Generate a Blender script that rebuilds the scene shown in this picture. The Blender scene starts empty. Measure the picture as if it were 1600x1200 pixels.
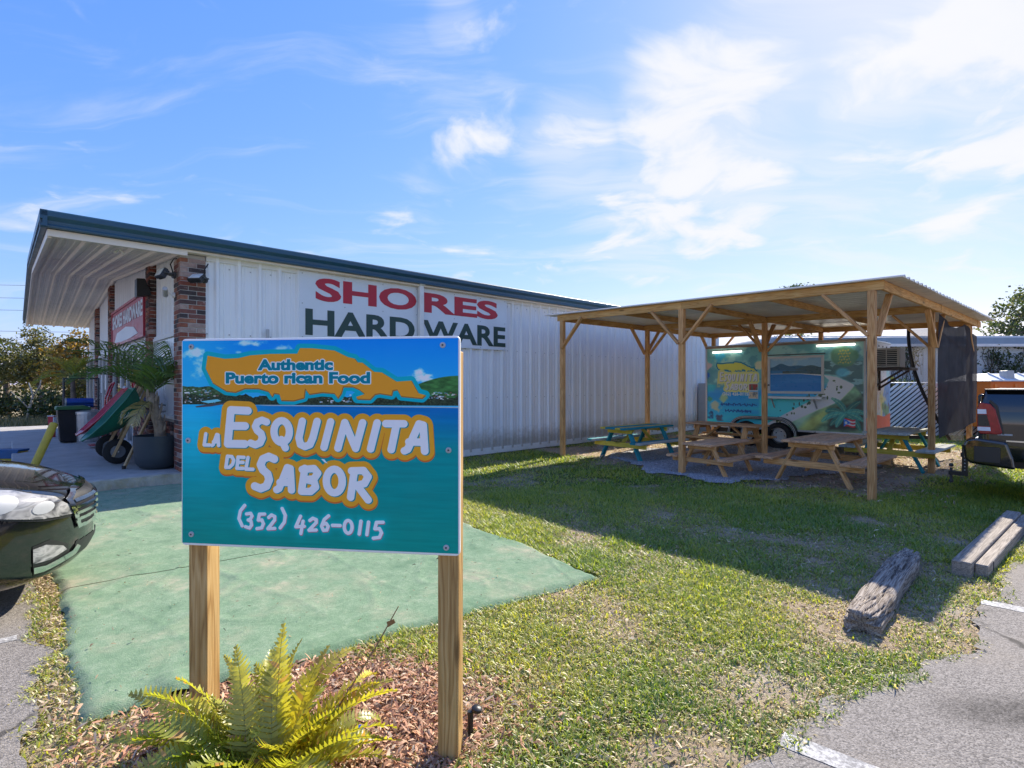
import bpy, bmesh, math, random
import numpy as np
from mathutils import Vector, Matrix
random.seed(7)
rng = np.random.default_rng(7)
scene = bpy.context.scene
C = scene.collection
R = math.radians

# ------------------------------------------------------------------ camera
F, CAMZ = 835.0, 1.55            # focal length in photo pixels (1600 wide), eye height in metres
cam = bpy.data.cameras.new("camera")
cam.sensor_width = 36.0
cam.lens = F / 1600 * 36
cam.clip_start = 0.05
cam.clip_end = 3000
camo = bpy.data.objects.new("camera", cam)
camo.location = (0, 0, CAMZ)
camo.rotation_euler = (R(90), 0, 0)
C.objects.link(camo)
scene.camera = camo

# ------------------------------------------------------------------ light
SUN_AZ, SUN_EL = 34.0, 36.0
SUN_STRENGTH, SKY_STRENGTH, EXPOSURE = 5.0, 0.15, 0.85
sun_dir = Vector((math.sin(R(SUN_AZ)) * math.cos(R(SUN_EL)), math.cos(R(SUN_AZ)) * math.cos(R(SUN_EL)), math.sin(R(SUN_EL))))
sl = bpy.data.lights.new("sun", 'SUN')
sl.energy = SUN_STRENGTH
sl.angle = R(0.5)
sl.color = (1.0, 0.91, 0.77)
so = bpy.data.objects.new("sun", sl)
so.rotation_euler = sun_dir.to_track_quat('Z', 'Y').to_euler()
so.location = sun_dir * 60
C.objects.link(so)

world = bpy.data.worlds.new("World")
scene.world = world
world.use_nodes = True
wt = world.node_tree
for n in list(wt.nodes):
    wt.nodes.remove(n)


class NT:
    """small helper to write node graphs"""
    def __init__(s, tree):
        s.t = tree

    def n(s, typ, **kw):
        nd = s.t.nodes.new(typ)
        for k, v in kw.items():
            if k == 'i':
                for kk, vv in v.items():
                    sock = nd.inputs[kk]
                    if isinstance(vv, bpy.types.NodeSocket):
                        s.t.links.new(vv, sock)
                    else:
                        sock.default_value = vv
            else:
                setattr(nd, k, v)
        return nd

    def math(s, op, a, b=None, c=None, clamp=False):
        nd = s.t.nodes.new('ShaderNodeMath')
        nd.operation = op
        nd.use_clamp = clamp
        for k, v in enumerate((a, b, c)):
            if v is None:
                continue
            if isinstance(v, bpy.types.NodeSocket):
                s.t.links.new(v, nd.inputs[k])
            else:
                nd.inputs[k].default_value = v
        return nd.outputs[0]

    def mix(s, fac, a, b, blend='MIX'):
        nd = s.t.nodes.new('ShaderNodeMix')
        nd.data_type = 'RGBA'
        nd.blend_type = blend
        for idx, v in ((0, fac), (6, a), (7, b)):
            if isinstance(v, bpy.types.NodeSocket):
                s.t.links.new(v, nd.inputs[idx])
            else:
                if idx and len(v) == 3:
                    v = (*v, 1)
                nd.inputs[idx].default_value = v
        return nd.outputs[2]

    def ramp(s, fac, stops, interp='LINEAR'):
        nd = s.t.nodes.new('ShaderNodeValToRGB')
        nd.color_ramp.interpolation = interp
        el = nd.color_ramp.elements
        while len(el) < len(stops):
            el.new(0.5)
        for e, (p, c) in zip(el, stops):
            e.position = p
            e.color = (*c, 1) if len(c) == 3 else c
        s.t.links.new(fac, nd.inputs[0])
        return nd.outputs[0]

    def maprange(s, v, a, b, c=0.0, d=1.0, smooth=False):
        nd = s.t.nodes.new('ShaderNodeMapRange')
        if smooth:
            nd.interpolation_type = 'SMOOTHSTEP'
        s.t.links.new(v, nd.inputs[0])
        for k, x in enumerate((a, b, c, d)):
            nd.inputs[k + 1].default_value = x
        return nd.outputs[0]


def build_sky():
    g = NT(wt)
    sky = g.n('ShaderNodeTexSky', sky_type='NISHITA', sun_disc=False, sun_elevation=R(SUN_EL), sun_rotation=R(SUN_AZ),
              altitude=0.0, air_density=1.0, dust_density=0.25, ozone_density=2.2)
    tc = g.n('ShaderNodeTexCoord')
    d = g.n('ShaderNodeVectorMath', operation='NORMALIZE', i={0: tc.outputs['Generated']}).outputs[0]
    sp = g.n('ShaderNodeSeparateXYZ', i={0: d})
    zz = g.math('ADD', g.math('MAXIMUM', sp.outputs[2], 0.0), 0.16)
    q = g.n('ShaderNodeCombineXYZ', i={0: g.math('DIVIDE', sp.outputs[0], zz), 1: g.math('DIVIDE', sp.outputs[1], zz), 2: 0.0}).outputs[0]
    warp = g.n('ShaderNodeTexNoise', i={'Vector': q, 'Scale': 1.1, 'Detail': 3.0}).outputs[1]
    qw = g.n('ShaderNodeVectorMath', operation='MULTIPLY_ADD', i={0: warp, 1: (0.7, 0.7, 0.0), 2: q}).outputs[0]
    n1 = g.n('ShaderNodeTexNoise', i={'Vector': qw, 'Scale': 2.9, 'Detail': 9.0, 'Roughness': 0.54, 'Distortion': 0.25}).outputs[0]
    st = g.n('ShaderNodeMapping', i={'Vector': qw, 'Rotation': (0, 0, R(-28)), 'Scale': (0.7, 2.6, 1)}).outputs[0]
    n2 = g.n('ShaderNodeTexNoise', i={'Vector': st, 'Scale': 2.0, 'Detail': 8.0, 'Roughness': 0.58, 'Distortion': 0.5}).outputs[0]
    # cloud banks: direction given as photo pixel, angular radius
    acc = None
    for px, py, rad, k in ((1090, 190, 11, .95), (900, 235, 7, .8), (1110, 270, 10, .85), (990, 330, 8, .7), (1570, 55, 8, .95), (1560, 205, 5, .95),
                           (1330, 320, 9, .4), (1500, 320, 9, .4), (690, 155, 9, .35), (708, 42, 3.4, .6), (1400, 130, 7, .5), (60, 290, 10, .25), (1330, 180, 3.6, .6)):
        c = Vector(((px - 800) / F, 1.0, (600 - py) / F)).normalized()
        dt = g.n('ShaderNodeVectorMath', operation='DOT_PRODUCT', i={0: d, 1: c}).outputs['Value']
        b = g.maprange(dt, math.cos(R(rad)), 1.0, 0.0, k, smooth=True)
        acc = b if acc is None else g.math('MAXIMUM', acc, b)
    clear = None
    for px, py, rad, k2 in ((330, 130, 26, .30), (1000, 60, 13, .16), (1290, 60, 9, .30), (1440, 150, 6, .22), (1330, 400, 8, .15), (60, 420, 22, .12), (700, 330, 9, .12)):
        c = Vector(((px - 800) / F, 1.0, (600 - py) / F)).normalized()
        dt = g.n('ShaderNodeVectorMath', operation='DOT_PRODUCT', i={0: d, 1: c}).outputs['Value']
        b = g.maprange(dt, math.cos(R(rad)), 1.0, 0.0, k2, smooth=True)
        clear = b if clear is None else g.math('MAXIMUM', clear, b)
    acc = g.math('SUBTRACT', acc, clear)
    puffs = g.math('ADD', g.math('MULTIPLY', n1, 1.25), g.math('MULTIPLY', acc, 0.27))
    m1 = g.maprange(puffs, 0.66, 0.94, 0, 0.95, smooth=True)
    wis = g.math('ADD', g.math('MULTIPLY', n2, 1.0), g.math('MULTIPLY', acc, 0.25))
    m2 = g.maprange(wis, 0.44, 0.86, 0, 0.55, smooth=True)
    m = g.math('MAXIMUM', m1, m2)
    m = g.math('MULTIPLY', m, g.maprange(sp.outputs[2], 0.02, 0.2, 0.25, 1.0))
    # even, clear blue: the physical sky with its contrast compressed channel by channel
    sc = g.n('ShaderNodeSeparateColor', i={0: sky.outputs[0]})
    k = 1.0 / (SKY_STRENGTH * 2 ** EXPOSURE)
    ch = [g.math('MULTIPLY', g.math('POWER', g.math('MULTIPLY', sc.outputs[j], SKY_STRENGTH), e), a * k) for j, (a, e) in enumerate(((.86, .98), (.84, .66), (1.16, .22)))]
    skyc = g.n('ShaderNodeCombineColor', i={0: ch[0], 1: ch[1], 2: ch[2]}).outputs[0]
    shade = g.mix(n1, tuple(c * k for c in (.86, .89, .96)), tuple(c * k for c in (1.02, 1.01, 1.01)))
    col = g.mix(m, skyc, shade)
    bg = g.n('ShaderNodeBackground', i={'Color': col, 'Strength': SKY_STRENGTH})
    out = g.n('ShaderNodeOutputWorld', i={'Surface': bg.outputs[0]})


build_sky()
scene.view_settings.view_transform = 'Standard'
scene.view_settings.look = 'None'
scene.view_settings.exposure = EXPOSURE
scene.view_settings.gamma = 1.0
scene.view_settings.use_curve_mapping = False
scene.cycles.max_bounces = 8
scene.cycles.transparent_max_bounces = 12
scene.cycles.use_denoising = True
scene.cycles.sample_clamp_indirect = 8.0


# ------------------------------------------------------------------ layout helpers (photo pixel -> metres on the ground)
def G(px, py, z=0.0):
    Y = F * (CAMZ - z) / (py - 600)
    return Vector(((px - 800) / F * Y, Y, z))


def P(px, py, Y):
    return Vector(((px - 800) / F * Y, Y, CAMZ - (py - 600) / F * Y))


TH = R(43.1)                      # direction of the store's side wall
U = Vector((math.cos(TH), math.sin(TH), 0))
V = Vector((-math.sin(TH), math.cos(TH), 0))
O = Vector((-4.80, 7.725, 0))     # store corner


def B(x, y, z=0.0):
    """store frame -> world"""
    return O + U * x + V * y + Vector((0, 0, z))


# ------------------------------------------------------------------ materials
MATS = {}


def newmat(name):
    m = bpy.data.materials.new(name)
    m.use_nodes = True
    t = m.node_tree
    for n in list(t.nodes):
        t.nodes.remove(n)
    g = NT(t)
    out = g.n('ShaderNodeOutputMaterial')
    MATS[name] = m
    return m, g, out


def bsdf(g, out, **i):
    b = g.n('ShaderNodeBsdfPrincipled', i={k.replace('_', ' '): v for k, v in i.items()})
    g.t.links.new(b.outputs[0], out.inputs[0])
    return b


def mat(name, col, rough=0.55, metal=0.0, var=0.12, scale=4.0, bump=0.0, bscale=60.0, rnd=0.0, spec=0.5, coat=0.0, dirt=0.0, dirtcol=(0.12, 0.09, 0.06), dscale=1.5, rvar=0.1):
    m, g, out = newmat(name)
    tc = g.n('ShaderNodeTexCoord').outputs['Object']
    oi = g.n('ShaderNodeObjectInfo').outputs['Random']
    off = g.n('ShaderNodeVectorMath', operation='ADD', i={0: tc, 1: g.n('ShaderNodeCombineXYZ', i={0: g.math('MULTIPLY', oi, 37.0), 1: g.math('MULTIPLY', oi, 11.0)}).outputs[0]}).outputs[0]
    n = g.n('ShaderNodeTexNoise', i={'Vector': off, 'Scale': scale, 'Detail': 6.0, 'Roughness': 0.6}).outputs[0]
    lo = tuple(c * (1 - var) for c in col)
    hi = tuple(min(1, c * (1 + var)) for c in col)
    c = g.ramp(n, [(0.3, lo), (0.7, hi)])
    if rnd:
        v = g.maprange(oi, 0, 1, 1 - rnd, 1 + rnd)
        c = g.n('ShaderNodeHueSaturation', i={'Value': v, 'Color': c}).outputs[0]
    if dirt:
        n2 = g.n('ShaderNodeTexNoise', i={'Vector': off, 'Scale': dscale, 'Detail': 8.0, 'Roughness': 0.7}).outputs[0]
        c = g.mix(g.maprange(n2, 0.48, 0.75, 0, dirt), c, dirtcol)
    r = g.maprange(n, 0.3, 0.7, max(0.02, rough - rvar), min(1, rough + rvar))
    b = bsdf(g, out, Base_Color=c, Roughness=r, Metallic=metal)
    b.inputs['Specular IOR Level'].default_value = spec
    if coat:
        b.inputs['Coat Weight'].default_value = coat
        b.inputs['Coat Roughness'].default_value = 0.03
    if bump:
        nb = g.n('ShaderNodeTexNoise', i={'Vector': off, 'Scale': bscale, 'Detail': 4.0}).outputs[0]
        bp = g.n('ShaderNodeBump', i={'Strength': bump, 'Distance': 0.01, 'Height': nb})
        g.t.links.new(bp.outputs[0], b.inputs['Normal'])
    return m


def wood(name, dark, mid, light, grain=1.0, rough=0.7, bump=0.35, rnd=0.15, weather=0.0):
    """boards have their length along local X"""
    m, g, out = newmat(name)
    tc = g.n('ShaderNodeTexCoord').outputs['Object']
    oi = g.n('ShaderNodeObjectInfo').outputs['Random']
    off = g.n('ShaderNodeVectorMath', operation='ADD', i={0: tc, 1: g.n('ShaderNodeCombineXYZ', i={0: g.math('MULTIPLY', oi, 53.0), 1: g.math('MULTIPLY', oi, 17.0), 2: g.math('MULTIPLY', oi, 29.0)}).outputs[0]}).outputs[0]
    mp = g.n('ShaderNodeMapping', i={'Vector': off, 'Scale': (0.9, 13 * grain, 13 * grain)}).outputs[0]
    n1 = g.n('ShaderNodeTexNoise', i={'Vector': mp, 'Scale': 1.0, 'Detail': 3.0, 'Roughness': 0.5, 'Distortion': 0.4}).outputs[0]
    ringv = g.math('FRACT', g.math('MULTIPLY', n1, 9.0))
    ring = g.math('ABSOLUTE', g.math('SUBTRACT', ringv, 0.5))
    mp2 = g.n('ShaderNodeMapping', i={'Vector': off, 'Scale': (5, 160 * grain, 160 * grain)}).outputs[0]
    n2 = g.n('ShaderNodeTexNoise', i={'Vector': mp2, 'Scale': 1.0, 'Detail': 4.0, 'Roughness': 0.65}).outputs[0]
    f = g.math('ADD', g.math('MULTIPLY', ring, 1.1), g.math('MULTIPLY', n2, 0.55))
    c = g.ramp(f, [(0.2, dark), (0.5, mid), (0.85, light)])
    vo = g.n('ShaderNodeTexVoronoi', i={'Vector': g.n('ShaderNodeMapping', i={'Vector': off, 'Scale': (1.6, 6, 6)}).outputs[0], 'Scale': 1.0}).outputs['Distance']
    c = g.mix(g.maprange(vo, 0.06, 0.14, 0.75, 0.0), c, tuple(x * 0.35 for x in dark))
    big = g.n('ShaderNodeTexNoise', i={'Vector': off, 'Scale': 2.2, 'Detail': 3.0}).outputs[0]
    c = g.n('ShaderNodeHueSaturation', i={'Value': g.math('MULTIPLY', g.maprange(oi, 0, 1, 1 - rnd, 1 + rnd), g.maprange(big, 0.3, 0.7, 0.85, 1.12)), 'Color': c}).outputs[0]
    if weather:
        n3 = g.n('ShaderNodeTexNoise', i={'Vector': mp, 'Scale': 0.6, 'Detail': 8.0}).outputs[0]
        c = g.mix(g.maprange(n3, 0.4, 0.65, 0, weather), c, (0.30, 0.27, 0.24))
    b = bsdf(g, out, Base_Color=c, Roughness=rough)
    b.inputs['Specular IOR Level'].default_value = 0.25
    bp = g.n('ShaderNodeBump', i={'Strength': bump, 'Distance': 0.004, 'Height': f})
    g.t.links.new(bp.outputs[0], b.inputs['Normal'])
    return m


def leafmat(name, trans=0.45, rough=0.5, gloss=0.06, attr='tint'):
    """colour comes from each leaf's own tint attribute"""
    m, g, out = newmat(name)
    a = g.n('ShaderNodeAttribute', attribute_name=attr).outputs['Color']
    df = g.n('ShaderNodeBsdfDiffuse', i={'Color': a}).outputs[0]
    tcol = g.mix(1.0, a, (1.5, 1.45, 0.7), 'MULTIPLY')
    tr = g.n('ShaderNodeBsdfTranslucent', i={'Color': tcol}).outputs[0]
    mx = g.n('ShaderNodeMixShader', i={0: trans, 1: df, 2: tr}).outputs[0]
    gl = g.n('ShaderNodeBsdfGlossy', i={'Color': (1, 1, 1, 1), 'Roughness': rough}).outputs[0]
    mx2 = g.n('ShaderNodeMixShader', i={0: gloss, 1: mx, 2: gl}).outputs[0]
    g.t.links.new(mx2, out.inputs[0])
    return m


def imgmat(name, img, rough=0.35, spec=0.5, coat=0.0):
    m, g, out = newmat(name)
    uv = g.n('ShaderNodeUVMap').outputs[0]
    tx = g.n('ShaderNodeTexImage', image=img, extension='EXTEND', i={0: uv}).outputs[0]
    n = g.n('ShaderNodeTexNoise', i={'Vector': uv, 'Scale': 9.0, 'Detail': 5.0}).outputs[0]
    b = bsdf(g, out, Base_Color=tx, Roughness=g.maprange(n, 0.3, 0.7, rough - 0.08, rough + 0.12))
    b.inputs['Specular IOR Level'].default_value = spec
    if coat:
        b.inputs['Coat Weight'].default_value = coat
    return m


# ------------------------------------------------------------------ mesh helpers
def link(name, me, parent=None, mats=None):
    if mats is not None:
        for m in (mats if isinstance(mats, (list, tuple)) else [mats]):
            me.materials.append(m)
    o = bpy.data.objects.new(name, me)
    C.objects.link(o)
    if parent is not None:
        o.parent = parent
    return o


def thing(name, label, cat, loc=(0, 0, 0), rz=0.0, group=None):
    o = bpy.data.objects.new(name, None)
    o.empty_display_size = 0.2
    C.objects.link(o)
    o.location = loc
    o.rotation_euler = (0, 0, rz)
    return tag(o, label, cat, group)


def tag(o, label, cat, group=None, kind=None):
    o['label'] = label
    o['category'] = cat
    if group:
        o['group'] = group
    if kind:
        o['kind'] = kind
    return o


def struct(o, label=None):
    o['kind'] = 'structure'
    if label:
        o['label'] = label
    return o


def copy_tree(o, parent=None):
    c = o.copy()
    C.objects.link(c)
    c.parent = parent
    for ch in list(o.children):
        copy_tree(ch, c)
    return c


class MB:
    def __init__(s):
        s.v, s.f, s.m = [], [], []

    def add(s, vs, fs, mi=0):
        b = len(s.v)
        s.v += [tuple(v) for v in vs]
        s.f += [tuple(i + b for i in f) for f in fs]
        s.m += [mi] * len(fs)
        return s

    def box(s, c, d, M=None, mi=0):
        x, y, z = (k / 2 for k in d)
        c = Vector(c)
        vs = [Vector((a * x, b * y, e * z)) for a in (-1, 1) for b in (-1, 1) for e in (-1, 1)]
        vs = [(M @ v if M is not None else v) + c for v in vs]
        return s.add(vs, [(0, 1, 3, 2), (4, 6, 7, 5), (0, 4, 5, 1), (2, 3, 7, 6), (0, 2, 6, 4), (1, 5, 7, 3)], mi)

    def bar(s, p0, p1, w, h, up=(0, 0, 1), mi=0):
        M, L, c = bar_frame(p0, p1, up)
        return s.box(c, (L, w, h), M, mi)

    def tube(s, pts, r, n=8, mi=0, caps=True):
        pts = [Vector(p) for p in pts]
        rs = r if isinstance(r, (list, tuple)) else [r] * len(pts)
        b = len(s.v)
        prev = None
        for i, p in enumerate(pts):
            t = (pts[min(i + 1, len(pts) - 1)] - pts[max(i - 1, 0)]).normalized()
            if prev is None:
                a = Vector((0, 0, 1)) if abs(t.z) < 0.9 else Vector((1, 0, 0))
                x = t.cross(a).normalized()
            else:
                x = (prev - t * prev.dot(t)).normalized()
            prev = x
            y = t.cross(x)
            for k in range(n):
                an = 2 * math.pi * k / n
                s.v.append(tuple(p + (x * math.cos(an) + y * math.sin(an)) * rs[i]))
        for i in range(len(pts) - 1):
            for k in range(n):
                k2 = (k + 1) % n
                s.f.append((b + i * n + k, b + i * n + k2, b + (i + 1) * n + k2, b + (i + 1) * n + k))
                s.m.append(mi)
        if caps:
            s.f.append(tuple(b + k for k in reversed(range(n))))
            e = b + (len(pts) - 1) * n
            s.f.append(tuple(e + k for k in range(n)))
            s.m += [mi, mi]
        return s

    def lathe(s, prof, n=24, c=(0, 0, 0), M=None, mi=0, cap0=True, cap1=True):
        b = len(s.v)
        c = Vector(c)
        for r, z in prof:
            for k in range(n):
                an = 2 * math.pi * k / n
                v = Vector((r * math.cos(an), r * math.sin(an), z))
                s.v.append(tuple((M @ v if M is not None else v) + c))
        for i in range(len(prof) - 1):
            for k in range(n):
                k2 = (k + 1) % n
                s.f.append((b + i * n + k, b + i * n + k2, b + (i + 1) * n + k2, b + (i + 1) * n + k))
                s.m.append(mi)
        if cap0:
            s.f.append(tuple(b + k for k in reversed(range(n))))
            s.m.append(mi)
        if cap1:
            e = b + (len(prof) - 1) * n
            s.f.append(tuple(e + k for k in range(n)))
            s.m.append(mi)
        return s

    def prism(s, poly, z0, z1, M=None, mi=0):
        n = len(poly)
        vs = [Vector((x, y, z0)) for x, y in poly] + [Vector((x, y, z1)) for x, y in poly]
        if M is not None:
            vs = [M @ v for v in vs]
        fs = [tuple(reversed(range(n))), tuple(range(n, 2 * n))] + [(i, (i + 1) % n, n + (i + 1) % n, n + i) for i in range(n)]
        return s.add(vs, fs, mi)

    def grid(s, fn, nu, nv, mi=0):
        b = len(s.v)
        for i in range(nu + 1):
            for j in range(nv + 1):
                s.v.append(tuple(fn(i / nu, j / nv)))
        for i in range(nu):
            for j in range(nv):
                a = b + i * (nv + 1) + j
                s.f.append((a, a + nv + 1, a + nv + 2, a + 1))
                s.m.append(mi)
        return s

    def mesh(s, name, smooth=False, recalc=True):
        me = bpy.data.meshes.new(name)
        me.from_pydata(s.v, [], s.f)
        me.polygons.foreach_set('material_index', s.m)
        if recalc:
            bm = bmesh.new()
            bm.from_mesh(me)
            bmesh.ops.recalc_face_normals(bm, faces=bm.faces)
            bm.to_mesh(me)
            bm.free()
        if smooth:
            me.polygons.foreach_set('use_smooth', [True] * len(me.polygons))
        me.update()
        return me

    def build(s, name, mats, parent=None, smooth=False, bevel=0.0, seg=2, sharp=None, recalc=True):
        me = s.mesh(name, smooth or sharp is not None, recalc)
        o = link(name, me, parent, mats)
        if sharp is not None:
            me.set_sharp_from_angle(angle=R(sharp))
        if bevel:
            add_bevel(o, bevel, seg)
        return o


def add_bevel(o, w, seg=2):
    md = o.modifiers.new('bevel', 'BEVEL')
    md.width = w
    md.segments = seg
    md.limit_method = 'ANGLE'
    md.angle_limit = R(40)
    return o


def bar_frame(p0, p1, up=(0, 0, 1)):
    p0, p1, up = Vector(p0), Vector(p1), Vector(up)
    x = p1 - p0
    L = x.length
    x.normalize()
    y = up.cross(x)
    if y.length < 1e-4:
        y = Vector((0, 1, 0)).cross(x)
    y.normalize()
    z = x.cross(y)
    M = Matrix((x, y, z)).transposed()
    return M, L, (p0 + p1) / 2


_boards = {}


def board(name, p0, p1, w, h, m, parent=None, up=(0, 0, 1), bevel=0.004, ends=None):
    """one piece of timber as an object of its own, length along its local X"""
    M, L, c = bar_frame(p0, p1, up)
    key = (round(L, 3), round(w, 4), round(h, 4), m.name, ends)
    me = _boards.get(key)
    if me is None:
        mb = MB()
        if ends:                      # end cuts: shift of the top edge at each end
            e0, e1 = ends
            poly = [(-L / 2, -h / 2), (L / 2, -h / 2), (L / 2 + e1, h / 2), (-L / 2 + e0, h / 2)]
            mb.prism(poly, -w / 2, w / 2, Matrix(((1, 0, 0), (0, 0, -1), (0, 1, 0))))
        else:
            mb.box((0, 0, 0), (L, w, h))
        me = mb.mesh(name)
        me.materials.append(m)
        _boards[key] = me
    o = link(name, me, parent)
    o.matrix_local = Matrix.Translation(c) @ M.to_4x4()
    if bevel:
        add_bevel(o, bevel, 1)
    return o


def npmesh(name, V_, Fk, tint=None, smooth=False):
    """fast mesh: V_ (n,3), Fk (m,k) all faces with k corners"""
    V_ = np.ascontiguousarray(V_, dtype=np.float32)
    Fk = np.ascontiguousarray(Fk, dtype=np.int32)
    me = bpy.data.meshes.new(name)
    me.vertices.add(len(V_))
    me.vertices.foreach_set('co', V_.ravel())
    k = Fk.shape[1]
    me.loops.add(Fk.size)
    me.loops.foreach_set('vertex_index', Fk.ravel())
    me.polygons.add(len(Fk))
    me.polygons.foreach_set('loop_start', np.arange(0, Fk.size, k, dtype=np.int32))
    if smooth:
        me.polygons.foreach_set('use_smooth', np.ones(len(Fk), dtype=bool))
    me.update(calc_edges=True)
    if tint is not None:
        at = me.color_attributes.new('tint', 'FLOAT_COLOR', 'POINT')
        t4 = np.ones((len(V_), 4), dtype=np.float32)
        t4[:, :3] = tint
        at.data.foreach_set('color', t4.ravel())
    return me


# ---- numpy value noise
_tab = rng.random((256, 256)).astype(np.float32)


def vnoise(x, y):
    xi, yi = np.floor(x).astype(int), np.floor(y).astype(int)
    fx, fy = x - xi, y - yi
    fx, fy = fx * fx * (3 - 2 * fx), fy * fy * (3 - 2 * fy)
    a = _tab[xi % 256, yi % 256]
    b = _tab[(xi + 1) % 256, yi % 256]
    c = _tab[xi % 256, (yi + 1) % 256]
    d = _tab[(xi + 1) % 256, (yi + 1) % 256]
    return (a * (1 - fx) + b * fx) * (1 - fy) + (c * (1 - fx) + d * fx) * fy


def fbm(x, y, o=4):
    s, a, t = 0, 0.5, 0
    for k in range(o):
        s = s + a * vnoise(x * 2 ** k + 17 * k, y * 2 ** k + 31 * k)
        t += a
        a *= 0.5
    return s / t


def inpoly(x, y, poly):
    r = np.zeros(x.shape, bool)
    n = len(poly)
    for i in range(n):
        x0, y0 = poly[i][:2]
        x1, y1 = poly[(i + 1) % n][:2]
        c = ((y0 > y) != (y1 > y)) & (x < (x1 - x0) * (y - y0) / (y1 - y0 + 1e-12) + x0)
        r ^= c
    return r


def sstep(x, a, b):
    t = np.clip((x - a) / (b - a), 0, 1)
    return t * t * (3 - 2 * t)
# ================================================================== GROUND
GC = O - U * 0.8


def gz(x, y):
    return 0.10 * np.exp(-((x - GC.x) ** 2 + (y - GC.y) ** 2) / (2 * 1.7 ** 2))


TS = R(41.07)                     # shelter frame
SU = Vector((math.cos(TS), math.sin(TS), 0))
SV = Vector((-math.sin(TS), math.cos(TS), 0))
SO = Vector((4.79, 7.11, 0))


def S(x, y, z=0.0):
    return SO + SU * x + SV * y + Vector((0, 0, z))


def jag(poly, step, amp, far=14.0):
    out = []
    n = len(poly)
    for i in range(n):
        a, b = np.array(poly[i], float), np.array(poly[(i + 1) % n], float)
        L = np.linalg.norm(b - a)
        near = min(np.linalg.norm(a), np.linalg.norm(b)) < far
        k = max(1, int(L / step)) if near and L < 25 else 1
        nn = np.array([-(b - a)[1], (b - a)[0]]) / (L + 1e-9)
        for j in range(k):
            p = a + (b - a) * j / k
            if near and k > 1:
                w = float(fbm(np.array([p[0] * 2.3 + 40]), np.array([p[1] * 2.3 + 40]), 5)[0]) - 0.5
                p = p + nn * w * amp * 2
            out.append((p[0], p[1]))
    return out


LOT = [(-45, -20), (45, -20), (45, 38), (9.5, 9.0), (6, 6.0), (4.43, 4.62), (3.1, 3.62), (2.8, 3.25), (2.5, 3.06), (1.58, 2.64), (.98, 2.16), (.2, 1.55),
       (-.6, 1.35), (-1.3, 1.5), (-1.94, 2.157), (-2.84, 3.235), (-3.465, 3.92), (-5, 5.55), (-6.4, 7.0), (-9, 9.7), (-12, 13), (-45, 13)]
LOTJ = jag(LOT, 0.035, 0.17)
CA, CB = np.array((-1.94, 2.44)), np.array((.74, 4.27))
CF, CL = np.array((-3.06, 9.22)), np.array((-5.87, 6.62))
CARPET = [tuple(CA), tuple(CB), tuple(CF), tuple(CL)]
GRAVEL = [tuple(S(a, b)[:2]) for a, b in ((-.35, 2.0), (-.2, 2.6), (-.45, 3.2), (.1, 4.0), (.5, 4.9), (1.5, 5.2), (3.2, 5.3), (5.2, 4.6), (5.4, 2.2), (4.0, .9), (2.4, 1.0), (1.2, 1.3), (.5, 1.6))]
GRAVELJ = jag(GRAVEL, 0.07, 0.34)
MULCH_C = np.array((-.75, 2.45))


def cover(x, y):
    """how much living grass stands here, 0..1"""
    big = fbm(x * 0.55 + 5, y * 0.55 + 9, 3)
    c = fbm(x * 1.5 + 3, y * 1.5 + 7, 4)
    fine = fbm(x * 6 + 1, y * 6 + 2, 3)
    r = 0.55 * big + 1.35 * c + 0.4 * fine - 0.74
    # worn strip along the parking lot
    d = (x - 1.6) * 0.58 - (y - 2.62) * 0.81
    r = r - 0.30 * sstep(d, -0.9, 0.1)
    # lush around and in front of the shelter
    r = r + 0.15 * sstep(y + .35 * x, 6.2, 7.6)
    m = np.hypot((x - MULCH_C[0] + .1) / 0.82, (y - MULCH_C[1]) / 0.62)
    r = r - 0.75 * sstep(-m, -1.15, -0.6)
    # strip left of the carpet
    r = r - 0.22 * sstep(-(x + 1.9) , 0.0, 0.6)
    # beds under the shelter
    sx, sy = (x - SO.x) * SU.x + (y - SO.y) * SU.y, (x - SO.x) * SV.x + (y - SO.y) * SV.y
    ins = sstep(sx, 0.0, 0.8) * sstep(-sx, -8.2, -7.2) * sstep(sy, -0.6, 0.2) * sstep(-sy, -7.2, -6.2)
    r = r - 0.85 * ins
    return np.clip(r, 0, 1)


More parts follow.
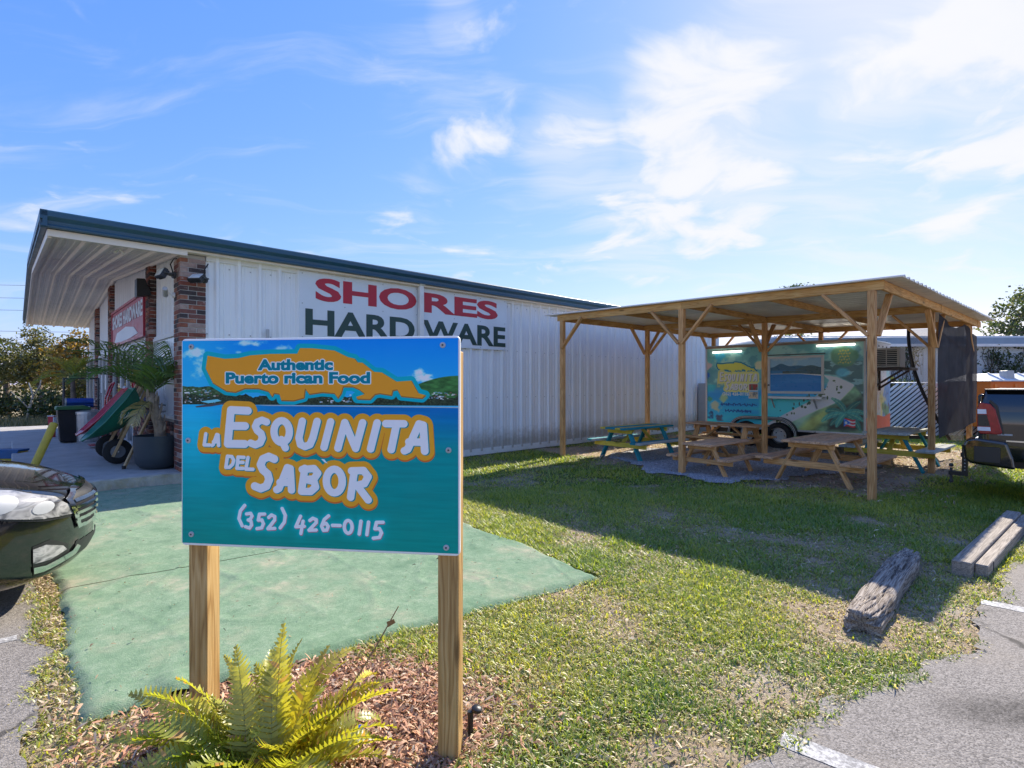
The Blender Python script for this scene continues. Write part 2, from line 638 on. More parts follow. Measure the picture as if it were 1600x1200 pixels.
def build_ground():
    xs = np.concatenate([[-900, -300, -120, -60, -35, -22, -15, -11.5], np.arange(-9.5, 10.5, 0.09), [12, 15, 20, 30, 60, 150, 400, 900]])
    ys = np.concatenate([[-600, -100, -30, -8, -2, 0.4], np.arange(1.2, 16.2, 0.09), [17.5, 20, 24, 30, 45, 80, 160, 400, 900, 1800]])
    X, Y = np.meshgrid(xs, ys, indexing='ij')
    Z = gz(X, Y)
    near = (np.abs(X) < 10.6) & (Y > 0.3) & (Y < 16.5)
    soil = fbm(X * 3, Y * 3, 4) - 0.5
    inlot = inpoly(X, Y, LOT) | inpoly(X, Y, CARPET)
    Z = Z + np.where(near & ~inlot, soil * 0.018, -0.004)
    cv = np.where(near, cover(X, Y), 0.25)
    nx, ny = X.shape
    idx = np.arange(nx * ny).reshape(nx, ny)
    q = np.stack([idx[:-1, :-1], idx[1:, :-1], idx[1:, 1:], idx[:-1, 1:]], -1).reshape(-1, 4)
    me = npmesh('ground', np.stack([X, Y, Z], -1).reshape(-1, 3), q, smooth=True)
    at = me.attributes.new('cover', 'FLOAT', 'POINT')
    at.data.foreach_set('value', cv.astype(np.float32).ravel())
    m, g, out = newmat('soil_and_thatch')
    tc = g.n('ShaderNodeTexCoord').outputs['Object']
    a = g.n('ShaderNodeAttribute', attribute_name='cover').outputs['Fac']
    n1 = g.n('ShaderNodeTexNoise', i={'Vector': tc, 'Scale': 14.0, 'Detail': 8.0, 'Roughness': 0.7}).outputs[0]
    n2 = g.n('ShaderNodeTexNoise', i={'Vector': tc, 'Scale': 90.0, 'Detail': 4.0, 'Roughness': 0.7}).outputs[0]
    n3 = g.n('ShaderNodeTexNoise', i={'Vector': tc, 'Scale': 1.1, 'Detail': 5.0}).outputs[0]
    dry = g.ramp(g.math('ADD', g.math('MULTIPLY', n1, .55), g.math('MULTIPLY', n2, .45)), [(.3, (.17, .125, .08)), (.5, (.40, .31, .21)), (.72, (.58, .47, .35))])
    grn = g.ramp(n2, [(.3, (.045, .065, .018)), (.6, (.13, .165, .04)), (.8, (.32, .29, .13))])
    sand = g.mix(g.maprange(n3, .52, .66), dry, (.47, .40, .31))
    c = g.mix(g.maprange(a, .12, .55), sand, grn)
    b = bsdf(g, out, Base_Color=c, Roughness=.95)
    b.inputs['Specular IOR Level'].default_value = .1
    bp = g.n('ShaderNodeBump', i={'Strength': .9, 'Distance': .02, 'Height': g.math('ADD', n1, n2)})
    g.t.links.new(bp.outputs[0], b.inputs['Normal'])
    struct(link('ground', me, None, m), 'sandy lawn ground with thatch and bare patches')


build_ground()


def flat_poly(name, poly, z, m):
    me = bpy.data.meshes.new(name)
    me.from_pydata([(x, y, z) for x, y in poly], [], [tuple(range(len(poly)))])
    bm = bmesh.new()
    bm.from_mesh(me)
    for f in bm.faces:
        if f.normal.z < 0:
            f.normal_flip()
    bm.to_mesh(me)
    bm.free()
    return link(name, me, None, m)


def asphalt_mat():
    m, g, out = newmat('asphalt')
    tc = g.n('ShaderNodeTexCoord').outputs['Object']
    v = g.n('ShaderNodeTexVoronoi', i={'Vector': tc, 'Scale': 165.0}).outputs['Color']
    vb = g.n('ShaderNodeSeparateColor', i={0: v}).outputs[0]
    vd = g.n('ShaderNodeTexVoronoi', i={'Vector': tc, 'Scale': 165.0}).outputs['Distance']
    n = g.n('ShaderNodeTexNoise', i={'Vector': tc, 'Scale': 1.3, 'Detail': 8.0, 'Roughness': .65}).outputs[0]
    n2 = g.n('ShaderNodeTexNoise', i={'Vector': tc, 'Scale': 40.0, 'Detail': 5.0, 'Roughness': .7}).outputs[0]
    c = g.ramp(g.math('ADD', g.math('MULTIPLY', vb, .6), g.math('MULTIPLY', n2, .4)), [(.10, (.075, .069, .063)), (.42, (.20, .182, .163)), (.85, (.36, .33, .295))])
    c = g.mix(g.maprange(n, .5, .72, 0, .6), c, (.31, .27, .22))
    c = g.mix(g.maprange(n, .30, .18, 0, .8), c, (.02, .02, .02))
    ck = g.n('ShaderNodeTexVoronoi', feature='DISTANCE_TO_EDGE', i={'Vector': g.n('ShaderNodeVectorMath', operation='MULTIPLY_ADD', i={0: g.n('ShaderNodeTexNoise', i={'Vector': tc, 'Scale': 2.5, 'Detail': 6.0}).outputs[1], 1: (.5, .5, 0), 2: tc}).outputs[0], 'Scale': .75}).outputs[0]
    c = g.mix(g.math('MULTIPLY', g.maprange(ck, .004, .012, .75, 0), g.maprange(n, .42, .55)), c, (.035, .033, .03))
    # an old oil stain on the bay by the timber
    sp = g.n('ShaderNodeVectorMath', operation='SUBTRACT', i={0: tc, 1: (2.35, 2.5, 0)}).outputs[0]
    dist = g.n('ShaderNodeVectorMath', operation='LENGTH', i={0: g.n('ShaderNodeVectorMath', operation='MULTIPLY', i={0: sp, 1: (1.2, 3.0, 1)}).outputs[0]}).outputs['Value']
    st = g.math('MULTIPLY', g.maprange(dist, .12, .62, 1, 0, True), g.maprange(n2, .35, .6, .25, 1))
    c = g.mix(g.math('MULTIPLY', st, .8), c, (.025, .023, .022))
    b = bsdf(g, out, Base_Color=c, Roughness=.9)
    b.inputs['Specular IOR Level'].default_value = .25
    bp = g.n('ShaderNodeBump', i={'Strength': .6, 'Distance': .004, 'Height': g.math('ADD', g.math('MULTIPLY', vd, -1.0), n2)})
    g.t.links.new(bp.outputs[0], b.inputs['Normal'])
    return m


ASPH = asphalt_mat()
struct(flat_poly('parking_lot', LOTJ, .014, ASPH), 'weathered grey asphalt parking lot around the lawn corner')
struct(flat_poly('road', [(-90, 16.8), (-9.4, 16.9), (-7.5, 18.7), (-90, 19.2)], .02, mat('road_grey', (.2, .2, .2), .9, scale=2)), 'grey road beyond the walkway')


def paint_mat():
    m, g, out = newmat('worn_white_paint')
    tc = g.n('ShaderNodeTexCoord').outputs['Object']
    n = g.n('ShaderNodeTexNoise', i={'Vector': tc, 'Scale': 55.0, 'Detail': 6.0, 'Roughness': .7}).outputs[0]
    n2 = g.n('ShaderNodeTexNoise', i={'Vector': tc, 'Scale': 7.0, 'Detail': 5.0, 'Roughness': .7}).outputs[0]
    c = g.mix(g.maprange(g.math('ADD', n, g.math('MULTIPLY', n2, .6)), .60, .90), (.66, .65, .62), (.22, .215, .21))
    b = bsdf(g, out, Base_Color=c, Roughness=.85)
    bp = g.n('ShaderNodeBump', i={'Strength': .6, 'Distance': .004, 'Height': n})
    g.t.links.new(bp.outputs[0], b.inputs['Normal'])
    return m


PAINT = paint_mat()


def stripe(a, b, w):
    a, b = Vector(a), Vector(b)
    d = (b - a).normalized()
    n = Vector((-d.y, d.x, 0)) * w / 2
    pts = [a + n, b + n, b - n, a - n]
    struct(flat_poly('parking_line', jag([(p.x, p.y) for p in pts][::-1], .02, .016), .0165, PAINT))


g1, g2 = G(1222, 1160), G(1300, 1190)
d_ = (g2 - g1).normalized()
stripe(g1, g1 + d_ * 3.6, .11)
g1 = G(1532, 943)
stripe(g1, g1 + d_ * 4.2, .11)
g1 = G(1590, 1020)
g1 = G(29, 999)
stripe(g1, g1 - U * 4.0, .10)

# ------------------------------------------------------------------ artificial turf carpet, three strips
def carpet_mat():
    m, g, out = newmat('green_turf_carpet')
    tc = g.n('ShaderNodeTexCoord').outputs['Object']
    n = g.n('ShaderNodeTexNoise', i={'Vector': tc, 'Scale': 160.0, 'Detail': 4.0, 'Roughness': .7}).outputs[0]
    n2 = g.n('ShaderNodeTexNoise', i={'Vector': tc, 'Scale': 1.6, 'Detail': 8.0, 'Roughness': .68}).outputs[0]
    n3 = g.n('ShaderNodeTexNoise', i={'Vector': tc, 'Scale': 9.0, 'Detail': 6.0, 'Roughness': .7}).outputs[0]
    c = g.ramp(g.math('ADD', g.math('MULTIPLY', n, .35), g.math('ADD', g.math('MULTIPLY', n3, .35), g.math('MULTIPLY', g.n('ShaderNodeTexNoise', i={'Vector': tc, 'Scale': 42.0, 'Detail': 5.0, 'Roughness': .75}).outputs[0], .3))), [(.34, (.08, .17, .09)), (.5, (.165, .275, .155)), (.66, (.33, .41, .275))])
    c = g.mix(g.maprange(n2, .5, .70, 0, .8), c, (.37, .37, .245))
    c = g.mix(g.maprange(g.math('ADD', n2, g.math('MULTIPLY', n3, .5)), .85, 1.0, 0, .65), c, (.46, .38, .27))
    c = g.mix(g.maprange(n2, .42, .28, 0, .8), c, (.06, .155, .075))
    b = bsdf(g, out, Base_Color=c, Roughness=.95)
    b.inputs['Specular IOR Level'].default_value = .15
    b.inputs['Sheen Weight'].default_value = .15
    bp = g.n('ShaderNodeBump', i={'Strength': .8, 'Distance': .008, 'Height': g.math('ADD', n, n3)})
    g.t.links.new(bp.outputs[0], b.inputs['Normal'])
    return m


def build_carpet():
    root = thing('turf_carpet', 'faded green artificial turf carpet in three strips laid before the store walkway', 'carpet')
    cm = carpet_mat()
    ds = [0, 2.02, 4.35, 5.75]
    tot = 5.75
    for k in range(3):
        t0, t1 = ds[k] / tot, ds[k + 1] / tot
        nu, nv = 150, int((t1 - t0) * tot / .022)
        a = np.linspace(0, 1, nu + 1)[:, None] * np.ones((1, nv + 1))
        tt = t0 + (t1 - t0) * np.linspace(0, 1, nv + 1)[None, :] * np.ones((nu + 1, 1))
        if k:
            tt = tt + 0.0022
        left = CA[None, None] + (CL - CA)[None, None] * tt[..., None]
        right = CB[None, None] + (CF - CB)[None, None] * tt[..., None]
        p = left + (right - left) * a[..., None]
        # ragged outer edges
        edge = np.minimum(np.minimum(a, 1 - a) * 3.2, tt * tot if k == 0 else 9)
        wob = (fbm(p[..., 0] * 1.6, p[..., 1] * 1.6, 3) - .5) * .16 * np.exp(-edge * 4) + (fbm(p[..., 0] * 14, p[..., 1] * 14, 3) - .5) * .03 * np.exp(-edge * 12)
        p = p + wob[..., None]
        x, y = p[..., 0], p[..., 1]
        # wrinkles that wander across the strip
        w1 = np.exp(-((fbm(x * .8 + 2, y * .8 + 4, 2) - .5) / .022) ** 2) * .022 * sstep(fbm(x * .5 + 9, y * .5, 2), .42, .6)
        w2 = np.exp(-((fbm(x * 1.7 + 22, y * 1.1 + 14, 2) - .47) / .02) ** 2) * .014
        diag = x * .62 + y * .78 + (fbm(x * .7 + 31, y * .7, 2) - .5) * .7
        w1 = w1 + np.exp(-((np.mod(diag + 3.3, .63) - .3) / .016) ** 2) * .011 * sstep(fbm(x * .9 + 61, y * .9 + 12, 2), .45, .62)
        lump = (fbm(x * 2.2, y * 2.2, 3) - .5) * .03
        z = gz(x, y) + .034 + (w1 + w2) * .5 + lump * .4
        fold = np.exp(-(((x + 1.5) / .35) ** 2 + ((y - 2.62) / .2) ** 2))
        z = z + fold * (.022 + .022 * np.sin(x * 17 + y * 9))
        z = np.where(edge < .045, z - .03 * (1 - edge / .045), z)
        idx = np.arange((nu + 1) * (nv + 1)).reshape(nu + 1, nv + 1)
        q = np.stack([idx[:-1, :-1], idx[1:, :-1], idx[1:, 1:], idx[:-1, 1:]], -1).reshape(-1, 4)
        me = npmesh('carpet_strip', np.stack([x, y, z], -1).reshape(-1, 3), q, smooth=True)
        link('carpet_strip', me, root, cm)


build_carpet()

# ------------------------------------------------------------------ concrete walkway
CONC = mat('concrete', (.40, .385, .36), .85, var=.14, scale=5, bump=.35, bscale=90, dirt=.5, dirtcol=(.2, .17, .13), dscale=2.2)
KERB = mat('kerb_stained', (.44, .40, .31), .85, var=.22, scale=6, bump=.5, bscale=60, dirt=.75, dirtcol=(.30, .24, .08), dscale=4)
SLZ = .275


def build_walkway():
    mb = MB()
    mb.box((-.72, 3.73, SLZ / 2 - .1), (2.12, 7.4, SLZ + .2))
    o = mb.build('walkway', CONC, None, bevel=.02)
    o.location = O
    o.rotation_euler = (0, 0, TH)
    struct(o, 'concrete walkway slab under the store canopy')
    mb = MB()
    mb.grid(lambda a, b: (-1.9 + 2.45 * a, -.055 - .012 * math.sin(a * 40) * (1 - b) - .01 * math.sin(a * 93), -.06 + (SLZ + .055) * b - (.01 * abs(math.sin(a * 23)) if b > .9 else 0)), 60, 6)
    mb.grid(lambda a, b: (-1.9 + 2.45 * a, -.055 + .13 * b - .01 * math.sin(a * 93) * (1 - b), SLZ - .005 - .01 * abs(math.sin(a * 23)) * (1 - b)), 60, 2)
    o = mb.build('kerb', KERB, None)
    o.location = O
    o.rotation_euler = (0, 0, TH)
    struct(o, 'stained concrete kerb along the walkway')
    mb = MB()
    mb.box((1.2, 11.5, .05), (6, 8, .14))
    o = mb.build('far_walkway', CONC)
    o.location = O - U * 3.0
    o.rotation_euler = (0, 0, TH)
    struct(o, 'lower concrete strip at the far end of the store front')


build_walkway()

# ------------------------------------------------------------------ gravel bed
GRAV = mat('gravel_base', (.36, .355, .345), .95, var=.35, scale=40, bump=.8, bscale=70)
struct(flat_poly('gravel_bed', GRAVELJ, .02, GRAV), 'grey gravel bed under the picnic tables')


def scatter(n, box, keep, oversample=1.0):
    x = rng.uniform(box[0], box[1], n)
    y = rng.uniform(box[2], box[3], n)
    k = keep(x, y)
    return x[k], y[k]


def build_gravel_stones():
    x, y = scatter(60000, (2, 9, 7, 14), lambda x, y: inpoly(x, y, GRAVELJ))
    x, y = x[:24000], y[:24000]
    n = len(x)
    r = rng.uniform(.008, .02, n)
    ang = rng.uniform(0, 6.28, n)
    base = np.array([[1, 0, 0], [-.5, .87, 0], [-.5, -.87, 0], [0, 0, .9]])
    ca, sa = np.cos(ang), np.sin(ang)
    Vv = np.zeros((n, 4, 3))
    for k in range(4):
        bx, by, bz = base[k]
        jx = rng.uniform(.7, 1.3, n)
        Vv[:, k, 0] = x + r * jx * (bx * ca - by * sa)
        Vv[:, k, 1] = y + r * jx * (bx * sa + by * ca)
        Vv[:, k, 2] = .018 + r * bz * jx
    f = np.array([[0, 1, 3], [1, 2, 3], [2, 0, 3]])
    Fk = (np.arange(n)[:, None, None] * 4 + f[None]).reshape(-1, 3)
    g_ = rng.uniform(.22, .56, n)
    t = np.repeat(np.stack([g_, g_ * .99, g_ * 1.0], -1), 4, 0)
    me = npmesh('gravel', Vv.reshape(-1, 3), Fk, t)
    m, g, out = newmat('gravel_stone')
    a = g.n('ShaderNodeAttribute', attribute_name='tint').outputs['Color']
    bsdf(g, out, Base_Color=a, Roughness=.9)
    o = link('gravel', me, None, m)
    tag(o, 'loose grey gravel spread under the picnic tables', 'gravel', kind='stuff')


build_gravel_stones()

# ------------------------------------------------------------------ grass
GRASS = leafmat('grass_blade', .5, .45, .05)


def excluded(x, y):
    creep = .11 * sstep(fbm(x * 4 + 70, y * 4 + 30, 3), .35, .75)
    e = (inpoly(x, y, LOTJ) & inpoly(x - .68 * creep, y + .73 * creep, LOTJ) & inpoly(x + .7 * creep, y + .7 * creep, LOTJ)) | (inpoly(x, y, CARPET) & inpoly(x + .45 * creep, y + .35 * creep, CARPET) & inpoly(x + .35 * creep, y - .45 * creep, CARPET) & inpoly(x - .42 * creep, y - .4 * creep, CARPET)) | inpoly(x, y, GRAVELJ)
    lx = (x - O.x) * U.x + (y - O.y) * U.y
    ly = (x - O.x) * V.x + (y - O.y) * V.y
    e |= (lx > -1.95) & (lx < 17) & (ly > -.06) & (ly < 16)
    return e


def blades(n, box, hmul, wmul, seg2, dens):
    x, y = scatter(n, box, lambda x, y: (np.abs(x) < y * 1.02 + .8) & ~excluded(x, y))
    # ragged overhang at the edges of carpet and asphalt
    cv = cover(x, y)
    patch = fbm(x * 9 + 4, y * 9 + 8, 2)
    k = rng.random(len(x)) < np.clip(.12 + 1.25 * cv, 0, 1) * dens * (.55 + .9 * patch)
    x, y, cv = x[k], y[k], cv[k]
    n = len(x)
    h = rng.uniform(.022, .062, n) * hmul * (.65 + .75 * cv) * (1 + .6 * (rng.random(n) < .07))
    w = rng.uniform(.0022, .0046, n) * wmul
    az = rng.uniform(0, 6.28, n)
    lean = rng.uniform(.6, 1.42, n)
    straw = rng.random(n) < (.58 - .52 * cv)
    dx, dy = np.cos(az), np.sin(az)
    px, py = -dy, dx
    z0 = gz(x, y) + (fbm(x * 3, y * 3, 4) - .5) * .018 - .002
    c1 = np.array([.20, .31, .032])
    c2 = np.array([.49, .50, .075])
    c3 = np.array([.50, .43, .22])
    c4 = np.array([.10, .19, .028])
    t = rng.random(n)[:, None]
    tone = fbm(x * 1.1 + 50, y * 1.1 + 20, 3)[:, None]
    mixv = np.clip(t * .7 + (tone - .5) * 1.6 + .1, 0, 1)
    col = c1 * (1 - mixv) + c2 * mixv
    dk = rng.random(n) < .2
    col[dk] = c4
    col[straw] = c3 * rng.uniform(.65, 1.25, (straw.sum(), 1))
    lean = np.where(straw, rng.uniform(1.0, 1.5, n), lean)
    if seg2:
        out = np.zeros((n, 6, 3))
        m_ = .55
        l1, l2 = lean * .55, lean
        for k_, (sgn, wd, st) in enumerate(((-1, 1, 0), (1, 1, 0), (-1, .85, 1), (1, .85, 1), (-1, .12, 2), (1, .12, 2))):
            if st == 0:
                hx, hz = 0, 0
            elif st == 1:
                hx, hz = np.sin(l1) * h * m_, np.cos(l1) * h * m_
            else:
                hx = np.sin(l1) * h * m_ + np.sin(l2 * 1.2) * h * (1 - m_)
                hz = np.cos(l1) * h * m_ + np.cos(l2 * 1.2) * h * (1 - m_)
            out[:, k_, 0] = x + dx * hx + px * w * sgn * wd
            out[:, k_, 1] = y + dy * hx + py * w * sgn * wd
            out[:, k_, 2] = z0 + hz
        f = np.array([[0, 1, 3, 2], [2, 3, 5, 4]])
        Fk = (np.arange(n)[:, None, None] * 6 + f[None]).reshape(-1, 4)
        return out.reshape(-1, 3), Fk, np.repeat(col, 6, 0)
    out = np.zeros((n, 3, 3))
    for k_, (sgn, st) in enumerate(((-1, 0), (1, 0), (0, 1))):
        out[:, k_, 0] = x + dx * np.sin(lean) * h * st + px * w * sgn
        out[:, k_, 1] = y + dy * np.sin(lean) * h * st + py * w * sgn
        out[:, k_, 2] = z0 + np.cos(lean) * h * st
    Fk = np.arange(n * 3).reshape(n, 3)
    return out.reshape(-1, 3), Fk, np.repeat(col, 3, 0)


def build_grass():
    v, f, t = blades(400000, (-4.2, 4.4, 1.5, 4.4), .92, 1.0, True, 1.0)
    o = link('grass', npmesh('grass', v, f, t), None, GRASS)
    tag(o, 'short patchy lawn grass in the sun beside the sign and carpet', 'grass', kind='stuff')
    va, fa, ta = blades(420000, (-1.5, 7.5, 4.4, 8.0), 1.1, 1.7, False, 1.0)
    vb, fb, tb = blades(300000, (-3.5, 17, 8.0, 17.0), 1.3, 2.6, False, 1.0)
    v = np.concatenate([va, vb])
    f = np.concatenate([fa, fb + len(va)])
    t = np.concatenate([ta, tb])
    o = link('grass', npmesh('grass', v, f, t), None, GRASS)
    tag(o, 'denser green lawn grass in front of the wooden shelter', 'grass', kind='stuff')


build_grass()


def litter(name, n, px, py, size, cols, zoff, lift):
    """bent flakes of bark or dead leaf"""
    L = rng.uniform(*size, n)
    W = L * rng.uniform(.12, .34, n)
    az = rng.uniform(0, 6.28, n)
    tilt = rng.normal(0, .28, n)
    roll = rng.normal(0, .5, n)
    bend = rng.uniform(-.25, .25, n)
    dx, dy = np.cos(az), np.sin(az)
    out = np.zeros((n, 6, 3))
    z0 = gz(px, py) + zoff + rng.uniform(0, lift, n)
    for k, (a, s_) in enumerate(((-1, -.45), (-1, .45), (0, -1), (0, 1), (1, -.3), (1, .3))):
        l_ = L / 2 * a
        ww = W / 2 * s_
        out[:, k, 0] = px + dx * l_ - dy * ww
        out[:, k, 1] = py + dy * l_ + dx * ww
        out[:, k, 2] = z0 + np.abs(np.sin(tilt) * L / 2) + np.sin(tilt) * l_ + np.sin(roll) * ww + (bend * L * (1 - a * a))
    out[:, :, 2] = np.maximum(out[:, :, 2], (gz(px, py) + .001)[:, None])
    f = np.array([[0, 1, 3, 2], [2, 3, 5, 4]])
    Fk = (np.arange(n)[:, None, None] * 6 + f[None]).reshape(-1, 4)
    ci = rng.integers(0, len(cols), n)
    col = np.array(cols)[ci] * rng.uniform(.7, 1.3, (n, 1))
    return npmesh(name, out.reshape(-1, 3), Fk, np.repeat(col, 6, 0))


LITTER = leafmat('dead_leaf', .12, .6, .03)


def build_litter():
    n = 24000
    x = rng.normal(MULCH_C[0] - .16, .40, n)
    y = rng.normal(MULCH_C[1], .27, n)
    k = (~inpoly(x, y, CARPET)) & (~inpoly(x, y, LOT)) & (y > 1.5)
    x, y = x[k], y[k]
    cols = [(.46, .24, .14), (.50, .28, .16), (.34, .15, .08), (.56, .36, .23), (.60, .46, .32), (.18, .09, .05), (.52, .26, .15)]
    o = link('mulch', litter('mulch', len(x), x, y, (.014, .05), cols, .002, .018), None, LITTER)
    tag(o, 'reddish bark mulch and dead leaves around the sign posts and fern', 'mulch', kind='stuff')
    # strip left of the carpet, and dry bits all over the front lawn
    n = 9000
    t = rng.random(n)
    left = CA[None] + (CL - CA)[None] * (t[:, None] * .55)
    off = rng.uniform(-.75, .0, n)
    x, y = left[:, 0] + off * U.x, left[:, 1] + off * U.y
    k = (~inpoly(x, y, CARPET)) & (~inpoly(x, y, LOTJ))
    x2 = rng.uniform(-1.5, 4.2, 15000)
    y2 = rng.uniform(2.0, 6, 15000)
    k2 = (~excluded(x2, y2)) & (rng.random(15000) < .75 * (1 - cover(x2, y2)))
    x, y = np.concatenate([x[k], x2[k2]]), np.concatenate([y[k], y2[k2]])
    cols = [(.50, .40, .25), (.44, .34, .22), (.58, .48, .34), (.34, .24, .15)]
    nd = 900
    ta, tb = rng.random(nd), rng.random(nd)
    pl, pr = CA[None] + (CL - CA)[None] * tb[:, None], CB[None] + (CF - CB)[None] * tb[:, None]
    pd = pl + (pr - pl) * ta[:, None]
    od = link('leaf_debris', litter('leaf_debris', nd, pd[:, 0], pd[:, 1], (.008, .03), [(.12, .08, .05), (.26, .17, .09), (.40, .30, .18)], .045, .004), None, LITTER)
    tag(od, 'small dry leaf scraps scattered over the green turf carpet', 'leaf debris', kind='stuff')
    o = link('dry_thatch', litter('dry_thatch', len(x), x, y, (.012, .05), cols, .0, .012), None, LITTER)
    tag(o, 'straw coloured dry thatch on the bare lawn and carpet edge', 'dead grass', kind='stuff')
    # leaf litter under and beside the shelter
    n = 16000
    sx = rng.uniform(-.4, 8.5, n)
    sy = rng.uniform(-.8, 7.6, n)
    x = SO.x + SU.x * sx + SV.x * sy
    y = SO.y + SU.y * sx + SV.y * sy
    k = ((~inpoly(x, y, GRAVELJ)) | (rng.random(n) < .12)) & (rng.random(n) < sstep(fbm(x * .9, y * .9, 3), .30, .55) * (sstep(sx, -.4, .5)))
    lx = (x - O.x) * V.x + (y - O.y) * V.y
    k &= lx < -.1
    x, y = x[k], y[k]
    cols = [(.40, .25, .17), (.48, .33, .22), (.30, .18, .12), (.55, .42, .30)]
    o = link('leaf_litter', litter('leaf_litter', len(x), x, y, (.03, .085), cols, .004, .02), None, LITTER)
    tag(o, 'fallen brown leaves on the ground around the shelter posts', 'leaf litter', kind='stuff')


build_litter()
# ================================================================== HARDWARE STORE
WHITE_METAL = mat('white_ribbed_metal', (.80, .81, .82), .42, var=.05, scale=.8, bump=.04, bscale=3, rnd=.03, dirt=.18, dirtcol=(.45, .44, .40), dscale=.7)


def wall_metal():
    """white sheet steel with splashed soil along its foot and faint rust runs"""
    m, g, out = newmat('white_wall_sheet')
    tc = g.n('ShaderNodeTexCoord').outputs['Object']
    oi = g.n('ShaderNodeObjectInfo').outputs['Random']
    off = g.n('ShaderNodeVectorMath', operation='ADD', i={0: tc, 1: g.n('ShaderNodeCombineXYZ', i={0: g.math('MULTIPLY', oi, 31.0), 1: 0.0, 2: 0.0}).outputs[0]}).outputs[0]
    z = g.n('ShaderNodeSeparateXYZ', i={0: tc}).outputs[2]
    n = g.n('ShaderNodeTexNoise', i={'Vector': off, 'Scale': 1.1, 'Detail': 6.0}).outputs[0]
    n2 = g.n('ShaderNodeTexNoise', i={'Vector': off, 'Scale': 9.0, 'Detail': 8.0, 'Roughness': .7}).outputs[0]
    st = g.n('ShaderNodeTexNoise', i={'Vector': g.n('ShaderNodeMapping', i={'Vector': off, 'Scale': (26, 26, .7)}).outputs[0], 'Scale': 1.0, 'Detail': 5.0}).outputs[0]
    c = g.ramp(n, [(.3, (.76, .77, .78)), (.7, (.84, .84, .84))])
    c = g.n('ShaderNodeHueSaturation', i={'Value': g.maprange(oi, 0, 1, .95, 1.03), 'Color': c}).outputs[0]
    c = g.mix(g.math('MULTIPLY', g.maprange(st, .56, .72, 0, .35), g.maprange(n, .4, .6)), c, (.42, .38, .32))
    spl = g.math('ADD', z, g.math('MULTIPLY', n2, -.55))
    c = g.mix(g.maprange(spl, -.12, .22, .75, 0.0), c, (.34, .29, .22))
    b = bsdf(g, out, Base_Color=c, Roughness=g.maprange(n2, .3, .7, .34, .55))
    bp = g.n('ShaderNodeBump', i={'Strength': .12, 'Distance': .03, 'Height': n})
    g.t.links.new(bp.outputs[0], b.inputs['Normal'])
    return m


WALL_METAL = wall_metal()
WHITE_TRIM = mat('white_trim', (.74, .73, .70), .5, var=.06, dirt=.25, dirtcol=(.4, .36, .3), dscale=3)
SOFFIT = mat('beige_soffit_metal', (.84, .74, .62), .5, var=.06, scale=1.5, rnd=.04, dirt=.2, dirtcol=(.35, .29, .23), dscale=2)
BLUE_FASCIA = mat('deep_teal_blue_fascia', (.012, .072, .125), .38, var=.15, scale=2, dirt=.2, dirtcol=(.05, .09, .11), dscale=3, spec=.6)
MORTAR = mat('mortar', (.42, .39, .35), .95, var=.15, bump=.5, bscale=120)
BLACK = mat('black_plastic', (.012, .012, .014), .42, var=.2)
DGREY = mat('dark_grey_metal', (.06, .062, .066), .5, var=.15)
LGREY = mat('light_grey_metal', (.42, .43, .44), .45, var=.08, dirt=.2)
GALV = mat('galvanised_steel', (.55, .57, .59), .38, metal=.75, var=.12, scale=9)
CHROME = mat('chrome', (.72, .73, .75), .10, metal=1.0, var=.05)
RUBBER = mat('black_rubber', (.018, .018, .018), .75, var=.25, bump=.2)
PAPER = mat('white_paper_window', (.70, .75, .80), .25, var=.06, scale=2, spec=.6)


def glass_mat(name, col, rough=.04):
    m, g, out = newmat(name)
    tc = g.n('ShaderNodeTexCoord').outputs['Object']
    n = g.n('ShaderNodeTexNoise', i={'Vector': tc, 'Scale': 2.0, 'Detail': 3.0}).outputs[0]
    b = bsdf(g, out, Base_Color=g.ramp(n, [(.3, tuple(c * .8 for c in col)), (.7, col)]), Roughness=rough)
    b.inputs['Specular IOR Level'].default_value = .8
    return m


GLASS = glass_mat('dark_window_glass', (.05, .06, .07))


def brick_mat():
    m, g, out = newmat('old_brick')
    a = g.n('ShaderNodeAttribute', attribute_name='tint').outputs['Color']
    tc = g.n('ShaderNodeTexCoord').outputs['Object']
    oi = g.n('ShaderNodeObjectInfo')
    off = g.n('ShaderNodeVectorMath', operation='ADD', i={0: tc, 1: oi.outputs['Location']}).outputs[0]
    n = g.n('ShaderNodeTexNoise', i={'Vector': off, 'Scale': 14.0, 'Detail': 7.0, 'Roughness': .7}).outputs[0]
    n2 = g.n('ShaderNodeTexNoise', i={'Vector': off, 'Scale': 90.0, 'Detail': 3.0}).outputs[0]
    c = g.mix(1.0, a, g.ramp(n, [(.3, (.7, .7, .7)), (.7, (1.3, 1.3, 1.3))]), 'MULTIPLY')
    c = g.mix(g.maprange(n, .60, .72, 0, .75), c, (.50, .43, .38))
    b = bsdf(g, out, Base_Color=c, Roughness=.88)
    bp = g.n('ShaderNodeBump', i={'Strength': .6, 'Distance': .004, 'Height': n2})
    g.t.links.new(bp.outputs[0], b.inputs['Normal'])
    return m


BRICK = brick_mat()
BRICKS = [(.22, .065, .04), (.26, .085, .05), (.14, .05, .04), (.06, .045, .045), (.19, .075, .06), (.30, .12, .07), (.10, .055, .05), (.36, .25, .21)]
_bm = {}


def brick_mesh(dx, dy, dz, ci):
    key = (round(dx, 3), round(dy, 3), ci)
    if key not in _bm:
        mb = MB().box((0, 0, 0), (dx, dy, dz))
        me = mb.mesh('brick')
        at = me.color_attributes.new('tint', 'FLOAT_COLOR', 'POINT')
        at.data.foreach_set('color', np.tile(np.array([*BRICKS[ci], 1.0], np.float32), len(me.vertices)))
        me.materials.append(BRICK)
        _bm[key] = me
    return _bm[key]


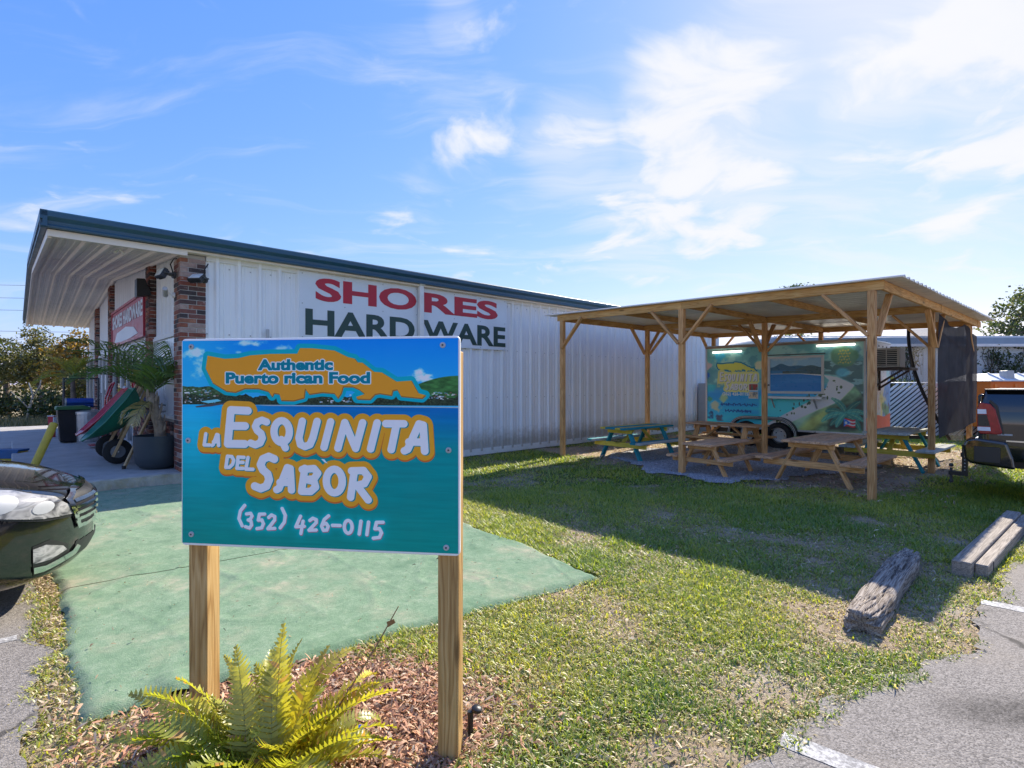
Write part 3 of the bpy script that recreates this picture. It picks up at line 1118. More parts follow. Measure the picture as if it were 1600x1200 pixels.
def joined_bricks(name, boxes, parent):
    v, f, t = [], [], []
    for c, d in boxes:
        mb = MB().box(c, d)
        b = len(v)
        v += mb.v
        f += [tuple(i + b for i in q) for q in mb.f]
        col = np.array(BRICKS[rng.integers(0, len(BRICKS))]) * rng.uniform(.8, 1.15)
        t += [col] * 8
    me = npmesh(name, np.array(v), np.array(f), np.array(t))
    bm = bmesh.new()
    bm.from_mesh(me)
    bmesh.ops.recalc_face_normals(bm, faces=bm.faces)
    bm.to_mesh(me)
    bm.free()
    o = link(name, me, parent, BRICK)
    o['kind'] = 'stuff'
    return o


RIB = [(0, 0), (.03, 0), (.037, .007), (.058, .007), (.065, 0), (.108, 0), (.134, .034), (.171, .034), (.197, 0), (.24, 0), (.247, .007), (.268, .007), (.275, 0)]


def rib_profile(n, pitch=.305, k=1.0):
    pts = []
    for i in range(n):
        pts += [(x / .305 * pitch + i * pitch, p * k) for x, p in RIB]
    return pts + [(n * pitch, 0)]


def rib_panel_mesh(name, n, L, mats, pitch=.305, k=1.0, thick=.0):
    """ribbed sheet: width along X, length along Z, ribs towards -Y; returned with a real back face"""
    pr = rib_profile(n, pitch, k)
    mb = MB()
    vs = []
    for z in (0, L):
        vs += [(x, -p, z) for x, p in pr]
        vs += [(x, -p + .012, z) for x, p in pr]
    m_ = len(pr)
    fs = []
    for i in range(m_ - 1):
        fs.append((i, i + 1, 2 * m_ + i + 1, 2 * m_ + i))
        fs.append((m_ + i + 1, m_ + i, 3 * m_ + i, 3 * m_ + i + 1))
        fs.append((i + 1, i, m_ + i, m_ + i + 1))
        fs.append((2 * m_ + i, 2 * m_ + i + 1, 3 * m_ + i + 1, 3 * m_ + i))
    fs.append((0, m_, 3 * m_, 2 * m_))
    fs.append((m_ - 1, 3 * m_ - 1, 4 * m_ - 1, 2 * m_ - 1)[::-1])
    mb.add(vs, fs)
    me = mb.mesh(name)
    for m in mats:
        me.materials.append(m)
    return me


store = thing('hardware_store', 'long white ribbed metal hardware store with brick pillars, blue fascia and deep front canopy', 'building', O, TH)
W_, LEN, SLOPE = 14.0, 16.4, .6 / 7.0
WALLT = 3.50


def part_obj(name, me, parent, loc=(0, 0, 0), rot=(0, 0, 0)):
    o = link(name, me, parent)
    o.location = loc
    o.rotation_euler = rot
    return o


def build_store():
    # core volume
    mb = MB()
    poly = [(.06, -.02), (W_ - .06, -.02), (W_ - .06, WALLT), (W_ / 2, WALLT + W_ / 2 * SLOPE), (.06, WALLT)]
    mb.prism(poly, .12, LEN, Matrix(((0, 0, 1), (1, 0, 0), (0, 1, 0))))
    mb.build('wall', WHITE_TRIM, store)
    # long side, one sheet every 0.915 m
    me = rib_panel_mesh('wall_panel', 3, 3.42, [WALL_METAL], k=1.45)
    x = .335
    while x < LEN - .5:
        part_obj('wall_panel', me, store, (x, .03 - .003 * random.random(), .10))
        x += .915
    sc_ = MB()
    for zz in (.22, 1.25, 2.3, 3.3):
        for k in range(int((LEN - .6) / .305)):
            xx = .335 + .02 + k * .305
            sc_.box((xx, .026, zz + .004 * math.sin(k * 7)), (.018, .012, .018))
    so_ = sc_.build('screws', LGREY, store)
    so_['kind'] = 'stuff'
    MB().box(((.335 + LEN) / 2, .035, .085), (LEN - .34, .07, .13)).build('base_trim', WHITE_TRIM, store)
    MB().box(((.335 + LEN) / 2, .012, 3.485), (LEN - .34, .05, .08)).build('eave_trim', WHITE_TRIM, store)
    MB().box((LEN + .02, .05, 1.8), (.10, .12, 3.4)).build('corner_trim', WHITE_TRIM, store)
    # front gable sheets above the windows
    for k in range(15):
        y0 = .4 + k * .915
        if y0 + .9 > W_:
            break
        zt = WALLT + min(y0 + .45, W_ - y0 - .45) * SLOPE - .02
        me = rib_panel_mesh('front_panel', 3, zt - 2.36, [WHITE_METAL])
        part_obj('front_panel', me, store, (.10, y0 + .915, 2.36), (0, 0, R(-90)))
    # brick pillars
    pl = MB().box((.165, .2, (SLZ + 3.44) / 2), (.318, .388, 3.44 - SLZ)).build('brick_pillar', MORTAR, store)
    h, pitch = .0585, .0677
    n = int((3.44 - SLZ) / pitch)
    for k in range(n):
        z = SLZ + pitch * (k + .5)
        if k % 2 == 0:
            bs = [((.105, .05), (.21, .1)), ((.277, .05), (.112, .1)), ((.05, .212), (.1, .20)), ((.05, .361), (.1, .078))]
        else:
            bs = [((.05, .105), (.1, .21)), ((.222, .05), (.222, .1)), ((.05, .312), (.1, .178))]
        for (cx, cy), (dx, dy) in bs:
            me = brick_mesh(dx, dy, h, int(rng.integers(0, len(BRICKS))))
            o = link('brick', me, pl)
            o.location = (cx + rng.uniform(-.002, .002), cy + rng.uniform(-.002, .002), z)
            add_bevel(o, .003, 1)
    for y0, y1 in ((2.3, 2.72), (7.5, 7.92), (10.5, 10.92)):
        p2 = MB().box((.09, (y0 + y1) / 2, (SLZ + 3.5 + min(y0, W_ - y0) * SLOPE) / 2), (.17, y1 - y0 - .012, 3.5 + min(y0, W_ - y0) * SLOPE - SLZ)).build('brick_pillar', MORTAR, store)
        bx = []
        for k in range(int((3.5 + min(y0, W_ - y0) * SLOPE - SLZ) / pitch)):
            z = SLZ + pitch * (k + .5)
            o_ = 0 if k % 2 else .105
            a = y0
            first = True
            while a < y1 - .02:
                w = (.105 if (first and o_) else .205)
                w = min(w, y1 - a)
                bx.append(((.05, a + w / 2, z), (.11, w - .01, h)))
                a += w
                first = False
            bx.append(((.14, y0 + .04, z), (.06, .085, h)))
        joined_bricks('bricks', bx, p2)
    # low brick wall below the windows
    for y0, y1 in ((.42, 2.29), (2.74, 4.4), (6.2, 7.49), (10.93, 13.9)):
        sill = MB().box((.10, (y0 + y1) / 2, .63), (.04, y1 - y0, .72)).build('low_wall', MORTAR, store)
        bx = []
        for k in range(10):
            z = SLZ + pitch * (k + .5)
            a = y0 - (.1 if k % 2 else 0)
            while a < y1 - .03:
                b0, b1 = max(a, y0), min(a + .2, y1)
                bx.append(((.075, (b0 + b1) / 2, z), (.06, b1 - b0 - .01, h)))
                a += .2
        joined_bricks('bricks', bx, sill)
    # windows and doors of the front
    def window(y0, y1, z0, z1, n, paper=False, name='window'):
        w = MB()
        t = .05
        w.box((.075, (y0 + y1) / 2, z0 + t / 2), (.07, y1 - y0, t)).box((.075, (y0 + y1) / 2, z1 - t / 2), (.07, y1 - y0, t))
        for k in range(n + 1):
            y = y0 + t / 2 + (y1 - y0 - t) * k / n
            w.box((.075, y, (z0 + z1) / 2), (.062, t, z1 - z0 - 2 * t))
        wo = w.build(name, WHITE_TRIM, store, bevel=.004)
        for k in range(n):
            a, b = y0 + t + (y1 - y0 - t) * k / n, y0 + (y1 - y0 - t) * (k + 1) / n
            MB().box((.083, (a + b) / 2, (z0 + z1) / 2), (.012, b - a - .002, z1 - z0 - 2 * t)).build('pane', PAPER if paper else GLASS, wo)
        return wo
    window(.42, 2.28, 1.0, 2.34, 1, True)
    window(2.74, 4.45, 1.0, 2.34, 2)
    d = window(4.5, 6.15, SLZ, 2.34, 2, name='double_door')
    for s in (-1, 1):
        MB().tube([(.02, 5.325 + s * .09, .9), (.0, 5.325 + s * .09, .95), (.0, 5.325 + s * .09, 1.45), (.02, 5.325 + s * .09, 1.5)], .014).build('handle', GALV, d)
    window(6.2, 7.46, 1.0, 2.34, 1)
    w = window(7.95, 10.45, .42, 2.34, 3)
    for a, b, z0, z1, m in ((8.1, 8.5, 1.2, 1.7, PAPER), (8.95, 9.35, .9, 1.25, PAPER), (9.0, 9.3, 1.4, 1.8, WHITE_TRIM), (9.8, 10.2, 1.3, 1.8, PAPER)):
        MB().box((.074, (a + b) / 2, (z0 + z1) / 2), (.004, b - a, z1 - z0)).build('notice', m, w)
    window(10.95, 13.8, 1.0, 2.34, 3)
    MB().box((.085, 7, 2.35), (.05, W_ - .9, .05)).build('header_trim', WHITE_TRIM, store)
    # roof
    for s in (0, 1):
        mb = MB()
        ya, yb = (-.17, 7.0) if s == 0 else (W_ + .17, 7.0)
        za = 3.70 - .0
        zb = 3.70 + 7.17 * SLOPE
        vs = []
        for x in (-1.5, LEN + .15):
            vs += [(x, ya, za), (x, yb, zb), (x, yb, zb + .045), (x, ya, za + .045)]
        mb.add(vs, [(0, 1, 2, 3), (4, 5, 6, 7), (0, 1, 5, 4), (2, 3, 7, 6), (0, 3, 7, 4), (1, 2, 6, 5)])
        mb.build('roof', LGREY, store)
    prof = [(-.13, 3.545), (-.20, 3.545), (-.205, 3.575), (-.19, 3.585), (-.195, 3.63), (-.235, 3.675), (-.235, 3.735), (-.225, 3.752), (-.13, 3.752)]
    MB().prism(prof, -1.525, LEN + .2, Matrix(((0, 0, 1), (1, 0, 0), (0, 1, 0)))).build('gutter', BLUE_FASCIA, store, bevel=.005)
    mb = MB()
    x = 1.5
    while x < LEN:
        mb.box((x, -.22, 3.757), (.03, .14, .006))
        x += .75
    # front rake fascia
    for s in (0, 1):
        ya, yb = (-.235, 7.0) if s == 0 else (W_ + .235, 7.0)
        za, zb = 3.55, 3.55 + 7.2 * SLOPE
        for (dx0, dx1, dz0, dz1) in ((-1.56, -1.515, 0, .2), (-1.585, -1.56, .09, .2), (-1.575, -1.56, .0, .03)):
            vs = []
            for x in (dx0, dx1):
                vs += [(x, ya, za + dz0), (x, yb, zb + dz0), (x, yb, zb + dz1), (x, ya, za + dz1)]
            MB().add(vs, [(0, 1, 2, 3), (4, 5, 6, 7), (0, 1, 5, 4), (2, 3, 7, 6), (0, 3, 7, 4), (1, 2, 6, 5)]).build('fascia', BLUE_FASCIA, store)
    # canopy soffit: ribbed sheets running across the front
    sl = math.atan(SLOPE)
    for s in (0, 1):
        for k in range(2):
            for j in range(2):
                L = 7.08 / math.cos(sl) / 2 - .004
                me = rib_panel_mesh('soffit_panel', 3, L, [SOFFIT], pitch=.262, k=1.15)
                o = link('soffit_panel', me, store)
                # panel frame: X -> store X, Z -> along slope, -Y (ribs) -> down
                zdir = Vector((0, math.cos(sl), math.sin(sl))) if s == 0 else Vector((0, -math.cos(sl), math.sin(sl)))
                xdir = Vector((1, 0, 0))
                ydir = zdir.cross(xdir)
                if ydir.z < 0:
                    xdir = -xdir
                    ydir = zdir.cross(xdir)
                y0 = -.09 if s == 0 else W_ + .09
                org = Vector((-1.49 + k * .79 + (0 if xdir.x > 0 else .786), y0, 3.515 - (.004 if j else 0))) + zdir * (j * (L + .004))
                o.matrix_local = Matrix.Translation(org) @ Matrix((xdir, ydir, zdir)).transposed().to_4x4()
    MB().box((-.75, -.105, 3.497), (1.52, .045, .085)).build('soffit_trim', SOFFIT, store)
    MB().box((LEN / 2, -.06, 3.527), (LEN, .14, .03)).build('eave_soffit', SOFFIT, store)
    for s in (0, 1):
        ya, yb = (-.08, 7.0) if s == 0 else (W_ + .08, 7.0)
        vs = []
        for x in (-1.512, -1.47):
            vs += [(x, ya, 3.44), (x, yb, 3.44 + 7.1 * SLOPE), (x, yb, 3.55 + 7.1 * SLOPE), (x, ya, 3.55)]
        MB().add(vs, [(0, 1, 2, 3), (4, 5, 6, 7), (0, 1, 5, 4), (2, 3, 7, 6), (0, 3, 7, 4), (1, 2, 6, 5)]).build('soffit_trim', SOFFIT, store)
    # downspout
    mb = MB()
    mb.box((4.05, -.10, 1.83), (.10, .075, 3.36)).box((4.05, -.11, 3.50), (.13, .12, .06))
    mb.box((4.05, -.085, 2.0), (.14, .06, .03)).box((4.05, -.085, .9), (.14, .06, .03))
    mb.build('downspout', WHITE_TRIM, store, bevel=.008)
    MB().tube([(1.2, -.045, .3), (1.2, -.045, 2.42)], .028).box((1.2, -.045, 1.5), (.12, .09, .2)).build('conduit', LGREY, store)


build_store()
for o_ in store.children:                       # eaves sit at 3.49 m
    nm = o_.name.split('.')[0]
    if nm in ('roof', 'gutter', 'fascia', 'soffit_panel', 'soffit_trim', 'eave_soffit', 'eave_trim'):
        o_.location.z -= .06
        if nm in ('fascia', 'soffit_panel', 'soffit_trim'):
            o_.location.x += .06

# ---- text helper: built-in font to flat mesh fitted in a box
def text_mesh(s, bold=.0, res=4, align='LEFT', spacing=1.0):
    cu = bpy.data.curves.new('lettering', 'FONT')
    cu.body = s
    cu.size = 1.0
    cu.offset = bold
    cu.resolution_u = res
    cu.space_character = spacing
    o = bpy.data.objects.new('lettering', cu)
    C.objects.link(o)
    dg = bpy.context.evaluated_depsgraph_get()
    dg.update()
    me = o.evaluated_get(dg).to_mesh()
    v = np.array([x.co[:2] for x in me.vertices], float)
    me.calc_loop_triangles()
    t = np.array([list(x.vertices) for x in me.loop_triangles], int)
    o.evaluated_get(dg).to_mesh_clear()
    bpy.data.objects.remove(o)
    bpy.data.curves.remove(cu)
    v -= v.min(0)
    return v, t


def letter_part(name, s, x0, x1, z0, z1, y, m, parent, bold=.03, thick=.004):
    """flat raised lettering on a panel whose face looks towards -Y"""
    v, t = text_mesh(s, bold)
    v = v / v.max(0)
    n = len(v)
    vs = [(x0 + a * (x1 - x0), y, z0 + b * (z1 - z0)) for a, b in v]
    me = bpy.data.meshes.new(name)
    me.from_pydata(vs, [], [tuple(q) for q in t])
    bm = bmesh.new()
    bm.from_mesh(me)
    bmesh.ops.remove_doubles(bm, verts=bm.verts, dist=1e-5)
    bmesh.ops.recalc_face_normals(bm, faces=bm.faces)
    r = bmesh.ops.extrude_face_region(bm, geom=bm.faces[:])
    bmesh.ops.translate(bm, vec=(0, thick, 0), verts=[e for e in r['geom'] if isinstance(e, bmesh.types.BMVert)])
    bmesh.ops.recalc_face_normals(bm, faces=bm.faces)
    bm.to_mesh(me)
    bm.free()
    return link(name, me, parent, m)


RED_PRINT = mat('red_print', (.46, .012, .03), .45, var=.1)
GREEN_PRINT = mat('dark_green_print', (.02, .055, .045), .45, var=.15)
SIGNWHITE = mat('sign_white', (.70, .73, .76), .45, var=.05, scale=1.2, dirt=.2, dirtcol=(.5, .5, .48), dscale=1.4)
RED_PANEL = mat('red_sign_panel', (.42, .03, .055), .4, var=.1)


def build_wall_sign():
    s = thing('wall_sign', 'wide white wall sign reading SHORES HARDWARE in red and green on the long side wall', 'sign', B(1.71, -.02), TH)
    L = 6.38 - 1.71
    for k, (a, b) in enumerate(((0, 2.33), (2.335, L))):
        MB().box(((a + b) / 2, 0, 2.87), (b - a, .022, 1.13)).build('panel', SIGNWHITE, s, bevel=.003)
    y = -.0155
    for ch, a, b in (('SHO', .27, 2.28), ('RES', 2.42, 4.40)):
        letter_part('lettering', ch, a, b, 2.965, 3.365, y, RED_PRINT, s, .035)
    for ch, a, b in (('HARD', .10, 2.24), ('WARE', 2.42, 4.63)):
        letter_part('lettering', ch, a, b, 2.375, 2.82, y, GREEN_PRINT, s, .03)
    mb = MB()
    for x in (.05, .8, 1.55, 2.28, 2.45, 3.2, 3.9, L - .06):
        for z in (2.34, 2.9, 3.40):
            mb.lathe([(.011, 0), (.011, .004), (.006, .006)], 8, (x, -.011, z), Matrix.Rotation(R(90), 3, 'X'))
    mb.build('screws', LGREY, s)
    f = thing('front_sign', 'red framed sign with white SHORES HARDWARE lettering above the store entrance', 'sign', B(.03, 7.3), TH + R(-90))
    Lf = 4.35
    MB().box((Lf / 2, 0, 2.86), (Lf, .03, .80)).build('panel', RED_PANEL, f, bevel=.004)
    mb = MB()
    for c, d in (((Lf / 2, -.02, 3.25), (Lf, .03, .05)), ((Lf / 2, -.02, 2.46), (Lf, .03, .05)), ((.025, -.02, 2.855), (.05, .03, .74)), ((Lf - .025, -.02, 2.855), (.05, .03, .74))):
        mb.box(c, d)
    mb.build('frame', RED_PANEL, f)
    letter_part('lettering', 'SHORES HARDWARE', .15, Lf - .15, 2.84, 3.15, -.024, SIGNWHITE, f, .035)
    mb = MB()
    mb.prism([(.5, 2.52), (.9, 2.72), (2.2, 2.78), (3.2, 2.70), (3.7, 2.54), (2.8, 2.50), (1.6, 2.49)], -.024, -.014, Matrix(((1, 0, 0), (0, 0, 1), (0, 1, 0))))
    mb.build('swoosh', SIGNWHITE, f)


build_wall_sign()


def build_fixtures():
    LED = mat('lamp_lens', (.62, .64, .6), .25)
    def flood(label, loc, rz, pitch):
        t = thing('floodlight', label, 'floodlight', loc, rz, 'floodlights on the brick pillar')
        M = Matrix.Rotation(pitch, 3, 'X')
        MB().box((0, 0, 0), (.20, .055, .15), M).build('housing', BLACK, t, bevel=.01)
        mb = MB()
        for k in range(7):
            mb.box(M @ Vector((-.08 + k * .0267, .04, 0)), (.006, .03, .13), M)
        mb.build('cooling_fins', BLACK, t)
        MB().box(M @ Vector((0, -.03, 0)), (.165, .006, .115), M).build('lens', LED, t)
        b = MB()
        b.tube([(-.11, 0, 0), (-.115, .10, -.0), (.115, .10, 0), (.11, 0, 0)], .01).tube([(0, .10, 0), (0, .17, 0)], .022).lathe([(.05, 0), (.05, .03)], 14, (0, .15, 0), Matrix.Rotation(R(-90), 3, 'X'))
        b.build('bracket', DGREY, t)
        MB().tube([(.0, .16, .02), (.05, .10, .14), (.08, .13, .22), (.04, .19, .24)], .009).build('cable', BLACK, t)
        return t
    flood('black floodlight angled over the walkway on the front face of the brick pillar', B(-.20, .17, 3.15), TH + R(-78), R(-28))
    flood('black floodlight mounted on the side face of the brick pillar near the ribbed wall', B(.17, -.19, 3.08), TH + R(-50), R(-52))
    t = thing('security_camera', 'small pale security camera on the brick pillar below the floodlight', 'camera', B(-.02, .24, 2.86), TH + R(-90))
    MB().lathe([(.04, 0), (.04, .03)], 14, (0, -.0, 0), Matrix.Rotation(R(90), 3, 'X')).tube([(0, -.03, 0), (0, -.09, .03)], .014).build('mount', WHITE_TRIM, t)
    MB().tube([(-.09, -.1, .0), (.1, -.14, .07)], [.035, .032], 12).build('camera_body', LGREY, t)
    MB().tube([(-.1, -.098, -.004), (-.09, -.1, .0)], .028, 12).build('lens', BLACK, t)
    t = thing('loudspeaker', 'black loudspeaker hung from the second brick pillar under the canopy', 'loudspeaker', B(-.10, 2.36, 3.22), TH + R(-90))
    MB().prism([(-.12, -.10), (.10, -.16), (.10, .16), (-.02, .17)], -.11, .11, Matrix(((0, 0, 1), (-1, 0, 0), (0, 1, 0)))).build('cabinet', BLACK, t, bevel=.01)
    MB().box((0, .14, 0), (.05, .1, .05)).build('bracket', DGREY, t)
    t = thing('lamp_holder', 'small white twin lamp holder fixed to the canopy soffit', 'lamp', B(-.62, .75, 3.53), TH)
    MB().lathe([(.06, 0), (.055, .03)], 14, (0, 0, 0)).build('base', WHITE_TRIM, t)
    for s in (-1, 1):
        MB().tube([(0, 0, 0), (s * .03, 0, -.03), (s * .06, 0, -.06)], [.012, .016, .024], 10).build('socket', WHITE_TRIM, t)
    t = thing('utility_cabinet', 'tall grey utility cabinet against the far end of the white side wall', 'cabinet', B(15.35, -.28), TH)
    MB().box((0, 0, .8), (.62, .38, 1.55)).build('cabinet_body', mat('utility_grey', (.34, .35, .36), .5, var=.06), t, bevel=.01)
    MB().box((0, -.195, .85), (.54, .015, 1.3)).build('door', LGREY, t, bevel=.004)
    MB().box((0, 0, .02), (.7, .45, .06)).build('plinth', CONC, t)


build_fixtures()
# ================================================================== FLAT PRINTS (painted into arrays, put on the panels as print)
def lin(c):
    c = np.asarray(c, float) / 255.0
    return c


class Canvas:
    """print in its own artwork coordinates; y grows downwards"""
    def __init__(s, x0, x1, y0, y1, res):
        s.b = (x0, x1, y0, y1)
        s.w, s.h = int((x1 - x0) * res), int((y1 - y0) * res)
        s.X, s.Y = np.meshgrid(x0 + (np.arange(s.w) + .5) / res, y0 + (np.arange(s.h) + .5) / res)
        s.c = np.zeros((s.h, s.w, 3))
        s.res = res

    def mix(s, m, col):
        col = np.asarray(col, float)
        if col.ndim == 1 and col.max() > 1.5:
            col = col / 255
        s.c = s.c * (1 - m[..., None]) + col * m[..., None]

    def cov(s, d, soft=.6):
        """coverage from a signed distance (negative inside)"""
        return np.clip(.5 - d * s.res / (2 * soft), 0, 1)

    def seg(s, p, q):
        p, q = np.array(p, float), np.array(q, float)
        d = q - p
        t = np.clip(((s.X - p[0]) * d[0] + (s.Y - p[1]) * d[1]) / (d @ d + 1e-9), 0, 1)
        return np.hypot(s.X - p[0] - t * d[0], s.Y - p[1] - t * d[1])

    def lines(s, pls):
        r = np.full(s.X.shape, 1e3)
        for pl in pls:
            for a, b in zip(pl[:-1], pl[1:]):
                r = np.minimum(r, s.seg(a, b))
        return r

    def poly(s, pts):
        d = s.lines([list(pts) + [pts[0]]])
        return np.where(inpoly(s.X, s.Y, pts), -d, d)

    def shift(s, a, dx, dy):
        return np.roll(np.roll(a, int(round(dy * s.res)), 0), int(round(dx * s.res)), 1)

    def image(s, name, gain=1.0):
        img = bpy.data.images.new(name, s.w, s.h)
        px = np.ones((s.h, s.w, 4), np.float32)
        cl = np.clip(s.c[::-1], 0, 1)
        l_ = np.where(cl <= .04045, cl / 12.92, ((cl + .055) / 1.055) ** 2.4) * gain
        l_ = np.minimum(l_, .86)
        px[..., :3] = np.where(l_ <= .0031308, l_ * 12.92, 1.055 * l_ ** (1 / 2.4) - .055)
        img.pixels.foreach_set(px.ravel())
        img.update()
        img.pack()
        return img

    def text_mask(s, txt, x0, x1, y0, y1, bold=0.0):
        v, t = text_mesh(txt, bold, 5)
        v = v / v.max(0)
        xs, ys = x0 + v[:, 0] * (x1 - x0), y1 - v[:, 1] * (y1 - y0)
        px, py = (xs - s.b[0]) * s.res - .5, (ys - s.b[2]) * s.res - .5
        acc = np.zeros((s.h, s.w))
        ss = 2
        for tri in t:
            a, b, c = [(px[i], py[i]) for i in tri]
            ix0, ix1 = int(max(0, min(a[0], b[0], c[0]) - 1)), int(min(s.w, max(a[0], b[0], c[0]) + 2))
            iy0, iy1 = int(max(0, min(a[1], b[1], c[1]) - 1)), int(min(s.h, max(a[1], b[1], c[1]) + 2))
            if ix1 <= ix0 or iy1 <= iy0:
                continue
            gx, gy = np.meshgrid(np.arange(ix0 * ss, ix1 * ss) / ss - .25, np.arange(iy0 * ss, iy1 * ss) / ss - .25)
            den = (b[1] - c[1]) * (a[0] - c[0]) + (c[0] - b[0]) * (a[1] - c[1])
            if abs(den) < 1e-9:
                continue
            l1 = ((b[1] - c[1]) * (gx - c[0]) + (c[0] - b[0]) * (gy - c[1])) / den
            l2 = ((c[1] - a[1]) * (gx - c[0]) + (a[0] - c[0]) * (gy - c[1])) / den
            m = ((l1 >= -1e-6) & (l2 >= -1e-6) & (l1 + l2 <= 1 + 1e-6)).astype(float)
            m = m.reshape(iy1 - iy0, ss, ix1 - ix0, ss).mean((1, 3))
            acc[iy0:iy1, ix0:ix1] = np.minimum(1, acc[iy0:iy1, ix0:ix1] + m)
        return acc

    def dilate(s, m, r):
        k = int(math.ceil(r * s.res))
        o = m.copy()
        for dy in range(-k, k + 1):
            for dx in range(-k, k + 1):
                if dx * dx + dy * dy <= (r * s.res) ** 2:
                    o = np.maximum(o, np.roll(np.roll(m, dy, 0), dx, 1))
        return o


def arc(cx, cy, rx, ry, a0, a1, n=14):
    return [(cx + rx * math.cos(R(a0 + (a1 - a0) * k / n)), cy + ry * math.sin(R(a0 + (a1 - a0) * k / n))) for k in range(n + 1)]


GLY = {
    'E': [[(.16, 1), (0, 0)], [(.16, 1), (1, .98)], [(.08, .53), (.86, .53)], [(0, 0), (.84, 0)]],
    'S': [[(1, .93), (.72, 1.0), (.42, .92), (.30, .74), (.42, .58), (.66, .46), (.74, .28), (.6, .08), (.3, 0), (0, .07)]],
    'Q': [arc(.52, .55, .42, .45, 0, 360, 24), [(.5, .22), (.72, -.12)]],
    'U': [[(.22, 1), (.04, .34), (.12, .08), (.36, 0), (.62, .08), (.78, .36), (1, 1)]],
    'I': [[(.85, 1), (.15, 0)]],
    'N': [[(0, 0), (.28, 1), (.72, 0), (1, 1)]],
    'T': [[(0, 1), (1, 1)], [(.6, 1), (.3, 0)]],
    'A': [[(0, .0), (.16, .06), (.72, 1), (.92, .96), (1, 0)], [(.22, .33), (.95, .33)]],
    'L': [[(.3, 1), (0, 0), (1, 0)]],
    'D': [[(.2, 1), (0, 0), (.45, .02), (.85, .28), (1, .65), (.75, .97), (.2, 1)]],
    'B': [[(.2, 1), (0, 0), (.55, 0), (.85, .2), (.75, .45), (.2, .52)], [(.05, .95), (.75, 1), (.98, .8), (.75, .55), (.3, .52)]],
    'O': [arc(.5, .5, .44, .5, 0, 360, 24)],
    'R': [[(.2, .98), (0, 0)], [(.05, .98), (.7, 1), (.95, .78), (.75, .52), (.35, .45), (.95, -.08)]],
    '(': [[(.95, 1), (.35, .72), (.15, .35), (.6, 0)]],
    ')': [[(.35, 1), (.85, .65), (.7, .3), (.05, 0)]],
    '3': [[(.15, .95), (.75, 1), (.95, .82), (.7, .6), (.4, .55), (.8, .48), (.88, .22), (.6, .02), (0, .1)]],
    '5': [[(1, 1), (.35, .98), (.2, .58), (.65, .6), (.85, .35), (.65, .06), (.05, .0)]],
    '2': [[(.1, .82), (.45, 1), (.85, .9), (.85, .65), (.0, .02), (.85, .06)]],
    '4': [[(.55, 1), (0, .38), (1, .42)], [(.85, .72), (.6, 0)]],
    '6': [[(.9, 1), (.4, .75), (.08, .3), (.3, .02), (.7, .05), (.85, .3), (.6, .5), (.2, .4)]],
    '0': [arc(.5, .5, .42, .5, 0, 360, 22)],
    '1': [[(.75, 1), (.3, 0)]],
    '-': [[(0, .5), (1, .5)]],
}


def strokes(items, r):
    """items: (glyph, x0, x1, ytop, ybottom); stroke centre lines inset by the half width"""
    out = []
    for gch, x0, x1, y0, y1 in items:
        for pl in GLY[gch]:
            out.append([(x0 + r + u * (x1 - x0 - 2 * r), y1 - r - v * (y1 - y0 - 2 * r)) for u, v in pl])
    return out


def z5(items):
    """measured in a 3.81x enlargement that starts at (300,620)"""
    return [(c, 300 + a / 3.81, 300 + b / 3.81, 620 + t / 3.81, 620 + e / 3.81) for c, a, b, t, e in items]


ISLAND = [(328.5, 552.7), (357, 558), (380, 557), (399, 552.7), (432, 550.5), (475.5, 550.5), (480, 541.5), (500, 542), (534.5, 546), (555.5, 556.5), (566, 559),
          (570.5, 565), (578, 565.5), (596, 580), (608, 581), (630.5, 595.5), (653, 594), (663.5, 613.5), (674, 616.5), (669.5, 621), (638, 618), (632, 607.5),
          (624.5, 609), (623, 616.5), (605, 613.5), (597.5, 615), (590, 623), (570.5, 622.5), (569, 619.5), (582.5, 615), (573.5, 607.5), (563, 603), (548, 603),
          (545, 613.5), (540, 621), (534.5, 613.5), (515, 612), (495, 615), (488, 606), (486, 621), (469.5, 625.5), (450, 625), (447, 615), (438, 613.5), (435, 619),
          (429, 610.5), (412.5, 606), (390, 606), (375, 612), (360, 610.5), (337.5, 597), (325.5, 573)]


def nz(c, sx, sy, o=4, ox=0.0):
    return fbm(c.X * sx + 13 + ox, c.Y * sy + 7 + ox, o)


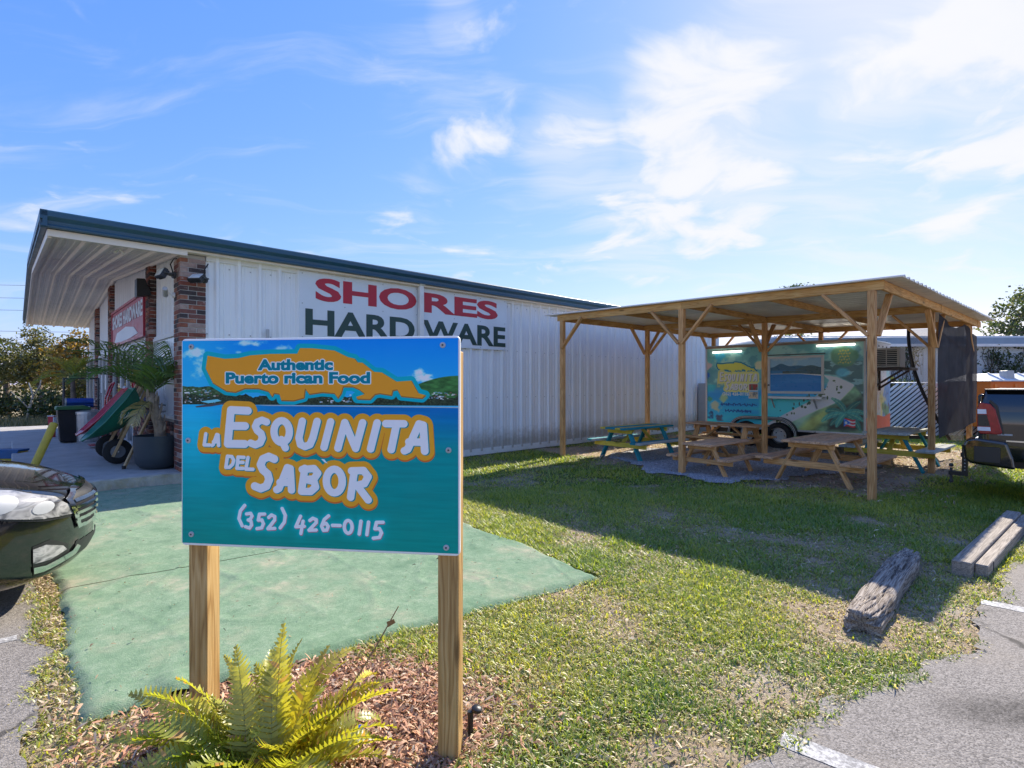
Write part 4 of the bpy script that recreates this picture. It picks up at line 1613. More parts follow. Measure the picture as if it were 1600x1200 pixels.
def sign_art():
    c = Canvas(286, 724, 528, 862, 2.6)
    X, Y = c.X, c.Y
    hor = 633.0
    # sky
    t = np.clip((Y - 528) / 105, 0, 1)[..., None]
    sky = np.array((0, 118, 196.)) * (1 - t) + np.array((48, 160, 214.)) * t
    tl = sstep(-X, -420, -300)[..., None]
    sky = sky * (1 - tl * .6) + np.array((40, 165, 222.)) * tl * .6
    c.c = sky / 255
    # clouds
    def cloud(cx, cy, rx, ry, k):
        d = np.hypot((X - cx) / rx, (Y - cy) / ry) + (nz(c, .09, .14, 4, cx) - .5) * 1.6
        c.mix(sstep(-d, -1.0, -.2) * k, (226, 232, 240))
    for a in ((305, 548, 26, 12, .75), (316, 577, 18, 16, .5), (350, 541, 16, 6, .4), (398, 533, 26, 6, .75), (452, 541, 14, 8, .6), (330, 560, 20, 8, .5), (674, 588, 22, 10, .85), (664, 583, 8, 8, .7), (380, 548, 8, 3, .5)):
        cloud(*a)
    # hills and shore
    hillL = 603 + 10 * (nz(c, .05, 0.0, 3) - .5) + np.clip(X - 335, 0, 80) * .32
    m = c.cov(hillL - Y, 1.5) * (Y < hor)
    gcol = np.array((52, 72, 44.)) / 255 * (.5 + 1.1 * nz(c, .35, .5, 4))[..., None]
    c.c = c.c * (1 - m[..., None]) + gcol * m[..., None]
    hillR = 586.5 + ((724 - X) / 62) ** 2 * 14
    m = c.cov(hillR - Y, 1.2) * (Y < hor) * (X > 640)
    gcol = np.array((50, 92, 46.)) / 255 * (.55 + .9 * nz(c, .1, .25, 4))[..., None]
    c.c = c.c * (1 - m[..., None]) + gcol * m[..., None]
    tree = 622 - 8 * nz(c, .12, 0, 3)
    m = c.cov(tree - Y, 1.2) * (Y < hor)
    gcol = np.array((44, 56, 40.)) / 255 * (.35 + 1.2 * nz(c, .5, .6, 4))[..., None]
    c.c = c.c * (1 - m[..., None]) + gcol * m[..., None]
    # villages: small pale blocks
    for x0, x1, y0, y1, n in ((288, 345, 608, 631, 60), (540, 566, 616, 628, 26), (680, 722, 612, 624, 40), (510, 535, 622, 630, 14)):
        for _ in range(n):
            a, b = rng.uniform(x0, x1), rng.uniform(y0, y1)
            w, h = rng.uniform(1.2, 4), rng.uniform(.8, 2)
            m = (np.abs(X - a) < w / 2) * (np.abs(Y - b) < h / 2)
            c.mix(m * .75, [(190, 185, 180), (150, 165, 180), (90, 140, 160), (215, 215, 215), (120, 80, 70)][_ % 5])
    # sea
    ty = np.clip((Y - hor) / 70, 0, 1)[..., None]
    tx = sstep(X, 300, 520)[..., None]
    far = np.array((24, 152, 196.)) * (1 - tx) + np.array((0, 92, 158.)) * tx
    near = np.array((0, 140, 148.)) * (1 - tx) + np.array((0, 122, 122.)) * tx
    low = np.array((0, 124, 112.))
    sea = far * (1 - ty) + near * ty
    tl2 = np.clip((Y - 720) / 130, 0, 1)[..., None]
    sea = sea * (1 - tl2) + low * tl2
    sea = sea * (.94 + .14 * nz(c, .02, .25, 5))[..., None]
    glow = np.exp(-((X - 305) / 45) ** 2 - ((Y - 680) / 55) ** 2)[..., None]
    sea = sea * (1 - glow * .5) + np.array((40, 180, 205.)) * glow * .5
    m = c.cov(hor + .006 * (X - 286) - Y, .8)
    c.c = c.c * (1 - m[..., None]) + sea / 255 * m[..., None]
    m = np.exp(-((Y - hor - .006 * (X - 286)) / .9) ** 2) * sstep(X, 400, 430)
    c.mix(m * .75, (196, 170, 150))
    pier = c.poly([(308, 636), (330, 632.5), (362, 629), (362, 631), (335, 636), (310, 638)])
    c.mix(c.cov(pier), (70, 66, 70))
    c.mix(c.cov(c.poly([(316, 628), (345, 624), (352, 627), (330, 631)])), (96, 178, 190))
    # island
    isl = c.poly(ISLAND)
    c.mix(c.cov(isl - 7.2), (0, 148, 158))
    c.mix(c.cov(c.shift(isl, .8, 1.2) - .8), (140, 92, 40))
    c.mix(c.cov(isl), (198, 132, 34))
    # two lines in a heavy display face
    for txt, x0, x1, y0, y1 in (('Authentic', 412, 532, 559.5, 577), ('Puerto rican Food', 359, 590, 580.5, 598.5)):
        m = c.text_mask(txt, x0, x1, y0, y1, .034)
        c.mix(c.dilate(m, 2.0), (222, 230, 226))
        c.mix(c.dilate(m, .75), (0, 108, 122))
    # title
    r1, rE = 5.9, 6.5
    la = z5([('L', 76, 132, 222, 314), ('A', 126, 190, 226, 316)])
    e = z5([('E', 212, 388, 58, 318)])
    rest = z5([('S', 358, 502, 122, 320), ('Q', 492, 650, 124, 318), ('U', 652, 812, 126, 326), ('I', 800, 902, 128, 328), ('N', 892, 1084, 132, 332), ('I', 1078, 1178, 132, 334),
               ('T', 1176, 1325, 136, 336), ('A', 1284, 1446, 136, 342)])
    de = z5([('D', 214, 286, 360, 452), ('E', 284, 350, 364, 456), ('L', 340, 406, 366, 460)])
    s_ = z5([('S', 382, 552, 344, 592)])
    sab = z5([('A', 520, 656, 412, 594), ('B', 672, 818, 414, 600), ('O', 816, 970, 416, 604), ('R', 968, 1122, 420, 628)])
    groups = [(la + de, 2.9), (e + s_, rE), (rest + sab, r1)]
    dist = np.full(X.shape, 1e3)
    for it, r in groups:
        dist = np.minimum(dist, c.lines(strokes(it, r)) - r)
    # soft corners for brushy ends
    acc = c.poly([(513.5, 719), (518.5, 719.5), (524, 726), (519, 724.5)])
    c.mix(c.cov(c.shift(dist, .9, 2.6) - 8.8), (176, 92, 36))
    c.mix(c.cov(dist - 8.8), (204, 138, 34))
    c.mix(c.cov(c.shift(dist, 1.8, 1.3)), (0, 118, 124))
    c.mix(c.cov(c.shift(dist, .9, .6)), (0, 118, 124))
    c.mix(c.cov(dist), (226, 226, 222))
    c.mix(c.cov(acc), (226, 226, 222))
    # telephone number
    ph = z5([('(', 290, 356, 664, 812), ('3', 338, 402, 712, 826), ('5', 408, 478, 714, 826), ('2', 478, 548, 718, 826), (')', 552, 612, 676, 816), ('4', 650, 722, 720, 846),
             ('2', 730, 802, 730, 826), ('6', 802, 874, 712, 824), ('0', 938, 1014, 736, 834), ('1', 1024, 1068, 738, 836), ('1', 1070, 1112, 742, 838), ('5', 1112, 1192, 740, 858)])
    ph.append(('-', 300 + 872 / 3.81, 300 + 938 / 3.81, 620 + 766 / 3.81, 620 + 792 / 3.81))
    rr = 2.7
    d = c.lines(strokes(ph, rr)) - rr
    c.mix(np.exp(-np.clip(d, 0, 99) / 4.5) * .55, (0, 178, 186))
    c.mix(c.cov(c.shift(d, .9, 1.0)), (150, 84, 96))
    c.mix(c.cov(d), (228, 228, 224))
    return c.image('sign_print', 1.55)


def panel_uv(name, W, H, x, y, z, m, parent, nx=1):
    """rectangle facing -Y with lower left at (x,y,z)"""
    me = bpy.data.meshes.new(name)
    me.from_pydata([(x, y, z), (x + W, y, z), (x + W, y, z + H), (x, y, z + H)], [], [(0, 1, 2, 3)])
    uv = me.uv_layers.new(name='UVMap')
    for i, c in enumerate(((0, 0), (1, 0), (1, 1), (0, 1))):
        uv.data[i].uv = c
    me.materials.append(m)
    return link(name, me, parent)


POST = wood('treated_pine_post', (.33, .18, .06), (.49, .295, .105), (.60, .40, .17), grain=.9, rnd=.06, bump=.3)


def build_sign():
    a = Vector((-1.467, 2.385, 0))
    b = Vector((-.205, 2.225, 0))
    d = (b - a).normalized()
    rz = math.atan2(d.y, d.x)
    W, H = 1.262, .915
    t = thing('restaurant_sign', 'turquoise LA ESQUINITA DEL SABOR restaurant sign on two wooden posts beside the fern', 'sign', a * .977 + Vector((0, 0, CAMZ * .023)), rz)
    t.scale = (.977, .977, .977)
    pan = MB()
    # rounded white board
    rc, n = .018, 5
    pts = []
    for cx, cz, a0 in ((W - rc, .835 + H - rc, 0), (rc, .835 + H - rc, 90), (rc, .835 + rc, 180), (W - rc, .835 + rc, 270)):
        for k in range(n + 1):
            an = R(a0 + 90 * k / n)
            pts.append((cx + rc * math.cos(an), cz + rc * math.sin(an)))
    pan.prism(pts, -.012, .012, Matrix(((1, 0, 0), (0, 0, 1), (0, 1, 0))))
    board_white = mat('sign_board_edge', (.82, .82, .80), .4, var=.04)
    p = pan.build('panel', board_white, t, bevel=.005)
    panel_uv('print', W - .012, H - .020, .006, -.0128, .835 + .011, imgmat('sign_print', sign_art(), .6, .18), p)
    for x, z in ((.05, 1.715), (1.19, 1.712), (.035, 1.30), (1.215, 1.275), (.05, .885), (1.205, .87)):
        mb = MB().lathe([(.0, .0), (.0125, 0), (.012, .003), (.008, .0045)], 14, (x, -.0128, z), Matrix.Rotation(R(90), 3, 'X'), cap0=False)
        s = mb.build('screw', LGREY, t, smooth=False)
        MB().lathe([(.0045, .0), (.0045, .0052)], 8, (x, -.0128, z), Matrix.Rotation(R(90), 3, 'X')).build('recess', DGREY, s)
    for k, (x, zt, lean) in enumerate(((.058, 1.70, .003), (1.208, 1.69, -.003))):
        y = .012 + .0455
        board('post', (x + lean, y, -.35), (x, y, zt), .089, .089, POST, t, up=(0, -1, 0), bevel=.004)


build_sign()

# ------------------------------------------------------------------ boston fern
FERN = leafmat('fern_leaf', .5, .4, .05)


def frond_mesh(L, droop, az, el, width, npin, yellow, seed):
    rg = np.random.default_rng(seed)
    pts = []
    p = np.zeros(3)
    th = el
    n = npin
    h = np.array((math.cos(az), math.sin(az), 0))
    for k in range(n + 1):
        pts.append(p.copy())
        th -= droop / n * (0.35 + 1.5 * (k / n) ** 1.4)
        p = p + (h * math.cos(th) + np.array((0, 0, 1)) * math.sin(th)) * (L / n)
    pts = np.array(pts)
    V_, Fq, T_ = [], [], []
    side = np.array((-h[1], h[0], 0))
    twist = rg.uniform(-1.1, 1.1)
    gcol = np.array((.17, .26, .025)) * (1 - yellow) + np.array((.62, .52, .06)) * yellow
    for k in range(2, n):
        t = k / n
        f = pts[min(k + 1, n)] - pts[k - 1]
        f = f / np.linalg.norm(f)
        up = np.cross(side, f)
        wl = 1.15 * width * min(1, (t + .12) / .3) * (1 - .93 * t ** 2.6) * rg.uniform(.88, 1.08)
        if wl < .006:
            continue
        for sgn in (-1, 1):
            s_ = side * sgn * math.cos(twist * t) + up * math.sin(twist * t) * sgn
            dirn = s_ * .94 + f * .36 + up * rg.normal(-.12, .16)
            dirn /= np.linalg.norm(dirn)
            w = L / n * rg.uniform(.42, .58)
            b0 = pts[k]
            wv = f * w
            tip = b0 + dirn * wl - up * wl * .14 + f * wl * .12
            mid = b0 + dirn * wl * .5 + up * wl * .05
            i0 = len(V_)
            V_ += [b0 - wv * .8, b0 + wv * .8, mid - wv * .95 + up * .002, mid + wv * .95 + up * .002, tip - wv * .10, tip + wv * .10]
            Fq += [(i0, i0 + 1, i0 + 3, i0 + 2), (i0 + 2, i0 + 3, i0 + 5, i0 + 4)]
            c = gcol * rg.uniform(.75, 1.25)
            if rg.random() < .055:
                c = np.array((.45, .27, .08))
            T_ += [c, c, c, c, c * 1.08, c * 1.08]
    # midrib
    for k in range(n):
        i0 = len(V_)
        w = .0022 * (1 - .7 * k / n)
        u_ = np.cross(side, pts[k + 1] - pts[k])
        u_ = u_ / (np.linalg.norm(u_) + 1e-9) * .002
        V_ += [pts[k] - side * w, pts[k] + side * w, pts[k + 1] + side * w, pts[k + 1] - side * w, pts[k] + u_, pts[k + 1] + u_]
        Fq += [(i0, i0 + 4, i0 + 5, i0 + 3), (i0 + 4, i0 + 1, i0 + 2, i0 + 5)]
        T_ += [np.array((.16, .13, .035))] * 6
    return npmesh('frond', np.array(V_), np.array(Fq), np.array(T_))


def build_fern():
    base = Vector((-.93, 2.02, .01))
    t = thing('fern', 'yellow green boston fern with arching fronds growing at the foot of the sign', 'fern', base)
    k = 0
    specs = []
    # (azimuth deg, elevation, length, droop, width, yellow)
    specs += [(182, 34, .78, .8, .085, .3), (170, 48, .76, .9, .085, .45), (196, 30, .70, .8, .09, .2), (158, 40, .70, 1.0, .08, .5), (8, 36, .68, .9, .07, .6), (-4, 32, .62, .9, .07, .5)]
    specs += [(95, 80, .66, .75, .075, .55), (70, 74, .62, .9, .07, .8), (60, 64, .66, 1.0, .065, .85), (115, 76, .64, 1.0, .08, .45), (135, 70, .60, 1.1, .08, .5), (150, 62, .58, 1.2, .08, .4),
              (168, 55, .62, 1.05, .085, .35), (185, 50, .60, 1.2, .09, .25), (202, 46, .60, 1.2, .09, .2), (40, 58, .62, 1.2, .065, .8), (25, 52, .66, 1.05, .06, .6), (10, 50, .60, 1.3, .07, .5),
              (-8, 46, .52, 1.4, .07, .5), (142, 74, .70, 1.35, .05, .8), (30, 66, .60, 1.5, .06, .9), (85, 70, .52, 1.3, .085, .4), (105, 62, .50, 1.4, .09, .35), (125, 58, .48, 1.3, .09, .3)]
    specs += [(100, 84, .70, .7, .075, .7), (78, 78, .62, 1.0, .075, .6), (160, 68, .66, 1.2, .08, .5), (176, 62, .70, 1.1, .085, .35), (190, 58, .66, 1.1, .09, .3), (198, 40, .66, 1.0, .09, .15), (212, 38, .60, 1.0, .09, .2), (175, 40, .66, .9, .085, .3),
              (48, 70, .66, 1.3, .07, .7), (20, 62, .68, 1.3, .065, .7), (2, 56, .62, 1.3, .07, .5), (-15, 50, .60, 1.3, .075, .5), (112, 70, .6, 1.2, .09, .5), (130, 80, .66, .9, .08, .6)]
    for i in range(74):
        specs.append((rng.uniform(0, 360), rng.uniform(25, 78), rng.uniform(.32, .58), rng.uniform(.9, 1.7), rng.uniform(.055, .085), rng.uniform(.1, .75)))
    for i, (az, el, L, dr, w, ye) in enumerate(specs):
        L, w, ye = L * .86, w * .95, min(1, ye * .95 + .02)
        me = frond_mesh(L, dr, R(az + rng.uniform(-6, 6)), R(el), w, int(22 + L * 18), ye, 100 + i)
        me.materials.append(FERN)
        o = link('frond', me, t)
        o.location = (rng.normal(0, .05), rng.normal(0, .04), 0)
    # one bare dry stalk leaning right
    mb = MB().tube([(.05, .05, 0), (.22, .15, .22), (.36, .2, .44), (.45, .24, .60)], [.004, .0035, .003, .002], 6)
    mb.add([(.41, .22, .52), (.44, .23, .535), (.435, .22, .555), (.405, .215, .545)], [(0, 1, 2, 3)])
    mb.build('dry_stalk', mat('dry_stalk', (.26, .15, .06), .8), t)
    for (x, y, z, rz_) in ((-.05, -.03, .14, .4), (.30, .12, .33, 1.2), (-.02, -.05, .22, 2.0)):
        me = frond_mesh(.16, 1.6, rz_, R(20), .022, 12, 1.0, int(z * 100))
        me.materials.append(LITTER)
        o = link('dead_frond', me, t)
        o.location = (x, y, z)


build_fern()


def build_small_front():
    p = G(735, 1148)
    t = thing('stake', 'black plastic garden stake with a small flat top beside the right sign post', 'stake', p)
    mb = MB().lathe([(.010, -.12), (.0125, 0), (.0135, .105)], 12)
    mb.build('shaft', BLACK, t, smooth=False, sharp=40)
    MB().lathe([(.014, .100), (.023, .108), (.024, .120), (.016, .127), (.0, .128)], 16, (.008, 0, 0), Matrix.Rotation(R(10), 3, 'Y'), cap1=False).build('cap', BLACK, t, sharp=40)
    p = G(563, 1147)
    t = tag(MB().lathe([(.0135, -.010), (.0145, .0), (.0145, .012), (.012, .0145), (.0, .015)], 20, (0, 0, 0), Matrix.Rotation(R(35), 3, 'X') @ Matrix.Rotation(R(20), 3, 'Y'), cap1=False)
            .build('bottle_cap', mat('blue_plastic', (.01, .12, .62), .35), None, sharp=40), 'small bright blue plastic bottle cap lying on the mulch', 'bottle cap')
    t.location = p + Vector((0, 0, .022))


build_small_front()
# ================================================================== THINGS ON THE WALKWAY
PALM = leafmat('palm_leaf', .32, .35, .06)


def palm_frond(L, az, el, droop, wl, n, col, seed, flop=.5):
    rg = np.random.default_rng(seed)
    h = np.array((math.cos(az), math.sin(az), 0))
    side = np.array((-h[1], h[0], 0))
    pts, p, th = [], np.zeros(3), el
    for k in range(n + 1):
        pts.append(p.copy())
        th -= droop / n * (.3 + 1.4 * k / n)
        p = p + (h * math.cos(th) + np.array((0, 0, 1)) * math.sin(th)) * (L / n)
    pts = np.array(pts)
    V_, Fq, T_ = [], [], []
    for k in range(int(n * .18), n + 1):
        t = k / n
        f = pts[min(k + 1, n)] - pts[max(k - 1, 0)]
        f /= np.linalg.norm(f)
        up = np.cross(f, -side)
        if up[2] < 0:
            up = -up
        ll = wl * (math.sin(math.pi * min(1, (t * .88 + .10))) ** .55)
        for sgn in (-1, 1):
            d = side * sgn * .85 + f * (.55 + .5 * t) + up * (.28 + rg.normal(0, .10))
            d /= np.linalg.norm(d)
            w = f * (.018 * rg.uniform(.8, 1.15))
            b0 = pts[k] + f * rg.uniform(-.01, .01)
            l_ = ll * rg.uniform(.85, 1.1)
            mid = b0 + d * l_ * .55
            tip = b0 + d * l_ - np.array((0, 0, 1)) * l_ * flop * rg.uniform(.25, .6)
            i0 = len(V_)
            V_ += [b0 - w * .6, b0 + w * .6, mid - w * 1.1, mid + w * 1.1, tip - w * .08, tip + w * .08]
            Fq += [(i0, i0 + 1, i0 + 3, i0 + 2), (i0 + 2, i0 + 3, i0 + 5, i0 + 4)]
            c = np.array(col) * rg.uniform(.75, 1.25)
            tipc = c if rg.random() < .8 else np.array((.30, .20, .07))
            T_ += [c, c, c, c, tipc, tipc]
    for k in range(n):
        i0 = len(V_)
        w = .011 * (1 - .85 * k / n) + .001
        V_ += [pts[k] - side * w, pts[k] + side * w, pts[k + 1] + side * w, pts[k + 1] - side * w, pts[k] + np.array((0, 0, w)), pts[k + 1] + np.array((0, 0, w))]
        Fq += [(i0, i0 + 4, i0 + 5, i0 + 3), (i0 + 4, i0 + 1, i0 + 2, i0 + 5)]
        T_ += [np.array((.16, .17, .06))] * 6
    return npmesh('frond', np.array(V_), np.array(Fq), np.array(T_))


def build_palm():
    p = G(247, 731, SLZ)
    t = thing('potted_palm', 'potted palm in a big dark round planter at the brick pillar', 'potted palm', (p.x, p.y, SLZ))
    POT = mat('charcoal_planter', (.035, .048, .058), .55, var=.12, bump=.12, bscale=120)
    prof = [(.0, 0), (.16, 0), (.235, .025), (.285, .09), (.305, .20), (.315, .46), (.318, .50), (.29, .50), (.285, .44)]
    MB().lathe(prof, 40, cap0=False, cap1=False).build('planter', POT, t, sharp=45)
    MB().lathe([(.0, .455), (.15, .46), (.287, .445)], 24, cap0=False, cap1=False).build('soil', mat('potting_soil', (.05, .035, .024), .95, var=.4, scale=30, bump=.8), t)
    TR = mat('palm_trunk', (.30, .235, .17), .9, var=.3, scale=18, bump=.6, bscale=50)
    path = [Vector((.06, -.02, .42)), Vector((.03, -.02, .62)), Vector((-.03, -.01, .82)), Vector((-.08, 0, 1.0)), Vector((-.11, 0, 1.14))]
    mb = MB().tube(path, [.085, .07, .06, .062, .05], 14)
    tr = mb.build('trunk', TR, t, smooth=True)
    # old leaf bases round the trunk
    for k in range(16):
        a = k * 2.4
        z = .55 + k * .036
        i = min(3, int((z - .42) / .19))
        c = path[i].lerp(path[i + 1], min(1, max(0, (z - path[i].z) / (path[i + 1].z - path[i].z))))
        d = Vector((math.cos(a), math.sin(a), 0))
        MB().tube([c + d * .05, c + d * .075 + Vector((0, 0, .06)), c + d * .085 + Vector((0, 0, .15))], [.024, .018, .006], 6).build('leaf_base', TR, tr)
    top = path[-1]
    specs = [(200, 62, 1.25, 1.05), (178, 55, 1.35, 1.2), (158, 66, 1.2, 1.1), (140, 48, 1.15, 1.2), (215, 44, 1.0, 1.5), (120, 70, 1.1, .9), (95, 60, 1.0, 1.2), (60, 66, 1.15, .8), (35, 62, 1.15, .9), (15, 52, 1.0, 1.3),
             (-10, 58, .95, 1.5), (-40, 60, .85, 1.6), (240, 60, .9, 1.7)]
    for i, (az, el, L, dr) in enumerate(specs):
        g_ = rng.uniform(.75, 1.15)
        me = palm_frond(L * 1.06, R(az), R(el), dr, .50, 21, (.11 * g_, .195 * g_, .04 * g_), 300 + i)
        me.materials.append(PALM)
        o = link('frond', me, t)
        o.location = top - Vector((0, 0, rng.uniform(0, .1)))
    for i, (az, L) in enumerate(((-85, .55), (-140, .5))):
        me = palm_frond(L, R(az), R(-10), 1.4, .22, 20, (.36, .29, .10), 400 + i)
        me.materials.append(PALM)
        o = link('dead_frond', me, t)
        o.location = top - Vector((0, 0, .12))


build_palm()

HANDLE = wood('handle_wood', (.42, .26, .12), (.55, .37, .19), (.64, .46, .26), rnd=.05, bump=.1)
RED_PAINT = mat('red_enamel', (.48, .016, .03), .28, var=.1, coat=.4, dirt=.15)
GREEN_POLY = mat('green_tray_poly', (.012, .16, .095), .38, var=.12, dirt=.15, dirtcol=(.1, .12, .1))
STEEL_GREY = mat('painted_steel', (.22, .23, .24), .45, var=.1)


def wheelbarrow(name, label, trayMat, loc, rz, pitch, logo=False):
    t = thing(name, label, 'wheelbarrow', loc, rz, 'wheelbarrows tipped up against the store front')
    ax = Vector((.52, 0, .2))
    Rm = Matrix.Rotation(pitch, 3, 'Y')

    def q(p):
        return Rm @ (Vector(p) - ax) + ax

    def rot(mb):
        mb.v = [tuple(q(v)) for v in mb.v]
        return mb
    # tray: tapered open hull with a rolled rim
    top = [(-.42, .30), (-.20, .34), (.22, .33), (.52, .24), (.60, .12), (.60, -.12), (.52, -.24), (.22, -.33), (-.20, -.34), (-.42, -.30)]
    zt = [.60, .61, .63, .67, .69, .69, .67, .63, .61, .60]
    bot = [(-.24, .19), (-.10, .22), (.06, .20), (.16, .15), (.19, .07), (.19, -.07), (.16, -.15), (.06, -.20), (-.10, -.22), (-.24, -.19)]
    n = len(top)
    mb = MB()
    for s, off in ((1.0, 0), (.965, .010)):
        b = len(mb.v)
        for k in range(n):
            mb.v.append((top[k][0] * s, top[k][1] * s, zt[k]))
        for k in range(n):
            mx, my = top[k][0] * .58 + bot[k][0] * .42, top[k][1] * .62 + bot[k][1] * .38
            mb.v.append((mx * s, my * s, (zt[k] * .5 + .37 * .5) + off))
        for k in range(n):
            mb.v.append((bot[k][0] * s, bot[k][1] * s, .37 + off))
        for r_ in range(2):
            for k in range(n):
                k2 = (k + 1) % n
                mb.f.append((b + r_ * n + k, b + r_ * n + k2, b + (r_ + 1) * n + k2, b + (r_ + 1) * n + k))
                mb.m.append(0)
        mb.f.append(tuple(b + 2 * n + k for k in range(n)))
        mb.m.append(0)
    for k in range(n):
        k2 = (k + 1) % n
        mb.f.append((k, k2, 3 * n + k2, 3 * n + k))
        mb.m.append(0)
    tr = rot(mb).build('tray', trayMat, t, sharp=50)
    rim = MB().tube([(x, y, z) for (x, y), z in zip(top, zt)] + [(*top[0], zt[0])], .013, 8)
    rot(rim).build('rim', trayMat, tr, smooth=True)
    for s in (-1, 1):
        board('handle', q((.62, s * .085, .215)), q((-.95, s * .27, .56)), .036, .042, HANDLE, t)
        rot(MB().tube([(-.98, s * .274, .568), (-.84, s * .258, .537)], .026, 10)).build('grip', BLACK, t)
        rot(MB().tube([(-.05, s * .17, .36), (-.36, s * .22, .02), (-.46, s * .23, .02), (-.28, s * .2, .40)], .013, 8)).build('leg', STEEL_GREY, t)
    rot(MB().tube([(-.41, .225, .02), (-.41, -.225, .02)], .012, 8)).build('leg_brace', STEEL_GREY, t)
    w = rot(MB().lathe([(.10, -.045), (.17, -.048), (.195, -.03), (.20, 0), (.195, .03), (.17, .048), (.10, .045)], 24, ax, Matrix.Rotation(R(90), 3, 'X'), cap0=False, cap1=False)).build('wheel', RUBBER, t, sharp=40)
    rot(MB().lathe([(.0, -.05), (.10, -.04), (.108, 0), (.10, .04), (.0, .05)], 16, ax, Matrix.Rotation(R(90), 3, 'X'), cap0=False, cap1=False)).build('hub', STEEL_GREY, w)
    rot(MB().tube([(.52, -.10, .2), (.52, .10, .2)], .011)).build('axle', GALV, t)
    if logo:
        lg = MB()
        nrm = None
        # oval badge on the long flank
        c = (Vector((-.0, .335, .62)) + Vector((-.02, .21, .37))) / 2
        up = (Vector((0, .335, .62)) - Vector((-.02, .21, .37))).normalized()
        xx = Vector((1, 0, 0))
        nn = xx.cross(up).normalized()
        if nn.y < 0:
            nn = -nn
        for s in (1, -1):
            cc, uu, n2 = Vector((c.x, c.y * s, c.z)), Vector((up.x, up.y * s, up.z)), Vector((nn.x, nn.y * s, nn.z))
            cc = cc + n2 * .012
            ring = [cc + xx * .075 * math.cos(a) + uu * .055 * math.sin(a) for a in np.linspace(0, 2 * math.pi, 20, endpoint=False)]
            rin = [cc + xx * .060 * math.cos(a) + uu * .042 * math.sin(a) for a in np.linspace(0, 2 * math.pi, 20, endpoint=False)]
            lg.add(ring + rin, [(k, (k + 1) % 20, 20 + (k + 1) % 20, 20 + k) for k in range(20)])
            lg.add([cc + xx * a + uu * b for a, b in ((-.035, -.02), (-.012, .022), (.0, -.005), (.018, .024), (.036, -.018), (.022, -.02), (.014, .0), (.002, -.026), (-.012, -.004), (-.022, -.022))], [tuple(range(10))])
        rot(lg).build('badge', SIGNWHITE, tr)
    return t


